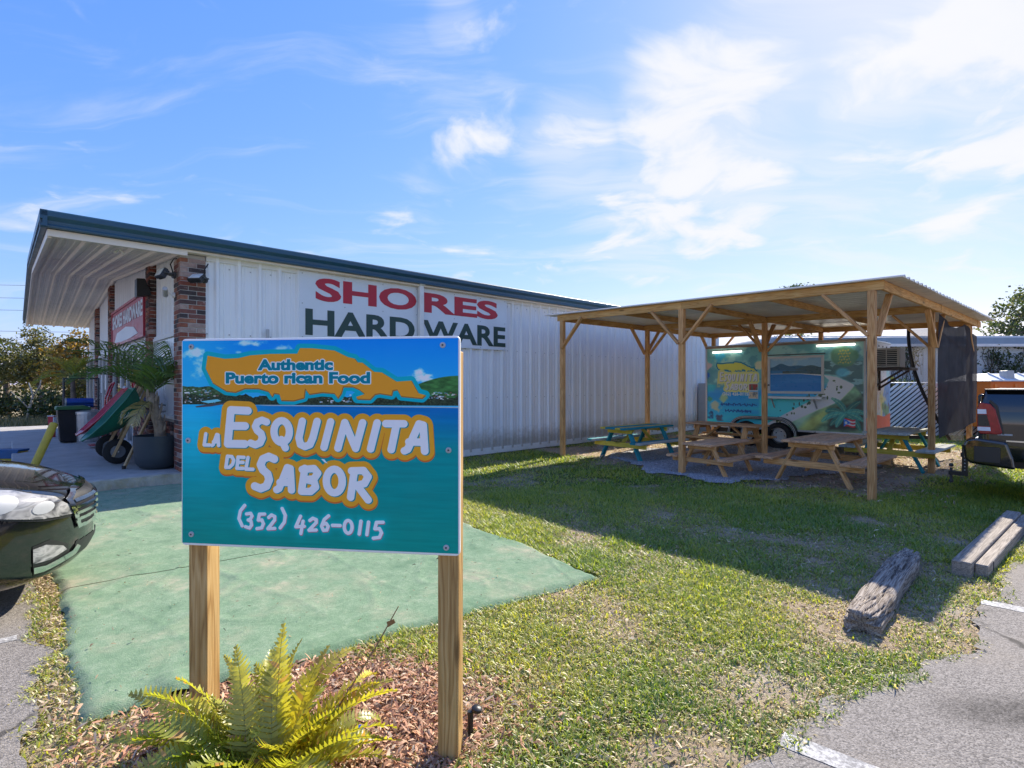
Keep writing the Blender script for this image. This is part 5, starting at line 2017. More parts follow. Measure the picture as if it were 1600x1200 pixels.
def build_slab_things():
    # wheelbarrows: forward points away from the wall
    gp = B(-.62, 1.9, SLZ)
    wheelbarrow('wheelbarrow', 'dark green wheelbarrow with wooden handles tipped up next to the palm planter', GREEN_POLY, B(-.02, 1.62, SLZ), TH + R(180), R(56), True)
    wheelbarrow('wheelbarrow', 'red wheelbarrow tipped up behind the green one', RED_PAINT, B(-.02, 2.6, SLZ), TH + R(180), R(54))
    # hand truck
    p = B(-.42, 4.6, SLZ)
    t = thing('hand_truck', 'red hand truck with yellow gloves grip standing behind the red wheelbarrow', 'hand truck', p, TH + R(-90))
    t['label'] = 'red tubular hand truck standing between the red wheelbarrow and the trash can'
    mb = MB()
    for s in (-1, 1):
        mb.tube([(s * .2, 0, .10), (s * .2, .05, 1.0), (s * .2, .12, 1.22)], .016, 8)
    mb.tube([(-.2, .12, 1.22), (-.12, .16, 1.30), (.12, .16, 1.30), (.2, .12, 1.22)], .016, 8)
    for z in (.35, .65, .95):
        mb.tube([(-.2, z * .05, z), (.2, z * .05, z)], .012, 8)
    mb.build('frame', RED_PAINT, t, smooth=True)
    MB().box((0, -.12, .06), (.42, .24, .012)).build('toe_plate', RED_PAINT, t)
    for s in (-1, 1):
        w = MB().lathe([(.06, -.035), (.12, -.035), (.13, 0), (.12, .035), (.06, .035)], 18, (s * .27, .10, .13), Matrix.Rotation(R(90), 3, 'Y'), cap0=False, cap1=False).build('wheel', RUBBER, t, sharp=40)
        MB().lathe([(0, -.03), (.065, -.03), (.065, .03), (0, .03)], 12, (s * .27, .10, .13), Matrix.Rotation(R(90), 3, 'Y'), cap0=False, cap1=False).build('rim', LGREY, w)
    MB().tube([(-.25, .10, .13), (.25, .10, .13)], .01).build('axle', GALV, t)
    # tool with yellow head leaning by it
    t = thing('tool', 'yellow headed long handled tool leaning by the hand truck', 'tool', B(-.30, 4.15, SLZ), TH)
    board('handle', (0, 0, 0), (.12, .10, 1.05), .03, .03, BLACK, t)
    MB().prism([(-.05, 0), (.05, 0), (.07, .16), (.03, .22), (-.06, .2)], -.03, .03, Matrix.Translation((.13, .10, .98)) @ Matrix(((1, 0, 0, 0), (0, 0, 1, 0), (0, 1, 0, 0), (0, 0, 0, 1)))).build('head', mat('yellow_plastic', (.50, .33, .02), .4), t, bevel=.01)
    # red coiled hose
    t = thing('hose_reel', 'red coiled hose hanging above the wheelbarrows', 'hose', B(-.02, 3.3, 1.42), TH + R(-90))
    for k in range(4):
        r_ = .10 + .012 * k
        mb = MB().tube([(r_ * math.cos(a), -.02 - .02 * k, r_ * 1.5 * math.sin(a)) for a in np.linspace(0, 2 * math.pi, 22)], .014, 6)
        mb.build('coil', RED_PAINT, t, smooth=True)
    MB().box((0, 0, .14), (.05, .06, .08)).build('hook', DGREY, t)
    # sticks: rake / broom handles with metal heads
    for k, (x, y, h, lab) in enumerate(((-.10, 1.05, 1.35, 'long light wooden tool handle leaning between planter and green wheelbarrow'),)):
        t = thing('wooden_stick', lab, 'tool handle', B(-.55, y - .15, SLZ), TH)
        board('shaft', (0, 0, .01), (.50, .38, 1.05), .036, .042, HANDLE, t)
        MB().lathe([(.026, 0), (.026, .05)], 10, (0, 0, .0)).build('ferrule', BLACK, t)
    # galvanised can
    t = thing('trash_can', 'ribbed galvanised steel trash can at the far end of the walkway', 'trash can', B(-.55, 6.15, SLZ), 0)
    n = 48
    prof = [(.0, .0), (.20, .0), (.21, .03), (.245, .60), (.255, .61), (.255, .64), (.24, .65)]
    mb = MB().lathe(prof, n, cap0=False, cap1=False)
    mb.v = [(x * (1 + .012 * (i % 2)), y * (1 + .012 * (i % 2)), z) for i, (x, y, z) in enumerate(mb.v)]
    mb.build('can', GALV, t)
    MB().lathe([(.26, .64), (.26, .67), (.16, .71), (.0, .73)], 24, cap0=False, cap1=False).build('lid', GALV, t, sharp=40)
    MB().tube([(-.06, 0, .72), (-.05, 0, .77), (.05, 0, .77), (.06, 0, .72)], .01).build('handle', GALV, t)
    # black bin with green lid
    t = thing('wheelie_bin', 'black bin with a green lid beside the galvanised trash can', 'bin', B(-.80, 6.28, SLZ), TH)
    mb = MB()
    vs = []
    for z, w in ((0.02, .22), (.72, .27)):
        vs += [(-w, -w, z), (w, -w, z), (w, w, z), (-w, w, z)]
    mb.add(vs, [(0, 1, 2, 3), (4, 5, 6, 7), (0, 1, 5, 4), (1, 2, 6, 5), (2, 3, 7, 6), (3, 0, 4, 7)])
    mb.build('bin_body', BLACK, t, bevel=.02)
    MB().prism([(-.30, .72), (.30, .72), (.30, .76), (.2, .80), (-.28, .79)], -.29, .29, Matrix(((1, 0, 0), (0, 0, 1), (0, 1, 0)))).build('lid', mat('green_lid', (.04, .15, .05), .5), t, bevel=.01)
    # blue rolled tarps on a dark rack
    t = thing('display_rack', 'dark metal rack with chain at the far end of the walkway', 'rack', B(-.92, 6.78, SLZ), TH + R(180))
    mb = MB()
    for x in (0, -.62):
        mb.tube([(x, 0, 0), (x, 0, 1.42)], .022, 8)
        for z in np.arange(.1, 1.3, .09):
            mb.box((x, -.03, z), (.05, .03, .05), Matrix.Rotation(R(45), 3, 'Y'))
    mb.tube([(0, 0, 1.40), (-.62, 0, 1.40)], .018, 8)
    mb.tube([(0, 0, .75), (-.62, 0, .75)], .014, 8)
    mb.build('frame', DGREY, t)
    BLU = mat('blue_tarp_roll', (.012, .075, .36), .5, var=.15, scale=10)
    for k, (y, z) in enumerate(((.07, 1.03), (.15, 1.0), (.09, .93))):
        t = thing('tarp_roll', ['topmost blue rolled tarp lying on the dark rack', 'front blue rolled tarp lying on the dark rack', 'lowest blue rolled tarp lying on the dark rack'][k], 'tarp roll',
                  B(-.92, 6.78, SLZ + z), TH + R(180), 'blue rolled tarps on the rack')
        MB().tube([(-.02, y, -.13), (-.52, y, -.13)], .052, 14).build('roll', BLU, t, smooth=False, sharp=40)
        MB().tube([(-.015, y, -.13), (-.04, y, -.13)], .056, 14).build('end_cap', LGREY, t)
    # bollard and marker
    YEL = mat('yellow_bollard_paint', (.56, .42, .05), .55, var=.12, scale=6, dirt=.45, dirtcol=(.22, .17, .05), dscale=5)
    a = G(47, 742, SLZ)
    b = P(84, 663, a.y + .2)
    t = thing('bollard', 'leaning yellow steel pipe bollard in front of the walkway', 'bollard', a)
    d = (b - a)
    mb = MB().tube([-d * .05, d], .05, 20)
    mb.build('pipe', YEL, t, sharp=50)
    MB().lathe([(.05, 0), (.047, .012), (.03, .025), (0, .03)], 20, d, d.to_track_quat('Z', 'Y').to_matrix(), cap0=False, cap1=False).build('dome_cap', YEL, t, sharp=50)
    p = G(81, 687, .05)
    t = thing('marker_post', 'short red marker post with white edges behind the yellow bollard', 'marker post', (p.x, p.y, 0), R(8))
    MB().box((0, 0, .34), (.13, .10, .68)).build('post', RED_PRINT, t, bevel=.008)
    MB().box((.072, -.0, .5), (.014, .11, .32)).box((0, -.0, .69), (.155, .12, .02)).build('white_edge', SIGNWHITE, t)
    # painted wheel stop left of the slab
    c = G(-40, 722, .1)
    t = thing('wheel_stop', 'concrete wheel stop painted blue on top and yellow on its side', 'wheel stop', (c.x, c.y, 0), R(5))
    MB().prism([(-.14, .0), (.14, 0), (.12, .30), (-.12, .30)], -1.1, .85, Matrix(((0, 0, 1), (1, 0, 0), (0, 1, 0)))).build('block', mat('yellow_kerb_paint', (.45, .35, .04), .7, var=.2, dirt=.4), t, bevel=.02)
    MB().box((-.125, 0, .315), (1.96, .27, .035)).box((-.125, -.142, .24), (1.96, .012, .13)).build('blue_paint', mat('blue_kerb_paint', (.03, .11, .26), .7, var=.2, dirt=.3), t, bevel=.008)


build_slab_things()
# ================================================================== WOODEN SHELTER
PINE = wood('shelter_pine', (.45, .20, .07), (.66, .335, .125), (.76, .445, .195), rnd=.14, bump=.3)
PINE_O = wood('shelter_beam_pine', (.50, .235, .065), (.68, .36, .12), (.76, .47, .19), rnd=.10, bump=.25)
ROOFM = mat('galvalume_sheet', (.80, .72, .60), .38, metal=.1, var=.10, scale=2.5, rnd=.05, dirt=.25, dirtcol=(.33, .27, .21), dscale=1.2)


def zb(y):
    return 2.79 + .105 * y / 5.65


shelter = thing('shelter', 'open wooden pavilion on nine posts with a flat ribbed metal roof over the picnic tables', 'pavilion', SO, TS)
XR = {0: (0, 3.33, 6.75), 1: (0, 3.22, 6.42), 2: (0, 3.07, 6.35)}
YR = (0, 2.82, 5.65)


def build_shelter():
    for j, y in enumerate(YR):
        for i, x in enumerate(XR[j]):
            board('post', (x, y, -.25), (x, y, zb(y)), .092, .092, PINE, shelter, up=(0, 1, 0), bevel=.005)
    h = .125
    # beams along the front, middle and back rows (two lengths each)
    for i in range(3):
        for a, b in ((0, 1), (1, 2)):
            pa = Vector((XR[a][i], YR[a] + (-.14 if a == 0 else .002), zb(YR[a]) + h / 2))
            pb = Vector((XR[b][i], YR[b] + (.14 if b == 2 else -.002), zb(YR[b]) + h / 2))
            board('beam', pa, pb, .045, h, PINE_O, shelter)
    # purlins towards the back
    for y, e in ((-.115, 1), (1.41, 0), (2.78, 0), (4.2, 0), (5.765, 1)):
        def xr(i, y=y):
            yy = min(max(y, 0), 5.65)
            k = 0 if yy < 2.82 else 1
            f = (yy - YR[k]) / 2.825
            return XR[k][i] * (1 - f) + XR[k + 1][i] * f
        hh = h if e else h - .02
        for i in (0, 1):
            g_ = .03
            board('rafter', (xr(i) + g_, y, zb(y) + h - hh / 2), (xr(i + 1) - g_, y, zb(y) + h - hh / 2), .04, hh, PINE_O, shelter)
        board('rafter', (xr(2) + .03, y, zb(y) + h - hh / 2), (xr(2) + .42, y, zb(y) + h - hh / 2), .04, hh, PINE_O, shelter)
    # knee braces
    br = .60
    for j, y in enumerate(YR):
        for i, x in enumerate(XR[j]):
            for s in (-1, 1):
                if (j == 0 and s < 0) or (j == 2 and s > 0):
                    continue
                board('brace', (x + (.052 if i == 0 else -.052) * (-1), y + s * .03, zb(y) - br), (x - (.052 if i == 0 else -.052), y + s * (br - .02), zb(y) + .01), .038, .085, PINE, shelter, up=(1, 0, 0))
            for s in (-1, 1):
                if (i == 0 and s < 0) or (i == 2 and s > 0) or (j == 1 and i != 1):
                    continue
                yo = -.052 if j == 0 else .052
                board('brace', (x + s * .03, y + yo, zb(y) - br), (x + s * (br - .02), y + yo, zb(y) + .01), .038, .085, PINE, shelter, up=(0, 1, 0))
    # roof sheets, ribs running across the front
    L = 6.45
    me = rib_panel_mesh('roof_sheet', 4, L, [ROOFM], pitch=.2286, k=.8)
    sl = math.atan(.105 / 5.65)
    zd = Vector((0, math.cos(sl), math.sin(sl)))
    for k in range(8):
        o = link('roof_sheet', me, shelter)
        xd = Vector((-1, 0, 0))
        yd = zd.cross(xd)
        # ribs (-Y of the mesh) must look up
        if yd.z > 0:
            xd = -xd
            yd = zd.cross(xd)
        x0 = -.10 + k * .9 + (.915 if xd.x < 0 else 0)
        o.matrix_local = Matrix.Translation(Vector((x0, -.36, zb(-.36) + h + .016 + (.004 if k % 2 else 0)))) @ Matrix((xd, yd, zd)).transposed().to_4x4()


build_shelter()


def cloth_mat(name, col, alpha):
    m, g, out = newmat(name)
    tc = g.n('ShaderNodeTexCoord').outputs['Object']
    n = g.n('ShaderNodeTexNoise', i={'Vector': tc, 'Scale': 2.5, 'Detail': 5.0}).outputs[0]
    n2 = g.n('ShaderNodeTexNoise', i={'Vector': tc, 'Scale': 250.0, 'Detail': 2.0}).outputs[0]
    c = g.ramp(n, [(.3, tuple(x * .8 for x in col)), (.7, tuple(x * 1.25 for x in col))])
    d = g.n('ShaderNodeBsdfDiffuse', i={'Color': c}).outputs[0]
    t = g.n('ShaderNodeBsdfTranslucent', i={'Color': c}).outputs[0]
    mx = g.n('ShaderNodeMixShader', i={0: .35, 1: d, 2: t}).outputs[0]
    tr = g.n('ShaderNodeBsdfTransparent').outputs[0]
    mx2 = g.n('ShaderNodeMixShader', i={0: g.maprange(n2, .45, .6, alpha, min(1, alpha + .12)), 1: tr, 2: mx}).outputs[0]
    g.t.links.new(mx2, out.inputs[0])
    return m


def build_cloth():
    t = thing('shade_cloth', 'dark grey shade cloth screen hanging on the right side of the shelter', 'shade cloth', SO, TS)

    def fn(a, b):
        x = 3.40 + a * 3.55
        ztop = zb(0) - .0 - .16 * abs(math.sin(a * math.pi * 1.5)) ** 1.5 - .05 * a
        zbot = .60 + .12 * a
        z = zbot + (ztop - zbot) * b
        return (x - .06 * math.sin(b * 3.1) * (1 if a < .02 else 0), -.09 + .025 * math.sin(a * 9 + b * 2) * (1 - b) + .015 * math.sin(a * 31) * b, z)
    mb = MB().grid(fn, 60, 30)
    o = mb.build('cloth', cloth_mat('shade_cloth_dark', (.075, .072, .075), .93), t, smooth=True)
    t = thing('shade_cloth', 'loose see-through shade cloth with a dark hem gathered at the back of the shelter', 'shade cloth', SO, TS)

    def fn2(a, b):
        w = .95 - .72 * (1 - b) ** 1.3 + .12 * math.sin(b * 3.1)
        return (6.30 + .05 * math.sin(a * 7 + b * 3), .02 + a * w - .35 * (1 - b) * 0, .35 + 2.42 * b)
    MB().grid(fn2, 16, 24).build('cloth', cloth_mat('shade_cloth_mesh', (.16, .155, .15), .42), t, smooth=True)
    MB().tube([fn2(1, b) for b in np.linspace(0, 1, 16)], .035, 8).build('hem', BLACK, t, smooth=True)


build_cloth()

# ================================================================== PICNIC TABLES
TW = wood('table_wood', (.43, .215, .105), (.65, .36, .185), (.76, .47, .27), rnd=.16, bump=.35, weather=.25)
TWL = wood('table_leg_wood', (.47, .22, .08), (.69, .365, .145), (.78, .47, .21), rnd=.10, bump=.3)
TEAL = wood('teal_painted_wood', (.02, .20, .24), (.025, .26, .30), (.04, .30, .34), rnd=.08, bump=.15)
YELLOW = wood('yellow_painted_wood', (.58, .42, .05), (.68, .52, .07), (.72, .57, .11), rnd=.06, bump=.15)
PALE = wood('pale_paint_wood', (.36, .40, .36), (.46, .49, .44), (.55, .55, .48), rnd=.08, bump=.2)  # whitish grey puts the sunlit look of a table top into the colour


def picnic_table(label, loc, rz, sc, top, seat, leg, sup, brace, group):
    t = thing('picnic_table', label, 'picnic table', loc, rz, group)
    L, bw, th = 1.83 * sc, .138 * sc, .038
    H, hs = .74 * sc, .44 * sc
    for k in range(5):
        m = top[k % len(top)]
        y = (k - 2) * (bw + .006)
        board('top_board', (-L / 2, y, H - th / 2), (L / 2, y, H - th / 2), bw, th, m, t)
    for s in (-1, 1):
        for k in range(2):
            y = s * (.56 * sc + k * (bw + .006))
            board('seat_board', (-L / 2, y, hs - th / 2), (L / 2, y, hs - th / 2), bw, th, seat[(k + (s > 0)) % len(seat)], t)
    for s in (-1, 1):
        x = s * .62 * sc
        for q in (-1, 1):
            board('leg', (x, q * .56 * sc, .0), (x, q * .22 * sc, H - th - .002), .038, .125 * sc, leg, t, up=(1, 0, 0))
        board('seat_support', (x + s * .040, -.74 * sc, hs - th - .055 * sc), (x + s * .040, .74 * sc, hs - th - .055 * sc), .038, .105 * sc, sup, t)
        board('cleat', (x + s * .040, -.34 * sc, H - th - .05 * sc), (x + s * .040, .34 * sc, H - th - .05 * sc), .038, .09 * sc, sup, t)
        board('diagonal_brace', (x - s * .03, 0, hs - .1 * sc), (x * .22, 0, H - th - .01), .038, .08 * sc, brace, t, up=(0, 1, 0))
    return t


def build_tables():
    gw, gp = 'bare wooden picnic tables under the shelter', 'teal and yellow picnic tables under the shelter'
    p = G(1268, 757)
    a = p + SU * .62
    picnic_table('bare wooden picnic table nearest the front corner post with worn brown top', (a.x, a.y, -.03), TS, .97, [TW], [TW], TWL, TWL, TWL, gw)
    p = G(1100, 742)
    a = p + SU * .42
    picnic_table('smaller low bare wooden picnic table beside the middle front post', (a.x, a.y, 0), TS, .74, [TW], [TW], TWL, TWL, TWL, gw)
    picnic_table('bare wooden picnic table turned crosswise before the food trailer wheels', (4.80, 12.0, 0), TS + R(90), .90, [TW], [TWL, TW], TWL, TWL, TWL, gw)
    p = G(971, 718)
    a = p + SU * .56
    picnic_table('teal and yellow picnic table in front of the ribbed store wall', (a.x, a.y, 0), TS + R(-2), .90, [TEAL, YELLOW, TEAL], [TEAL, PALE], TEAL, YELLOW, YELLOW, gp)
    p = G(1387, 734)
    a = p + SU * .6
    picnic_table('teal and yellow picnic table with sunlit pale top beside the dark shade cloth', (a.x, a.y, 0), TS, .93, [PALE], [PALE], TEAL, YELLOW, YELLOW, gp)


build_tables()

# ================================================================== FOOD TRAILER
TR0 = Vector((7.61, 11.5, 0))
TL = 3.62


def tm(px, py):
    """photo pixel -> (along, up) on the trailer's serving side"""
    k = (px - 800) / F
    t = (7.61 - 11.5 * k) / (-V.x + V.y * k)
    Y = 11.5 + V.y * t
    return TL - t, 1.55 - (py - 600) * Y / F


def z2(x, y):
    return tm(1100 + x / 5, 520 + y / 5)


def mural_art():
    c = Canvas(0, TL, 0, 2.06, 190)
    X, Y = c.X, c.Y                  # Y measured down from the top edge (z = 2.50)
    def q(x, y):
        a, z = z2(x, y)
        return a, 2.50 - z
    def N(sx, sy, o=4, k=0.):
        return fbm(X * sx + 3 + k, Y * sy + 5 + k, o)
    n = N(2.2, 3.5, 5)
    c.c[:] = lin((88, 140, 140))
    c.mix(sstep(n, .42, .62) * .7, lin((140, 170, 160)))
    c.mix(sstep(N(4, 6, 4, 9), .52, .64) * .6, lin((62, 112, 122)))
    # water on the left and middle
    wl = q(0, 430)[1]
    m = sstep(Y + (N(3, 3, 3, 4) - .5) * .25, wl - .15, wl + .2)
    ty = np.clip((Y - wl) / 1.0, 0, 1)[..., None]
    sea = lin((32, 108, 168)) * (1 - ty) + lin((44, 158, 190)) * ty
    c.c = c.c * (1 - m[..., None]) + (sea * (.85 + .3 * N(1.5, 9, 4))[..., None]) * m[..., None]
    # tropical patches at far left
    for (a, b, r, col) in ((20, 260, .12, (190, 150, 150)), (15, 330, .1, (24, 70, 150)), (40, 420, .14, (40, 140, 150)), (30, 520, .1, (60, 120, 80)), (150, 505, .12, (150, 160, 100)), (90, 580, .14, (160, 150, 110)), (50, 650, .12, (30, 40, 60)), (110, 660, .1, (60, 50, 60)), (120, 200, .2, (40, 130, 160)), (430, 250, .12, (200, 190, 130))):
        x0, y0 = q(a, b)
        d = np.hypot(X - x0, Y - y0) / r + (N(9, 9, 4, a) - .5) * 1.8
        c.mix(sstep(-d, -1.0, -.4) * .8, lin(col))
    # bay seen right of the logo: open sea, beach, far hills
    bay = c.poly([q(440, 90), q(1260, 60), q(1255, 800), q(430, 760)])
    mb_ = c.cov(bay, 8)
    c.mix(mb_ * sstep(Y, q(600, 470)[1], q(600, 520)[1]), lin((60, 158, 178)))
    sand = c.poly([q(480, 715), q(640, 630), q(820, 540), (q(960, 430)), q(985, 370), q(940, 330), q(1040, 345), q(1185, 405), q(1150, 500), q(1010, 560), q(860, 650), q(680, 730), q(560, 800), q(470, 790)])
    c.mix(c.cov(sand, 2), lin((205, 200, 180)))
    grn = c.poly([q(560, 790), q(700, 690), q(900, 600), q(1060, 540), q(1180, 420), q(1260, 380), q(1260, 830), q(600, 830)])
    gcol = lin((84, 110, 84)) * (.45 + 1.2 * N(5, 8, 5, 3))[..., None]
    m = c.cov(grn, 4)[..., None]
    c.c = c.c * (1 - m) + gcol * m
    foam = c.poly([q(600, 770), q(720, 660), q(860, 600), q(800, 700), q(690, 800)])
    c.mix(c.cov(foam, 12) * .7, lin((150, 180, 150)))
    c.mix(c.cov(c.poly([q(700, 800), q(800, 690), q(950, 590), q(980, 660), q(860, 760)]), 10) * .6, lin((176, 176, 90)))
    # dark hillside at the right
    hill = c.poly([q(930, 220), q(1250, 220), q(1255, 500), q(1180, 400), q(1040, 330), q(940, 320)])
    c.mix(c.cov(hill, 3) * .85, lin((58, 84, 84)))
    c.mix(sstep(N(6, 14, 3, 5), .55, .62) * c.cov(hill, 3) * .5, lin((150, 190, 190)))
    lake = np.hypot((X - q(1090, 320)[0]) / .16, (Y - q(1090, 310)[1]) / .12)
    c.mix(sstep(-lake, -1.1, -.6) * .7, lin((80, 158, 180)))
    dark = c.poly([q(980, 620), q(1180, 540), q(1255, 480), q(1258, 760), q(980, 760)])
    c.mix(c.cov(dark, 8) * .75, lin((42, 40, 38)))
    # palms on the beach
    rg = np.random.default_rng(5)
    for _ in range(44):
        t = rg.random()
        a, b = 560 + 520 * t + rg.normal(0, 22), 690 - 300 * t + rg.normal(0, 26)
        x0, y0 = q(a, b)
        d = np.hypot((X - x0) / rg.uniform(.014, .036), (Y - y0) / rg.uniform(.016, .05))
        c.mix(sstep(-d, -1.15, -.7) * .9, lin((44, 62, 40)))
    # big leaves
    cx, cy = q(1110, 640)
    for a, L, bend in ((100, .46, 25), (70, .40, -20), (42, .44, -35), (16, .40, -30), (-20, .42, -25), (135, .36, 30), (165, .50, 30), (195, .40, 20), (230, .30, 10)):
        pts_ = [(cx + .03 * math.cos(a), cy)]
        an = a
        for k in range(8):
            an += bend / 4
            pts_.append((pts_[-1][0] + L / 8 * math.cos(R(an)), pts_[-1][1] - L / 8 * math.sin(R(an))))
        dm = np.full(X.shape, 1e3)
        for k in range(8):
            t = (k + .5) / 8
            wl_ = .062 * math.sin(math.pi * (.1 + .84 * t)) ** .7
            dm = np.minimum(dm, c.seg(pts_[k], pts_[k + 1]) - wl_)
        c.mix(c.cov(dm, 2) * .85, np.array((52, 112, 104.)) * rg.uniform(.7, 1.25))
        c.mix(c.cov(c.lines([pts_]) - .006, 1.5) * .5, lin((150, 180, 130)))
        tear = (np.sin(X * 70 + Y * 40 + a) > .86) & (dm < -.01)
        c.mix(tear * .35, lin((30, 70, 62)))
    # round gold emblem
    ex, ey = q(1105, 185)
    d = np.hypot((X - ex) / .30, (Y - ey) / .24) + (N(6, 6, 3, 11) - .5) * .3
    c.mix(sstep(-d, -1.0, -.8) * .8, lin((70, 110, 80)))
    for k in range(5):
        y0 = ey - .13 + .065 * k
        c.mix(c.cov(np.abs(Y - y0 - .01 * np.sin(X * 60 + k * 4)) - .016, 1) * (np.abs(X - ex) < .11 + .02 * math.sin(k * 2)) * (np.sin(X * 120 + k * 3) > -.5) * .8, lin((166, 150, 70)))
    # logo at the left
    isl = [(95 + (x - 325) / 349 * 310, 232 + (y - 541) / 84 * 72) for x, y in ISLAND]
    d = c.poly([q(*p) for p in isl])
    c.mix(c.cov(d - .03), lin((20, 92, 120)))
    c.mix(c.cov(d), lin((196, 166, 70)))
    c.mix(sstep(N(3, 8, 3, 2), .45, .6) * (np.abs(X - q(250, 0)[0]) < .52) * (np.abs(Y - q(0, 380)[1]) < .2) * .8, lin((170, 160, 100)))
    xa, ya = q(115, 322)
    xb, yb = q(412, 378)
    its = []
    gl = 'ESQUINITA'
    r = .0165
    st = (xb - xa) / 9
    for k, ch in enumerate(gl):
        w = st * (.6 if ch == 'I' else 1.0)
        its.append((ch, xa + k * st + (st - w) / 2, xa + k * st + (st + w) / 2, ya - (.05 if k == 0 else 0), yb))
    xa2, ya2 = q(160, 396)
    xb2, yb2 = q(338, 448)
    st2 = (xb2 - xa2) / 5
    for k, ch in enumerate('SABOR'):
        its.append((ch, xa2 + k * st2, xa2 + (k + .98) * st2, ya2 - (.05 if k == 0 else 0), yb2))
    d = c.lines(strokes(its, r)) - r
    c.mix(c.cov(d - .055), lin((180, 168, 100)))
    c.mix(c.cov(c.shift(d, .012, .012)), lin((70, 90, 100)))
    c.mix(c.cov(d), lin((214, 214, 204)))
    m = c.text_mask('(352) 426-0115', q(138, 0)[0], q(342, 0)[0], q(0, 462)[1], q(0, 492)[1], .03)
    c.mix(m, lin((225, 232, 235)))
    # two lines of blue script, too small to read
    for x0, x1, y0, k in ((125, 405, 556, 0), (160, 360, 606, 2)):
        a, b = q(x0, y0), q(x1, y0)
        pl = [(a[0] + (b[0] - a[0]) * t + .018 * math.sin(t * 95 + k), a[1] + .035 * math.sin(t * 140 + k) * (.5 + .5 * math.sin(t * 37 + k))) for t in np.linspace(0, 1, 120)]
        c.mix(c.cov(c.lines([pl]) - .011), lin((16, 58, 110)))
    # two stuck on photos
    for y0, y1, ca, cb in ((397, 452, (120, 50, 44), (70, 80, 70)), (458, 514, (150, 140, 120), (90, 96, 96))):
        p0, p1 = q(345, y0), q(420, y1)
        m = (X > p0[0]) & (X < p1[0]) & (Y > p0[1]) & (Y < p1[1])
        c.mix(m * 1.0, lin((205, 200, 190)))
        m2 = (X > p0[0] + .012) & (X < p1[0] - .012) & (Y > p0[1] + .012) & (Y < p1[1] - .012)
        c.mix(m2 * 1.0, lin(ca))
        c.mix(m2 * sstep(N(16, 16, 3, y0), .45, .6), lin(cb))
    # flag shaped like a wavy heart, white script below
    fx0, fy0 = q(1100, 672)
    fx1, fy1 = q(1192, 738)
    u, v = (X - fx0) / (fx1 - fx0), (Y - fy0) / (fy1 - fy0)
    wav = .08 * np.sin(u * 6)
    inside = (u > 0) & (u < 1) & (v + wav > .0) & (v + wav < 1)
    stripe_ = (np.floor((v + wav) * 5) % 2 == 0)
    c.mix(inside * 1.0, lin((220, 220, 222)))
    c.mix((inside & stripe_) * 1.0, lin((170, 46, 50)))
    tri = inside & (u < .62 - np.abs(v + wav - .5) * 1.2)
    c.mix(tri * 1.0, lin((50, 96, 176)))
    c.mix(sstep(-np.hypot((u - .2) / .12, (v - .5) / .2), -1, -.8), lin((235, 235, 235)))
    m = c.text_mask('Puerto Rico', q(1030, 0)[0], q(1222, 0)[0], q(0, 752)[1], q(0, 806)[1], .0)
    c.mix(m, lin((220, 228, 222)))
    p0, p1 = q(972, 388), q(1040, 462)
    m = (X > p0[0]) & (X < p1[0]) & (Y > p0[1]) & (Y < p1[1])
    c.mix(m * .9, lin((206, 190, 186)))
    full = c.c.copy()
    c.c = full
    img = c.image('mural_print', 2.4)
    return img


def hatch_art(w, h):
    c = Canvas(0, w, 0, h, 260)
    X, Y = c.X / w, c.Y / h
    nn = lambda sx, sy, k=0.: fbm(X * sx + 3 + k, Y * sy + 5 + k, 4)
    c.c[:] = lin((130, 168, 186))
    c.mix(sstep(nn(3, 6), .5, .65) * .5, lin((190, 190, 180)))
    m1 = .28 - .12 * np.exp(-((X - .22) / .12) ** 2) - .06 * np.exp(-((X - .55) / .2) ** 2)
    c.mix((Y > m1) * 1.0, lin((50, 92, 116)))
    m2 = .36 - .14 * np.exp(-((X - .80) / .22) ** 2)
    c.mix(((Y > m2) & (X > .3)) * .9, lin((58, 84, 88)))
    c.mix((Y > .36) * 1.0, lin((52, 110, 150)))
    c.mix(((Y > .40 - .05 * X) & (X > .25)) * (.9 * (.6 + .8 * nn(9, 12, 4))), lin((58, 78, 76)))
    c.mix((Y > .46 + .10 * np.maximum(0, X - .6)) * 1.0, lin((210, 205, 190)))
    c.mix((Y > .475 + .16 * np.maximum(0, X - .6)) * 1.0, lin((38, 112, 172)))
    c.mix(sstep(nn(2, 14, 8), .5, .65) * (Y > .5 + .16 * np.maximum(0, X - .6)) * .35, lin((70, 140, 190)))
    return c.image('hatch_print', 1.6)


def end_art():
    c = Canvas(0, 2.2, 0, 2.06, 120)
    X, Y = c.X, c.Y
    N = lambda sx, sy, k=0.: fbm(X * sx + 3 + k, Y * sy + 5 + k, 4)
    c.c[:] = lin((92, 132, 190))
    c.mix(sstep(N(2, 2), .45, .6) * .8, lin((150, 180, 200)))
    for x0, y0, rx, ry, col in ((1.1, .95, .6, .5, (214, 184, 160)), (.5, 1.1, .3, .5, (60, 100, 170)), (1.5, .8, .4, .3, (220, 214, 205)), (1.35, 1.35, .35, .35, (214, 196, 110)), (.9, 1.5, .4, .2, (200, 200, 190)),
                                (1.7, 1.55, .5, .2, (90, 130, 90)), (.25, 1.45, .3, .2, (70, 76, 110)), (1.0, .55, .5, .2, (226, 220, 214))):
        d = np.hypot((X - x0) / rx, (Y - y0) / ry) + (N(5, 5, x0 * 7) - .5) * 1.5
        c.mix(sstep(-d, -1.0, -.5) * .85, lin(col))
    c.mix(sstep(N(10, 6, 3), .62, .7) * .6, lin((70, 60, 60)))
    c.mix((Y > 1.68 + .03 * np.sin(X * 5)) * 1.0, lin((186, 92, 74)))
    c.mix((Y < .25) * .8, lin((198, 210, 216)))
    return c.image('end_print', 2.2)


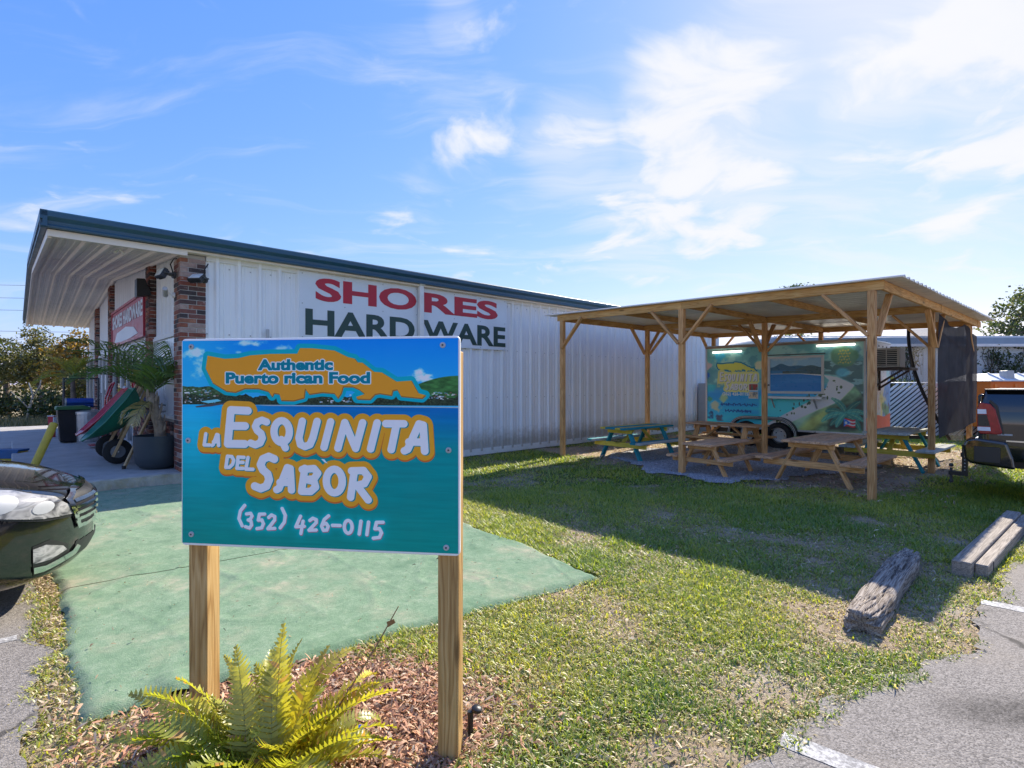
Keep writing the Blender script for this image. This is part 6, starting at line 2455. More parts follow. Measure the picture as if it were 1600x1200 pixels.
def build_trailer():
    ori = TR0 + V * TL
    rz = math.atan2(-V.y, -V.x)
    t = thing('food_trailer', 'food trailer wrapped in a beach mural with serving hatch and tandem wheels behind the shelter', 'food trailer', (ori.x, ori.y, 0), rz)
    AL = mat('trailer_aluminium', (.62, .63, .64), .35, metal=.5, var=.06)
    W = 2.15
    z0, z1 = .44, 2.50
    MB().box((TL / 2, W / 2, (z0 + z1) / 2), (TL, W, z1 - z0)).build('body', mat('trailer_teal', (.10, .26, .29), .4, var=.15), t, bevel=.02)
    print_o = panel_uv('mural', TL - .06, z1 - z0, .03, -.004, z0, imgmat('mural_print', mural_art(), .33, .5), t)
    e = panel_uv('end_mural', W - .06, z1 - z0, 0, 0, z0, imgmat('end_print', end_art(), .35, .5), t)
    e.location = (TL + .004, .03, 0)
    e.rotation_euler = (0, 0, R(90))
    # trims
    for x in (.015, TL - .01):
        MB().box((x, -.008, (z0 + z1) / 2), (.045, .03, z1 - z0)).build('corner_trim', WHITE_TRIM if x > 1 else AL, t, bevel=.004)
    MB().box((TL / 2, -.008, z0 + .02), (TL - .1, .022, .045)).build('bottom_rail', AL, t)
    MB().box((TL / 2, W / 2, z1 + .02), (TL + .03, W + .03, .05)).build('roof', AL, t, bevel=.015)
    MB().box((TL / 2, -.022, z1 - .005), (TL, .03, .05)).build('roof_trim', mat('roof_trim_brown', (.36, .27, .2), .5), t)
    # hatch
    hx0, hz1 = z2(502, 188)
    hx1, hz0 = z2(940, 478)
    f = MB()
    b = .055
    for c, d in ((((hx0 + hx1) / 2, -.022, hz1 - b / 2), (hx1 - hx0, .036, b)), (((hx0 + hx1) / 2, -.022, hz0 + b / 2), (hx1 - hx0, .036, b)), ((hx0 + b / 2, -.022, (hz0 + hz1) / 2), (b, .034, hz1 - hz0 - 2 * b)), ((hx1 - b / 2, -.022, (hz0 + hz1) / 2), (b, .034, hz1 - hz0 - 2 * b))):
        f.box(c, d)
    fo = f.build('hatch', WHITE_TRIM, t, bevel=.004)
    panel_uv('hatch_print', hx1 - hx0 - 2 * b, hz1 - hz0 - 2 * b, hx0 + b, -.018, hz0 + b, imgmat('hatch_print', hatch_art(hx1 - hx0 - 2 * b, hz1 - hz0 - 2 * b), .3, .5), fo)
    MB().lathe([(.02, 0), (.02, .02), (0, .022)], 10, (hx0 + .03, -.04, hz0 + .2), Matrix.Rotation(R(90), 3, 'X')).build('latch', DGREY, fo)
    MB().box(((hx0 + hx1) / 2, -.15, hz0 - .075), (hx1 - hx0 + .06, .28, .022)).box(((hx0 + hx1) / 2, -.285, hz0 - .095), (hx1 - hx0 + .06, .012, .05)).build('serving_shelf', AL, t, bevel=.003)
    for x in (hx0 + .15, hx1 - .15):
        board('shelf_bracket', (x, -.01, hz0 - .34), (x, -.22, hz0 - .09), .02, .03, AL, t, up=(1, 0, 0), bevel=0)
    MB().box(((hx0 + hx1) / 2, -.012, hz1 + .035), (hx1 - hx0 + .05, .03, .02)).build('drip_rail', DGREY, t)
    # light tubes
    m, g, out = newmat('led_tube')
    tcn = g.n('ShaderNodeTexNoise', i={'Scale': 3.0}).outputs[0]
    bs = bsdf(g, out, Base_Color=(.9, .9, .88, 1), Roughness=.3)
    bs.inputs['Emission Color'].default_value = (1, .93, .82, 1)
    bs.inputs['Emission Strength'].default_value = 1.8
    for xa, xb, ya in ((75, 300, 155), (885, 1185, 104)):
        a, z = z2(xa, ya)
        b_, z_ = z2(xb, ya)
        MB().tube([(a, -.05, z), (b_, -.05, z)], .022, 10).build('light_tube', m, t)
        MB().box(((a + b_) / 2, -.022, z + .012), (b_ - a, .03, .04)).build('tube_housing', WHITE_TRIM, t)
    # wheels with fenders
    for px in (1167, 1218):
        x = tm(px, 683)[0]
        c = Vector((x, .06, .315))
        Mx = Matrix.Rotation(R(90), 3, 'X')
        w = MB().lathe([(.19, .0), (.25, .0), (.295, .02), (.315, .05), (.315, .15), (.295, .18), (.2, .18)], 36, c, Mx, cap0=False, cap1=False).build('wheel', RUBBER, t, sharp=40)
        rim = MB().lathe([(.0, .055), (.055, .055), (.06, .03), (.10, .035), (.135, .055), (.165, .045), (.19, .0), (.205, -.004), (.205, .02)], 32, c, Mx, cap0=False, cap1=False)
        rim.build('rim', WHITE_TRIM, w, sharp=35)
        mb = MB()
        for k in range(5):
            an = k * 2 * math.pi / 5
            mb.lathe([(.024, .0), (.02, -.004), (0, -.005)], 8, c + Vector((math.cos(an) * .115, -.038 - .0, math.sin(an) * .115)), Mx @ Matrix.Rotation(R(180), 3, 'X'), cap0=False, cap1=False)
        mb.build('rim_holes', BLACK, w)
        MB().lathe([(.035, .03), (.035, -.03), (.02, -.045), (0, -.045)], 12, c, Mx, cap0=False, cap1=False).build('hub', DGREY, w, sharp=40)
    xa, xb = tm(1167, 683)[0], tm(1218, 683)[0]
    pts_o, pts_i = [], []
    ro, ri = .43, .36
    for k in range(13):
        a = R(180 - 90 * k / 12)
        pts_o.append((xa + ro * math.cos(a), .33 + ro * math.sin(a)))
        pts_i.append((xa + ri * math.cos(a), .33 + ri * math.sin(a)))
    for k in range(13):
        a = R(90 - 90 * k / 12)
        pts_o.append((xb + ro * math.cos(a), .33 + ro * math.sin(a)))
        pts_i.append((xb + ri * math.cos(a), .33 + ri * math.sin(a)))
    mb = MB()
    for i in range(len(pts_o) - 1):
        p = [pts_o[i], pts_o[i + 1], pts_i[i + 1], pts_i[i]]
        mb.prism(p, -.14, .0, Matrix(((1, 0, 0), (0, 0, 1), (0, 1, 0))))
    mb.build('fender', BLACK, t)
    mb = MB()
    for r_, w_ in ((.415, .012), (.385, .010)):
        pts = [(xa + r_ * math.cos(R(180 - 90 * k / 12)), -.143, .33 + r_ * math.sin(R(180 - 90 * k / 12))) for k in range(13)] + [(xb + r_ * math.cos(R(90 - 90 * k / 12)), -.143, .33 + r_ * math.sin(R(90 - 90 * k / 12))) for k in range(13)]
        mb.tube(pts, w_ * .6, 6)
    mb.build('fender_stripes', WHITE_TRIM, t)
    MB().box((TL / 2, W / 2, .36), (TL - .2, W - .5, .12)).build('chassis', BLACK, t)
    for x in (.2, TL - .2):
        MB().tube([(x, .2, 0), (x, .2, .4)], .03).box((x, .2, .01), (.16, .16, .02)).build('jack_stand', DGREY, t)
    # air conditioner on its shelf at the end wall
    CREAM = mat('cream_ac_case', (.76, .72, .64), .45, var=.05, dirt=.2)
    ac = MB().box((TL + .28, .66, 2.12), (.50, .50, .42)).build('air_conditioner', CREAM, t, bevel=.012)
    MB().box((TL + .29, .405, 2.12), (.40, .012, .34)).build('grille_back', BLACK, ac)
    mb = MB()
    for k in range(8):
        mb.box((TL + .29, .396, 1.97 + k * .042), (.40, .014, .012), Matrix.Rotation(R(20), 3, 'X'))
    for k in range(3):
        mb.box((TL + .09 + k * .2, .395, 2.12), (.016, .016, .36))
    mb.build('louvres', CREAM, ac)
    SHB = mat('dark_brown_shelf', (.05, .028, .022), .5, var=.2)
    MB().box((TL + .36, .68, 1.875), (.72, .86, .05)).build('ac_shelf', SHB, t, bevel=.006)
    for y in (.34, 1.02):
        board('ac_bracket', (TL + .02, y, 1.45), (TL + .58, y, 1.85), .04, .05, SHB, t, up=(0, 1, 0))
        board('ac_post', (TL + .03, y, 1.40), (TL + .03, y, 1.85), .04, .05, SHB, t, up=(0, 1, 0))
    mb = MB()
    for k in range(5):
        mb.lathe([(.018, 0), (.018, .012), (0, .014)], 8, (TL + .006, .35 + k * .35, 2.42), Matrix.Rotation(R(90), 3, 'Y'))
    mb.build('marker_lamps', BLACK, t)
    MB().box((TL + .06, 1.4, 2.1), (.10, .30, .10)).build('wall_lamp', WHITE_TRIM, t, bevel=.01)
    # tow tongue at the far end
    mb = MB()
    mb.bar((TL, .5, .4), (TL + 1.0, W / 2, .4), .06, .08).bar((TL, W - .5, .4), (TL + 1.0, W / 2, .4), .06, .08).tube([(TL + 1.0, W / 2, 0.05), (TL + 1.0, W / 2, .7)], .03)
    mb.build('tow_tongue', BLACK, t)


build_trailer()
# ================================================================== BACKGROUND RIGHT
def leaf_quads(cent, size, cols, nrm_up=.3, aspect=.55, rg=rng):
    """kite shaped leaves at the given centres"""
    n = len(cent)
    d = rg.normal(0, 1, (n, 3))
    d /= np.linalg.norm(d, axis=1)[:, None]
    u = rg.normal(0, 1, (n, 3))
    u[:, 2] += nrm_up
    s = np.cross(d, u)
    s /= np.linalg.norm(s, axis=1)[:, None] + 1e-9
    L = rg.uniform(*size, n)[:, None]
    out = np.stack([cent - d * L * .5, cent + s * L * aspect * .5, cent + d * L * .5, cent - s * L * aspect * .5], 1)
    ci = rg.integers(0, len(cols), n)
    col = np.array(cols)[ci] * rg.uniform(.7, 1.3, (n, 1))
    return out.reshape(-1, 3), np.arange(n * 4).reshape(n, 4), np.repeat(col, 4, 0)


def clumped(n, blobs, clump=.22, per=26, rg=rng, shell=.55):
    """leaf centres gathered in twig clumps inside a set of ellipsoids"""
    vols = np.array([b[3] * b[4] * b[5] for b in blobs])
    k = max(1, n // per)
    bi = rg.choice(len(blobs), k, p=vols / vols.sum())
    d = rg.normal(0, 1, (k, 3))
    d /= np.linalg.norm(d, axis=1)[:, None]
    r = (shell + (1 - shell) * rg.random(k)) ** .8
    r = np.where(rg.random(k) < .25, rg.random(k) * .8, r)
    B_ = np.array([b[:6] for b in blobs], float)[bi]
    c = B_[:, :3] + d * r[:, None] * B_[:, 3:]
    cc = np.repeat(c, per, 0)
    cl = np.repeat(clump * rg.uniform(.5, 1.3, k), per)
    return cc + rg.normal(0, 1, cc.shape) * cl[:, None] * np.array((1, 1, .6))


LEAF = leafmat('tree_leaf', .38, .5, .04)
BARK = mat('grey_brown_bark', (.16, .125, .095), .95, var=.35, scale=12, bump=.8, bscale=30)


def tree(name, label, cat, base, blobs, n, size, cols, trunk_r, group, limbs=None, clump=.25, per=26, seed=0, forks=True):
    rg = np.random.default_rng(1000 + seed)
    t = thing(name, label, cat, base, 0, group)
    mb = MB()
    top = max(b[2] for b in blobs)
    low = min(b[2] for b in blobs)
    mid = Vector((np.mean([b[0] for b in blobs]) * .5, np.mean([b[1] for b in blobs]) * .5, low * .75))
    mb.tube([(0, 0, -.2), (trunk_r * .4, 0, mid.z * .5), mid], [trunk_r * 1.25, trunk_r, trunk_r * .75], 10)
    for b in blobs:
        e = Vector((b[0], b[1], b[2] + b[5] * .4))
        m = mid.lerp(e, .5) + Vector(rg.normal(0, .12 * (b[3]), 3))
        mb.tube([mid, m, e], [trunk_r * .6, trunk_r * .38, trunk_r * .1], 7)
        for _ in range(4):
            q = mid.lerp(e, rg.uniform(.4, .9))
            dd = Vector(rg.normal(0, 1, 3))
            dd.normalize()
            e2 = Vector(b[:3]) + Vector((dd.x * b[3], dd.y * b[4], dd.z * b[5])) * .9
            mb.tube([q, q.lerp(e2, .5) + Vector((0, 0, .1 * b[5])), e2], [trunk_r * .25, trunk_r * .14, trunk_r * .04], 5)
    mb.build('trunk', BARK, t, smooth=True)
    c = clumped(n, blobs, clump, per, rg)
    v, f, tt = leaf_quads(c, size, cols, rg=rg)
    link('crown', npmesh('crown', v, f, tt), t, LEAF)
    return t


DKG = [(.030, .055, .016), (.045, .075, .02), (.06, .09, .026), (.022, .042, .014), (.085, .105, .03)]
MIDG = [(.06, .10, .022), (.085, .125, .03), (.045, .08, .02), (.12, .14, .035)]
YEL_ = [(.36, .20, .03), (.28, .17, .035), (.42, .27, .05), (.20, .15, .035), (.12, .12, .03)]
OLIVE = [(.12, .125, .035), (.09, .10, .03), (.16, .15, .045), (.065, .08, .024), (.20, .17, .06)]
BRN = [(.17, .125, .06), (.22, .16, .08), (.12, .10, .045), (.10, .11, .035)]


def build_back_right():
    t = thing('back_building', 'long low white building with a blue grey roof edge behind the shelter and trailer', 'building', (9.0, 18.0, 0))
    WW = mat('white_wall_paint', (.66, .70, .73), .7, var=.06, scale=.7, dirt=.3, dirtcol=(.42, .45, .44), dscale=.6)
    MB().box((16, 4, 1.42), (32, 8, 2.84)).build('wall', WW, t)
    MB().box((16, 4, 2.99), (32.4, 8.5, .24)).build('roof_edge', mat('blue_grey_edge', (.22, .30, .38), .5, var=.08), t, bevel=.02)
    MB().box((16, -.2, 2.84), (32.3, .12, .09)).build('lower_trim', WHITE_TRIM, t)
    MB().box((16, 4, 3.13), (32.2, 8.2, .06)).build('roof', WHITE_TRIM, t)
    x = 1.2
    while x < 31:
        MB().box((x, -.012, 1.4), (.05, .03, 2.76)).build('batten', WW, t)
        x += 1.22
    # vines
    VI = mat('vine_stem', (.10, .075, .055), .9, var=.3)
    for k, (x0, x1, lab) in enumerate(((12.0, 13.7, 'bare hanging vine stems on the white wall beside the food trailer'), (15.2, 20.0, 'leafy dark vine climbing the white wall right of the shade cloth'))):
        v = thing('vine', lab, 'vine', (x0, 17.9, 0))
        rg = np.random.default_rng(50 + k)
        mb = MB()
        ends = []
        for i in range(26 if k == 0 else 44):
            a = rg.uniform(0, x1 - x0)
            z = rg.uniform(2.5, 2.9)
            p = [Vector((a, rg.uniform(-.06, .02), z))]
            zend = rg.uniform(.6, 2.0)
            while p[-1].z > zend:
                p.append(p[-1] + Vector((rg.normal(0, .05), rg.normal(0, .012), -rg.uniform(.08, .2))))
            mb.tube(p, [rg.uniform(.006, .014)] * len(p), 5)
            ends += p
        mb.build('stems', VI, v)
        if k == 0:
            pts = np.array([list(e) for e in ends if e.z > 2.2])
            pts = pts[rg.integers(0, len(pts), 500)] + rg.normal(0, .06, (500, 3))
        else:
            pts = np.array([list(e) for e in ends])
            pts = pts[rg.integers(0, len(pts), 2600)] + rg.normal(0, .10, (2600, 3))
            pts = np.concatenate([pts, clumped(5200, [(1.3, -.2, 1.95, .75, .3, .75), (2.0, -.2, 1.35, .9, .35, .6), (3.9, -.2, 1.5, .9, .4, .6), (3.2, -.2, 1.2, 1.6, .4, .5)], .12, 20, rg)])
        vv, ff, tt = leaf_quads(pts, (.05, .12), DKG if k else OLIVE + DKG, rg=rg)
        link('leaves', npmesh('leaves', vv, ff, tt), v, LEAF)
    rg = np.random.default_rng(77)
    for k, (lab, bl, n) in enumerate((('dense dark shrub row along the base of the white wall right of the shade cloth', [(.5, 0, 1.0, 1.3, .5, 1.0), (2.6, 0, 1.15, 1.4, .6, 1.0), (5.0, 0, 1.1, 1.6, .6, 1.1), (7.2, 0, 1.0, 1.5, .6, 1.0)], 9000),
                                      ('low leafy creeper over the slatted fence beside the food trailer', [(-3.4, -.9, 1.5, .45, .2, .25), (-2.7, -.9, 1.5, .5, .2, .22), (-2.1, -.9, 1.45, .4, .2, .22)], 1500))):
        b = thing('shrub', lab, 'shrub', (14.0, 17.0, 0))
        c = clumped(n, bl, .13, 22, rg)
        vv, ff, tt = leaf_quads(c, (.06, .13), DKG + OLIVE[:2], rg=rg)
        link('foliage', npmesh('foliage', vv, ff, tt), b, LEAF)
        mb = MB()
        for q in bl:
            for i in range(3):
                mb.tube([(q[0] + rg.normal(0, .1), q[1], 0), (q[0] + rg.normal(0, .2), q[1], q[2])], [.03, .012], 5)
        mb.build('stems', BARK, b)
    # slatted fence
    f = thing('slat_fence', 'fence of diagonal pale slats in a wire frame behind the picnic tables', 'fence', (10.9, 15.6, 0))
    SL = mat('pale_fence_slat', (.62, .68, .74), .5, var=.08, rnd=.06)
    Lf, H = 6.6, 1.5
    k = 0
    x = -H
    while x < Lf:
        x0, x1 = max(0.0, x), min(Lf, x + H * 1.25)
        za, zb_ = (x0 - x) / 1.25, (x1 - x) / 1.25
        if x1 - x0 > .05:
            board('slat', (x0, -.0 - .012 * (k % 2), .06 + za), (x1, -.0 - .012 * (k % 2), .06 + zb_), .012, .062, SL, f, up=(0, 1, 0) if False else (0, 0, 1), bevel=0)
        x += .165
        k += 1
    mb = MB()
    for i in range(5):
        mb.tube([(i * Lf / 4, .05, 0), (i * Lf / 4, .05, H + .12)], .03, 8)
    mb.tube([(0, .05, H + .08), (Lf, .05, H + .08)], .022, 8)
    mb.tube([(0, .05, .06), (Lf, .05, .06)], .014, 8)
    mb.build('frame', GALV, f)
    mb = MB().box((Lf / 2, .09, H / 2), (Lf, .02, H - .1))
    mb.build('backing_screen', mat('dark_screen', (.05, .065, .08), .8), f)
    # orange utility trailer with pale ribbed roof
    o = thing('utility_trailer', 'orange utility trailer with a pale hipped roof and grey vent behind the pickup', 'trailer', (12.45, 13.9, 0))
    MB().box((1.7, .7, 1.01), (3.4, 1.4, 1.22)).build('body', mat('orange_panel', (.85, .19, .015), .45, var=.08), o, bevel=.02)
    mb = MB()
    for k in range(7):
        mb.box((.12 + k * .52, -.012, 1.0), (.05, .03, 1.1))
    for k in range(6):
        mb.box((1.7, -.008, .6 + k * .17), (3.38, .016, .012))
    mb.build('side_ribs', mat('orange_rib', (.88, .26, .05), .45), o)
    vs = [(-.06, -.08, 1.63), (3.46, -.08, 1.63), (3.46, 1.48, 1.63), (-.06, 1.48, 1.63), (.28, .40, 1.83), (3.1, .40, 1.83), (3.1, 1.0, 1.83), (.28, 1.0, 1.83)]
    MB().add(vs, [(0, 1, 2, 3), (4, 5, 6, 7), (0, 1, 5, 4), (1, 2, 6, 5), (2, 3, 7, 6), (3, 0, 4, 7)]).build('roof', SIGNWHITE, o)
    mb = MB()
    for k in range(8):
        x = .28 + k * .40
        mb.bar((x, -.085, 1.64), (x, .40, 1.845), .03, .03)
    mb.box((1.7, -.09, 1.635), (3.5, .03, .03))
    mb.build('roof_ribs', WHITE_TRIM, o)
    MB().prism([(.42, 1.60), (.72, 1.60), (.68, 1.68), (.66, 1.90), (.48, 1.90), (.46, 1.68)], .05, .28, Matrix(((1, 0, 0), (0, 0, 1), (0, 1, 0)))).build('vent', LGREY, o, bevel=.01)
    for x in (.9, 2.4):
        w = MB().lathe([(.14, 0), (.28, .02), (.30, .06), (.30, .16), (.2, .2)], 24, (x, .1, .30), Matrix.Rotation(R(90), 3, 'X') @ Matrix.Scale(-1, 3, (0, 0, 1)), cap0=False).build('wheel', RUBBER, o, sharp=40)
    # trees on the right
    tree('oak_tree', 'spreading oak with dark open branches beyond the right end of the white building', 'tree', (22.6, 22.5, 0),
         [(-.9, 0, 4.4, 1.7, 1.6, .75), (.7, 0, 5.3, 1.7, 1.8, .9), (2.6, .5, 5.0, 2.2, 2, 1.2), (-2.0, -.4, 3.7, 1.0, 1.0, .38), (-1.0, 0, 3.1, 1.1, .8, .35), (1.6, .2, 3.9, 1.7, 1.5, .6)], 9000, (.10, .2), DKG + OLIVE[:2], .28, None, clump=.2, per=24, seed=1)
    tree('tree', 'dark tree crown just showing over the shelter roof', 'tree', (21.6, 40, 0), [(0, 0, 8.3, 1.2, 1.2, .75), (.9, 0, 7.6, 1.3, 1.2, .8), (-1.2, 0, 7.2, 1.4, 1.4, .9)], 4500, (.14, .26), DKG, .25, None, clump=.25, seed=2)
    tree('tree', 'sunlit green tree showing between trailer roof and shelter beam', 'tree', (11.9, 22.5, 0), [(0, 0, 2.9, .8, .9, .9), (.5, 0, 2.3, .7, .8, .8)], 3500, (.08, .16), MIDG, .12, None, clump=.16, seed=3)


build_back_right()

# ================================================================== TIMBERS
OLDW = wood('weathered_tie', (.07, .052, .04), (.27, .22, .175), (.44, .385, .32), grain=2.2, rough=.9, bump=1.0, rnd=.05)
NEWW = wood('grey_timber', (.17, .145, .12), (.31, .265, .215), (.42, .365, .30), grain=1.7, rough=.85, bump=.5, rnd=.05)


def build_timbers():
    # old railway tie: cracked, rounded, with real grooves
    a, b = Vector((2.17, 3.33, 0)), Vector((3.52, 4.70, 0))
    L = (b - a).length
    ang = math.atan2(b.y - a.y, b.x - a.x)
    t = thing('railroad_tie', 'old cracked grey railroad tie lying half in shade at the edge of the parking lot', 'timber', (*a[:2], 0), ang)
    nu, nv = 170, 96
    w, h = .20, .145
    u = np.linspace(0, 1, nu + 1)
    k = np.arange(nv) / nv
    # rounded rectangle outline
    an = 2 * np.pi * k
    ex = 5.0
    ca, sa = np.cos(an), np.sin(an)
    rr = (np.abs(ca) ** ex + np.abs(sa) ** ex) ** (-1 / ex)
    oy, oz = rr * ca * w / 2, rr * sa * h / 2
    per = np.cumsum(np.hypot(np.diff(oy, append=oy[0]), np.diff(oz, append=oz[0])))
    UU, PP = np.meshgrid(u * L, per, indexing='ij')
    g1 = fbm(UU * 2.2 + 3, PP * 42, 3)
    wav = fbm(UU * 1.6, PP * 5, 2)
    g2 = fbm(UU * 1.3 + 8, (PP + (wav - .5) * .16) * 26 + 5, 2)
    crack = np.exp(-((g2 - .5) / .035) ** 2)
    depth = .004 * (g1 - .5) * 2 + crack * .034 + .012 * (fbm(UU * 4, PP * 9, 3) - .5) * 2
    # decayed far end with a hole
    far = sstep(UU / L, .72, 1.0)
    depth = depth + far * (.035 * fbm(UU * 6, PP * 12, 3) + .012)
    hole = np.exp(-(((UU - L * .88) / .09) ** 2 + ((PP - per[int(nv * .25)]) / .05) ** 2))
    depth = depth + hole * .075
    endr = .03 * np.clip(1 - np.minimum(UU, L - UU) / .03, 0, 1) ** 2
    depth = depth + endr * .8
    rad = np.hypot(oy, oz)[None]
    sc = 1 - depth / rad
    taper = 1 - .10 * far
    Y_, Z_ = oy[None] * sc * taper, oz[None] * sc * taper
    X_ = UU + (fbm(PP * 30, PP * 0 + 2, 2) - .5) * .05 * np.where(UU < .02, 1, 0) + np.where(UU > L - .02, (fbm(PP * 25, PP * 0 + 5, 2) - .5) * .12, 0)
    Vv = np.stack([X_, Y_, Z_ + h / 2 - .015], -1).reshape(-1, 3)
    idx = np.arange((nu + 1) * nv).reshape(nu + 1, nv)
    nx = np.roll(idx, -1, 1)
    q = np.stack([idx[:-1], nx[:-1], nx[1:], idx[1:]], -1).reshape(-1, 4)
    # end caps as fans of quads
    c0, c1 = len(Vv), len(Vv) + 1
    Vv = np.concatenate([Vv, [[.02, 0, h / 2 - .015], [L - .05, 0, h / 2 - .03]]])
    tri = []
    for i in range(0, nv, 2):
        tri.append((c0, idx[0, (i + 2) % nv], idx[0, i + 1], idx[0, i]))
        tri.append((c1, idx[-1, i], idx[-1, i + 1], idx[-1, (i + 2) % nv]))
    me = npmesh('timber', Vv, np.concatenate([q, np.array(tri)]), smooth=True)
    link('timber', me, t, OLDW)
    rg = np.random.default_rng(4)
    # newer timber
    a2 = Vector((3.66, 4.27, 0))
    t = thing('timber_kerb', 'squared grey landscape timber with a stepped end marking the parking edge by the pickup', 'timber', (*a2[:2], 0), TH - R(3))
    board('timber', (-.03, .05, .062), (2.6, .05, .062), .125, .13, NEWW, t, bevel=.006)
    board('side_timber', (.08, -.058, .05), (2.6, -.058, .05), .085, .105, NEWW, t, bevel=.006)
    MB().box((.28, -.103, .05), (.012, .006, .105)).build('strap', DGREY, t)


build_timbers()

# ================================================================== PICKUP TRUCK
CARBLK = mat('black_car_paint', (.006, .006, .007), .12, var=.1, spec=.6, coat=1.0, rvar=.02)
DKPLAST = mat('dark_bumper_plastic', (.02, .02, .021), .35, var=.2)
TAIL = mat('tail_lamp_red', (.34, .004, .012), .16, var=.3, scale=20, coat=.25)
TAILW = mat('tail_lamp_white', (.72, .74, .78), .12, var=.1, coat=.6)


def build_truck():
    o = Vector((6.09, 7.10, 0))
    rz = math.atan2(-V.y, -V.x)
    t = thing('pickup_truck', 'black pickup truck with red tail lamp and tow hitch parked at the right edge', 'pickup truck', o, rz)
    # bed side (right side is local Y = 0), outline in X-Z
    def side(y0, y1):
        pts = [(.10, .62), (.085, .9), (.10, 1.30), (.13, 1.43), (.17, 1.46), (1.86, 1.47), (1.86, .56), (1.72, .56)]
        cx, r_ = 1.22, .47
        for k in range(9):
            a = R(0 + 180 * k / 8)
            pts.append((cx + r_ * math.cos(a), .50 + r_ * math.sin(a)))
        pts += [(.60, .56), (.30, .60)]
        return pts
    def bulge(z):
        return .05 * max(0, (.75 - z) / .3) ** 2 + .10 * max(0, (z - 1.02) / .45) ** 1.8
    for sgn, yb in ((1, 0.0), (-1, 2.0)):
        mb = MB()
        nx_, nz_ = 70, 40
        xs_, zs_ = np.linspace(.09, 1.86, nx_ + 1), np.linspace(.56, 1.465, nz_ + 1)
        for x in xs_:
            for z in zs_:
                mb.v.append((max(x, .085 + .05 * max(0, (z - 1.2) / .26)), yb + sgn * (bulge(z) - .006 + .03 * max(0, (.16 - x) / .08) ** 2), z))
        for i in range(nx_):
            for j in range(nz_):
                xc, zc = (xs_[i] + xs_[i + 1]) / 2, (zs_[j] + zs_[j + 1]) / 2
                if math.hypot(xc - 1.22, zc - .50) < .46:
                    continue
                a_ = i * (nz_ + 1) + j
                mb.f.append((a_, a_ + nz_ + 1, a_ + nz_ + 2, a_ + 1))
                mb.m.append(0)
        mb.build('side_skin', CARBLK, t, smooth=True)
    for y0, y1 in ((.115, .16), (1.84, 1.885)):
        mb = MB().prism(side(0, 0), y0, y1, Matrix(((1, 0, 0), (0, 0, 1), (0, 1, 0))))
        mb.build('bed_side', CARBLK, t, bevel=.03, seg=3, sharp=35)
    MB().box((.10, 1.0, 1.0), (.07, 1.80, .84)).build('tailgate', CARBLK, t, bevel=.03)
    MB().box((.055, 1.0, 1.22), (.02, .22, .07)).build('tailgate_handle', DKPLAST, t)
    MB().box((1.0, 1.0, .62), (1.75, 1.85, .06)).build('bed_floor', DKPLAST, t)
    for y in (.05, 1.95):
        MB().box((1.0, y, 1.475), (1.72, .09, .022)).build('bed_rail_cap', DKPLAST, t, bevel=.006)
    # tonneau cover in an even pale grey
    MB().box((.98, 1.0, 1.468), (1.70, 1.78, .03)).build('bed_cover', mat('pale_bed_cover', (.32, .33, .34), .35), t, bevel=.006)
    for y, s in ((-.006, 1), (2.006, -1)):
        lm = MB().prism([(.07, .95), (.07, 1.24), (.10, 1.31), (.20, 1.29), (.25, 1.22), (.315, .93), (.30, .90), (.10, .90)], y - .02, y + .03, Matrix(((1, 0, 0), (0, 0, 1), (0, 1, 0))))
        l_ = lm.build('tail_lamp', TAIL, t, bevel=.008)
        yy = y - .024 * s
        MB().prism([(.075, 1.16), (.075, 1.22), (.16, 1.22), (.165, 1.16)], yy - .004, yy + .004, Matrix(((1, 0, 0), (0, 0, 1), (0, 1, 0)))).prism([(.075, .94), (.075, .99), (.20, .99), (.205, .94)], yy - .004, yy + .004, Matrix(((1, 0, 0), (0, 0, 1), (0, 1, 0)))).build('reverse_lens', TAILW, l_)
        MB().prism([(.08, 1.0), (.08, 1.15), (.165, 1.15), (.20, 1.0)], yy - .003, yy + .003, Matrix(((1, 0, 0), (0, 0, 1), (0, 1, 0)))).build('dark_lens', DKPLAST, l_)
        MB().prism([(.315, .90), (.245, 1.25), (.18, 1.33), (.20, 1.345), (.27, 1.27), (.335, .90)], y - .008, y + .02, Matrix(((1, 0, 0), (0, 0, 1), (0, 1, 0)))).build('lamp_surround', DKPLAST, l_)
    # bumper wrapping the corner
    prof = [(.0, .50), (-.06, .56), (-.075, .74), (-.04, .82), (.05, .84), (.36, .80), (.42, .60), (.44, .46), (.30, .47)]
    for y0, y1 in ((-.035, .32), (1.68, 2.035)):
        MB().prism(prof, y0, y1, Matrix(((1, 0, 0), (0, 0, 1), (0, 1, 0)))).build('bumper_end', CARBLK, t, bevel=.03, seg=3)
    MB().prism([(.0, .52), (-.07, .58), (-.07, .74), (-.03, .80), (.10, .80), (.10, .52)], .32, 1.68, Matrix(((1, 0, 0), (0, 0, 1), (0, 1, 0)))).build('bumper', DKPLAST, t, bevel=.02)
    MB().box((.17, -.045, .63), (.26, .012, .20)).build('bumper_insert', DKPLAST, t, bevel=.01)
    MB().box((1.1, -.008, .82), (1.5, .018, .018)).build('side_strip', CHROME, t)
    MB().box((.34, -.005, .90), (.14, .016, .02)).build('lower_strip', LGREY, t)
    MB().box((.32, -.003, .70), (.06, .012, .22)).build('gap', BLACK, t)
    # exhaust
    MB().tube([(.55, .12, .36), (1.2, .35, .38)], .052, 16, caps=False).tube([(.55, .12, .36), (1.2, .35, .38)], .046, 16, caps=False).build('exhaust', DKPLAST, t, sharp=60)
    # hitch: drop bar with holes and ball mount
    h = MB()
    h.bar((.25, 1.0, .50), (-.22, 1.0, .50), .06, .06)
    h.box((-.17, 1.0, .42), (.07, .055, .46))
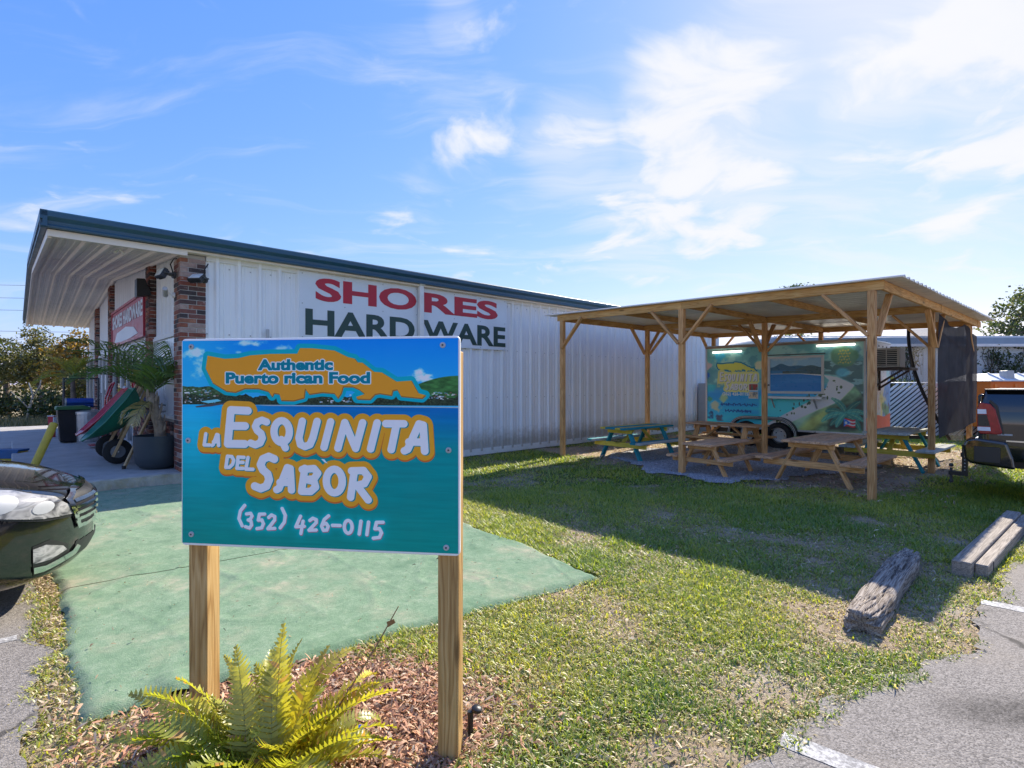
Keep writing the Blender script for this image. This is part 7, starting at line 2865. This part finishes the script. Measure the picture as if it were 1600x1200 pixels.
    h.bar((-.17, 1.0, .22), (-.36, 1.0, .22), .06, .06)
    hh = h.build('hitch', DKPLAST, t, bevel=.005)
    mb = MB()
    for k in range(7):
        mb.tube([(-.17, .968, .28 + k * .05), (-.17, .975, .28 + k * .05)], .009, 8)
    mb.build('pin_holes', LGREY, hh)
    MB().tube([(-.33, 1.0, .12), (-.33, 1.0, .30)], .018, 10).lathe([(0, -.03), (.022, -.022), (.032, 0), (.022, .022), (0, .03)], 14, (-.33, 1.0, .335), cap0=False, cap1=False).lathe([(0, -.03), (.022, -.022), (.030, 0), (.022, .022), (0, .03)], 14, (-.33, 1.0, .10), cap0=False, cap1=False).build('tow_balls', DGREY, hh, sharp=50)
    # cab and hood, off to the right
    cab = [(1.90, .5), (1.90, 1.44), (2.05, 1.90), (2.35, 1.97), (3.55, 1.93), (4.10, 1.45), (4.25, 1.36), (5.55, 1.22), (5.72, 1.0), (5.74, .5), (5.30, .5)]
    for k in range(9):
        a = R(180 * k / 8)
        cab.append((4.88 + .45 * math.cos(a), .48 + .45 * math.sin(a)))
    cab += [(4.40, .48)]
    MB().prism(cab, .03, 1.97, Matrix(((1, 0, 0), (0, 0, 1), (0, 1, 0)))).build('cab', CARBLK, t, bevel=.06, seg=3, sharp=35)
    for y in (.025, 1.975):
        for pts in ([(2.15, 1.46), (2.22, 1.84), (2.85, 1.86), (2.85, 1.46)], [(2.93, 1.46), (2.93, 1.86), (3.50, 1.84), (3.92, 1.46)]):
            MB().prism(pts, y - .008, y + .008, Matrix(((1, 0, 0), (0, 0, 1), (0, 1, 0)))).build('side_window', GLASS, t)
        for x in (2.75, 3.7):
            MB().box((x, y, 1.28), (.2, .04, .03)).build('door_handle', CHROME, t)
    for x in (1.22, 4.88):
        for y, s in ((.02, 1), (1.98, -1)):
            Mx = Matrix.Rotation(R(90), 3, 'X')
            w = MB().lathe([(.22, -.12), (.36, -.13), (.40, -.10), (.405, 0), (.40, .10), (.36, .13), (.22, .12)], 32, (x, y + s * .12, .405), Mx, cap0=False, cap1=False).build('wheel', RUBBER, t, sharp=40)
            MB().lathe([(0, -.09), (.23, -.10), (.235, .10), (0, .09)], 20, (x, y + s * .12, .405), Mx, cap0=False, cap1=False).build('rim', DGREY, w, sharp=40)
    MB().box((2.8, 1.0, .55), (5.0, 1.5, .2)).build('underbody', BLACK, t)


build_truck()

# ================================================================== BLACK SEDAN
def bspline(ctrl, ns, axis):
    """clamped uniform cubic b-spline resampling of a control grid along an axis, ns parameter values in 0..1"""
    c = np.moveaxis(ctrl, axis, 0)
    c = np.concatenate([c[:1], c[:1], c, c[-1:], c[-1:]])
    n = len(c) - 3
    t = np.asarray(ns) * n
    i = np.clip(np.floor(t).astype(int), 0, n - 1)
    u = (t - i)[(...,) + (None,) * (c.ndim - 1)]
    b0, b1, b2, b3 = (1 - u) ** 3 / 6, (3 * u ** 3 - 6 * u ** 2 + 4) / 6, (-3 * u ** 3 + 3 * u ** 2 + 3 * u + 1) / 6, u ** 3 / 6
    return np.moveaxis(b0 * c[i] + b1 * c[i + 1] + b2 * c[i + 2] + b3 * c[i + 3], 0, axis)


def build_sedan():
    N = Vector((-3.30, 4.22, 0))
    h = Vector((math.cos(R(35)), math.sin(R(35)), 0))
    t = thing('black_sedan', 'shiny black sedan nosing in beside the green carpet with clear headlight and chrome grille', 'car', N, R(35))
    # stations: x (0 = nose, negative towards the tail), half width, z bottom, z of widest point, z shoulder, z top centre, top width factor
    st = [(.00, .10, .38, .50, .66, .70, .7), (-.03, .26, .32, .49, .69, .745, .72), (-.08, .40, .27, .48, .715, .775, .75), (-.15, .53, .235, .47, .745, .81, .77), (-.27, .69, .21, .46, .78, .855, .79), (-.45, .83, .195, .47, .825, .905, .80),
          (-.65, .895, .19, .49, .86, .945, .81), (-.90, .915, .19, .52, .89, .98, .82),
          (-1.25, .92, .20, .56, .925, 1.02, .84), (-1.55, .92, .20, .60, .94, 1.045, .86), (-1.95, .92, .20, .62, .95, 1.26, .70), (-2.35, .92, .20, .62, .97, 1.43, .64), (-2.9, .92, .20, .62, .98, 1.46, .62), (-3.4, .92, .20, .62, .99, 1.41, .63),
          (-3.9, .915, .20, .62, 1.0, 1.20, .70), (-4.25, .90, .22, .62, .99, 1.07, .80), (-4.6, .86, .26, .62, .96, 1.03, .82), (-4.78, .72, .34, .60, .86, .95, .8), (-4.82, .4, .42, .6, .8, .86, .7)]
    prof = []
    for x, w, zb_, zw, zs, zt, tw in st:
        hh = [(0, zb_), (.5 * w, zb_), (.86 * w, zb_ + .01), (.97 * w, zb_ + .08), (w, zw - .1), (w * 1.005, zw + .06), (.985 * w, zs - .06), (.955 * w, zs), (tw * w, zs + (zt - zs) * .80), (tw * w * .55, zt - (zt - zs) * .02), (0, zt)]
        ring = [(x, -y, z) for y, z in hh] + [(x, y, z) for y, z in hh[-2::-1]]
        prof.append(ring)
    ctrl = np.array(prof)                         # (stations, ring, 3); ring starts under the car, right side first
    def surf(us, vs, off=0.0):
        g_ = bspline(bspline(ctrl, us, 0), vs, 1)
        if off:
            du = np.gradient(g_, axis=0)
            dv = np.gradient(g_, axis=1)
            n = np.cross(du, dv)
            n /= np.linalg.norm(n, axis=2)[..., None] + 1e-9
            g_ = g_ + n * off
        return g_
    def patch(name, us, vs, off, m, parent, smooth=True, mask=None):
        g_ = surf(us, vs, off)
        a, b = g_.shape[:2]
        idx = np.arange(a * b).reshape(a, b)
        q = np.stack([idx[:-1, :-1], idx[1:, :-1], idx[1:, 1:], idx[:-1, 1:]], -1).reshape(-1, 4)
        if mask is not None:
            q = q[mask[:-1, :-1].ravel()]
        me = npmesh(name, g_.reshape(-1, 3), q, smooth=smooth)
        bm = bmesh.new()
        bm.from_mesh(me)
        bmesh.ops.delete(bm, geom=[v for v in bm.verts if not v.link_faces], context='VERTS')
        bm.to_mesh(me)
        bm.free()
        return link(name, me, parent, m)
    # which way is out
    tst = surf(np.array([.40, .41]), np.array([.30, .31]))
    nn = np.cross(tst[1, 0] - tst[0, 0], tst[0, 1] - tst[0, 0])
    sg = 1.0 if nn[1] < 0 else -1.0               # at v=.30 we are on the right side, outwards is -Y
    us, vs = np.linspace(0, 1, 150), np.linspace(0, 1, 120)
    body = patch('body', us, vs, 0, CARBLK, t)
    g0 = surf(us, vs)
    nose = MB().add([tuple(p) for p in g0[0]], [tuple(range(len(g0[0])))]).build('nose_cap', CARBLK, t)
    tail = MB().add([tuple(p) for p in g0[-1]], [tuple(range(len(g0[-1])))]).build('tail_cap', CARBLK, t)

    def cut(name, inside, off, m, parent, u0, u1, v0, v1, n=230):
        """patch of the skin where inside(points) holds; the grid is refined on the patch itself"""
        for step in range(2):
            us_, vs_ = np.linspace(u0, u1, n), np.linspace(v0, v1, n)
            g_ = surf(us_, vs_)
            ok = inside(g_)
            if not ok.any():
                return None
            if step == 0:
                iu, iv = np.where(ok.any(1))[0], np.where(ok.any(0))[0]
                du, dv = us_[1] - us_[0], vs_[1] - vs_[0]
                u0, u1 = max(0, us_[iu[0]] - du), min(1, us_[iu[-1]] + du)
                v0, v1 = max(0, vs_[iv[0]] - dv), min(1, vs_[iv[-1]] + dv)
        cx = (g_[:-1, :-1] + g_[1:, 1:]) / 2
        mk = np.zeros(g_.shape[:2], bool)
        mk[:-1, :-1] = inside(cx)
        return patch(name, us_, vs_, off * sg, m, parent, mask=mk)

    def region(name, polyxz, off, m, parent=body, side=-1, umax=.35):
        return cut(name, lambda p: inpoly(p[..., 0], p[..., 2], polyxz) & (p[..., 1] * side > .28), off, m, parent, 0, umax, .02, .98)

    def front_region(name, polyyz, off, m, parent=body, umax=.25, xmin=-.6):
        return cut(name, lambda p: inpoly(p[..., 1], p[..., 2], polyyz) & (p[..., 0] > xmin), off, m, parent, 0, umax, .02, .98)

    CLEAR, gC, oC = newmat('headlamp_lens')
    tcC = gC.n('ShaderNodeMapping', i={'Vector': gC.n('ShaderNodeTexCoord').outputs['Object'], 'Scale': (5, 5, 11)}).outputs[0]
    nC = gC.n('ShaderNodeTexNoise', i={'Vector': tcC, 'Scale': 1.0, 'Detail': 3.0, 'Distortion': 1.2}).outputs[0]
    bC = bsdf(gC, oC, Base_Color=gC.ramp(nC, [(.36, (.06, .06, .065)), (.46, (.26, .255, .25)), (.56, (.42, .41, .40)), (.66, (.16, .16, .165))]), Roughness=.12)  # opaque lens: dark and pale reflections painted in as noise colour
    bC.inputs['Coat Weight'].default_value = 1.0
    AMB = mat('amber_lens', (.65, .16, .01), .15, coat=.6)
    for s in (-1, 1):
        hl = [(-.085, .625), (-.105, .685), (-.20, .775), (-.38, .85), (-.64, .915), (-1.0, .968), (-.94, .875), (-.70, .785), (-.45, .715), (-.24, .65)]
        cxm, czm = -.45, .79
        region('headlight_rim', [(cxm + (x - cxm) * 1.05, czm + (z - czm) * 1.14) for x, z in hl], .003, DKPLAST, t, s)
        region('headlight', hl, .008, CLEAR, t, s)
        region('lamp_bowl', [(-.43 + .08 * math.cos(a), .785 + .052 * math.sin(a)) for a in np.linspace(0, 6.28, 16)], .011, LGREY, t, s)
        region('lamp_bowl', [(-.24 + .05 * math.cos(a), .72 + .038 * math.sin(a)) for a in np.linspace(0, 6.28, 16)], .011, LGREY, t, s)
        region('turn_signal', [(-.60, .775), (-.60, .80), (-.82, .89), (-.92, .91), (-.84, .845)], .012, AMB, t, s)
        front_region('fog_recess', [(s * .44, .31), (s * .48, .43), (s * .60, .50), (s * .80, .47), (s * .86, .38), (s * .80, .30), (s * .6, .27)], .004, DKPLAST, t)
        front_region('fog_lamp', [(s * .49, .395), (s * .52, .43), (s * .63, .475), (s * .76, .46), (s * .80, .42), (s * .74, .375), (s * .6, .365)], .009, CLEAR, t)
        front_region('fog_chrome', [(s * .36, .375), (s * .40, .335), (s * .62, .30), (s * .83, .325), (s * .89, .44), (s * .86, .445), (s * .80, .365), (s * .62, .338), (s * .44, .37), (s * .40, .40)], .014, CHROME, t)
    front_region('grille', [(-.43, .72), (-.36, .53), (.36, .53), (.43, .72), (.30, .765), (-.30, .765)], .006, BLACK, t)
    for k in range(4):
        z = .565 + k * .045
        front_region('grille_bar', [(-.405, z), (.405, z), (.415, z + .022), (-.415, z + .022)], .02, CHROME, t)
    front_region('grille_frame', [(-.475, .74), (-.39, .51), (.39, .51), (.475, .74), (.32, .79), (-.32, .79), (-.31, .768), (.31, .768), (.425, .725), (.36, .535), (-.36, .535), (-.425, .725), (-.31, .768), (-.32, .79)], .016, CHROME, t)
    front_region('lower_grille', [(-.40, .42), (-.44, .32), (.44, .32), (.40, .42)], .004, BLACK, t)
    # hood shut line and side windows
    for s in (-1, 1):
        region('side_window', [(-2.05, 1.0), (-2.45, 1.34), (-2.95, 1.385), (-2.95, 1.0)], .004, GLASS, t, s, umax=.95)
        region('side_window', [(-3.0, 1.0), (-3.0, 1.385), (-3.5, 1.34), (-3.85, 1.02)], .004, GLASS, t, s, umax=.95)
        region('hood_gap', [(-.30, .822), (-.30, .829), (-.62, .886), (-1.0, .932), (-1.6, .972), (-1.6, .963), (-1.0, .924), (-.62, .878)], .003, BLACK, t, s, umax=.5)
    us_ = np.linspace(.40, .80, 10)
    def top_region(name, polyxy, off, m, umax):
        us_ = np.linspace(.2, umax, 260)
        vs_ = np.linspace(.3, .7, 160)
        g_ = surf(us_, vs_)
        cx = (g_[:-1, :-1] + g_[1:, 1:]) / 2
        mk = np.zeros(g_.shape[:2], bool)
        mk[:-1, :-1] = inpoly(cx[..., 0], cx[..., 1], polyxy)
        return patch(name, us_, vs_, off * sg, m, t, mask=mk)
    top_region('windscreen', [(-1.62, -.66), (-2.28, -.52), (-2.28, .52), (-1.62, .66)], .004, GLASS, .7)
    top_region('rear_window', [(-3.5, -.52), (-4.05, -.62), (-4.05, .62), (-3.5, .52)], .004, GLASS, .98)
    # wheels
    for x in (-1.12, -3.78):
        for s in (-1, 1):
            Mx = Matrix.Rotation(R(90), 3, 'X')
            w = MB().lathe([(.20, -.10), (.30, -.11), (.33, -.08), (.335, 0), (.33, .08), (.30, .11), (.20, .10)], 32, (x, s * .83, .335), Mx, cap0=False, cap1=False).build('wheel', RUBBER, t, sharp=40)
            rm = MB().lathe([(0, -.07), (.19, -.07), (.20, -.10), (.215, -.10), (.215, .10), (.20, .10), (.19, .07), (0, .07)], 24, (x, s * .83, .335), Mx, cap0=False, cap1=False).build('rim', DGREY, w, sharp=40)
            sp = MB()
            for k in range(10):
                an = k * math.pi / 5
                sp.bar((x + .03 * math.cos(an), s * .925, .335 + .03 * math.sin(an)), (x + .205 * math.cos(an), s * .93, .335 + .205 * math.sin(an)), .03, .028, (0, 1, 0))
            sp.lathe([(.05, -.012), (.05, .012), (0, .014)], 14, (x, s * .93, .335), Mx)
            sp.build('spokes', LGREY, w)
    for s in (-1, 1):
        m_ = MB().lathe([(0, -.1), (.06, -.09), (.085, 0), (.06, .09), (0, .1)], 14, (-1.95, s * 1.02, 1.03), Matrix.Rotation(R(90), 3, 'X'), cap0=False, cap1=False).build('wing_mirror', CARBLK, t, smooth=True)


build_sedan()

# ================================================================== BACKGROUND LEFT
def build_back_left():
    g_ = 'trees and shrubs across the road on the left'
    specs = [
        ('tree', 'dark evergreen tree rising tallest under the canopy corner', (-17.6, 25.5), [(0, 0, 3.3, 1.0, 1.0, 1.1), (.3, 0, 4.2, .8, .8, .6), (-.8, 0, 2.3, .9, .9, .9), (1.3, 0, 4.3, .9, .8, .45), (2.2, .2, 4.0, .8, .7, .4)], 6500, DKG + OLIVE[:1], .16, 1),
        ('tree', 'orange and yellow leaved tree in the middle of the row across the road', (-19.2, 23.5), [(0, 0, 2.8, .9, .9, .85), (.9, 0, 2.1, .9, .9, .7), (-.7, 0, 1.9, .8, .8, .7), (.2, 0, 3.5, .5, .5, .4)], 5200, YEL_, .12, 2),
        ('tree', 'bushy olive tree with pointed top near the left edge of the picture', (-21.6, 24.5), [(0, 0, 2.9, .9, .9, .9), (-.3, 0, 3.9, .55, .5, .55), (.9, 0, 2.2, .8, .9, .8), (-1.0, 0, 2.0, .9, .9, .9)], 6000, OLIVE, .13, 3),
        ('tree', 'dull green tree cut by the left picture edge', (-24.6, 26), [(0, 0, 2.8, 1.2, 1, 1.0), (1.2, 0, 2.2, 1, 1, .9), (-1.3, 0, 2.4, 1.2, 1, 1.0)], 6000, DKG[:3] + OLIVE, .16, 4),
        ('tree', 'brownish thin tree behind the orange one', (-18.4, 28), [(0, 0, 3.6, 1.4, 1, .9), (1.5, 0, 3.0, 1.2, 1, .9), (-1.5, 0, 3.0, 1.2, 1, .9)], 4200, BRN + OLIVE, .15, 5),
        ('tree', 'spreading dark green branches reaching in below the canopy edge', (-14.9, 24), [(0, 0, 4.0, 1.0, .9, .45), (-1.0, 0, 4.4, .8, .8, .4), (.9, 0, 3.4, .9, .9, .7), (0, 0, 2.6, .9, .9, .8)], 5200, DKG, .14, 6),
        ('tree', 'olive green tree seen through the rack beyond the walkway', (-16.6, 21.8), [(0, 0, 1.9, .9, .8, .8), (.9, 0, 1.5, .8, .8, .8), (-.9, 0, 1.4, .8, .8, .7)], 4600, OLIVE + YEL_[3:], .10, 7),
        ('shrub', 'low green shrub beside the road under the yellow tree', (-18.6, 21.2), [(0, 0, .7, 1.0, .6, .6), (1.2, 0, .6, .8, .6, .5)], 2600, MIDG + DKG, .05, 8),
        ('shrub', 'dark low brush at the road edge near the left picture edge', (-21.4, 21.6), [(0, 0, .8, 1.2, .6, .7), (-1.8, 0, .8, 1.2, .6, .7), (1.5, 0, .7, .9, .6, .6)], 4600, DKG + OLIVE, .05, 9),
    ]
    for name, lab, (x, y), bl, n, cols, tr_, sd in specs:
        tree(name, lab, name, (x, y, 0), bl, n, (.09, .18), cols, tr_, g_, clump=.16, per=22, seed=20 + sd)
    # slanting pale trunk in the undergrowth
    t = thing('dead_trunk', 'pale bare forked trunk standing in front of the brush across the road', 'tree trunk', (-19.0, 20.9, 0))
    MB().tube([(0, 0, -.1), (.1, 0, .5), (.28, 0, 1.1), (.1, 0, 1.6)], [.055, .05, .04, .02], 8).tube([(.25, 0, 1.0), (.55, 0, 1.5), (.6, 0, 1.9)], [.03, .025, .01], 7).tube([(.1, 0, .6), (-.3, 0, 1.0), (-.6, 0, 1.25)], [.03, .02, .01], 7).build('trunk', mat('pale_bark', (.36, .33, .28), .9, var=.2), t, smooth=True)
    # distant wood
    rg = np.random.default_rng(9)
    bl = [(-70 + 4.2 * k + rg.normal(0, 1), 36 + rg.normal(0, 2), 1.6 + rg.normal(0, .4), 3.2, 2, 1.9 + rg.normal(0, .3)) for k in range(17)]
    c = clumped(26000, bl, .4, 26, rg)
    v, f, tt = leaf_quads(c, (.2, .42), DKG + OLIVE + BRN, rg=rg)
    tag(link('woods', npmesh('woods', v, f, tt), None, LEAF), 'far brushy woods behind the trees across the road', 'woods', kind='stuff')
    bl = [(34 + 5 * k + rg.normal(0, 1), 62 + rg.normal(0, 2), 2.0, 4, 3, 2.4) for k in range(20)]
    c = clumped(16000, bl, .6, 26, rg)
    v, f, tt = leaf_quads(c, (.3, .6), DKG + OLIVE, rg=rg)
    tag(link('woods', npmesh('woods', v, f, tt), None, LEAF), 'far dark woods beyond the white building', 'woods', kind='stuff')
    # verge of tall grass
    n = 9000
    x = rg.uniform(-40, -11.5, n)
    y = rg.uniform(19.4, 20.9, n)
    hgt = rg.uniform(.12, .45, n)
    w = .012
    az = rg.uniform(0, 6.28, n)
    V_ = np.zeros((n, 3, 3))
    V_[:, 0] = np.stack([x - w, y, x * 0], -1)
    V_[:, 1] = np.stack([x + w, y, x * 0], -1)
    V_[:, 2] = np.stack([x + np.cos(az) * hgt * .4, y + np.sin(az) * hgt * .4, hgt], -1)
    col = np.array([(.13, .13, .04), (.24, .20, .09), (.09, .11, .03), (.33, .27, .14)])[rg.integers(0, 4, n)]
    tag(link('verge_grass', npmesh('verge_grass', V_.reshape(-1, 3), np.arange(n * 3).reshape(n, 3), np.repeat(col, 3, 0)), None, GRASS), 'rough tall grass along the far road edge', 'grass', kind='stuff')
    # sunlit yellow palmetto
    t = thing('palmetto', 'sunlit yellow green palmetto between the walkway rack and the trees', 'palm', (-13.4, 16.3, 0))
    MB().tube([(0, 0, 0), (.03, 0, .8), (0, 0, 1.75)], [.09, .07, .06], 10).build('trunk', BARK, t, smooth=True)
    for i in range(13):
        az, el = rg.uniform(0, 6.28), rg.uniform(.1, 1.3)
        me = palm_frond(1.0 + rg.uniform(-.1, .25), az, el, 1.2, .34, 22, (.26, .30, .035), 600 + i, .4)
        me.materials.append(PALM)
        o = link('frond', me, t)
        o.location = (0, 0, 1.75)
    # power lines far off on the left
    WIRE = mat('power_cable', (.16, .17, .18), .6)
    for k, (py, sag) in enumerate(((446, .5), (466, .4), (485, .4), (518, .3), (530, .3))):
        z = 1.55 + (600 - py) * 60 / F
        t = thing('power_line', ['topmost power cable crossing the sky left of the canopy', 'second power cable from the top left of the canopy', 'middle power cable left of the canopy', 'second lowest power cable left of the canopy above the trees', 'lowest power cable crossing just above the left trees'][k], 'power cable', (0, 60, 0), 0, 'power cables in the sky on the left')
        MB().tube([(x, 0, z + sag * ((x + 60) / 40) ** 2 - .0 - (x + 55) * .018) for x in np.linspace(-110, -30, 17)], .022, 5).build('cable', WIRE, t)


build_back_left()
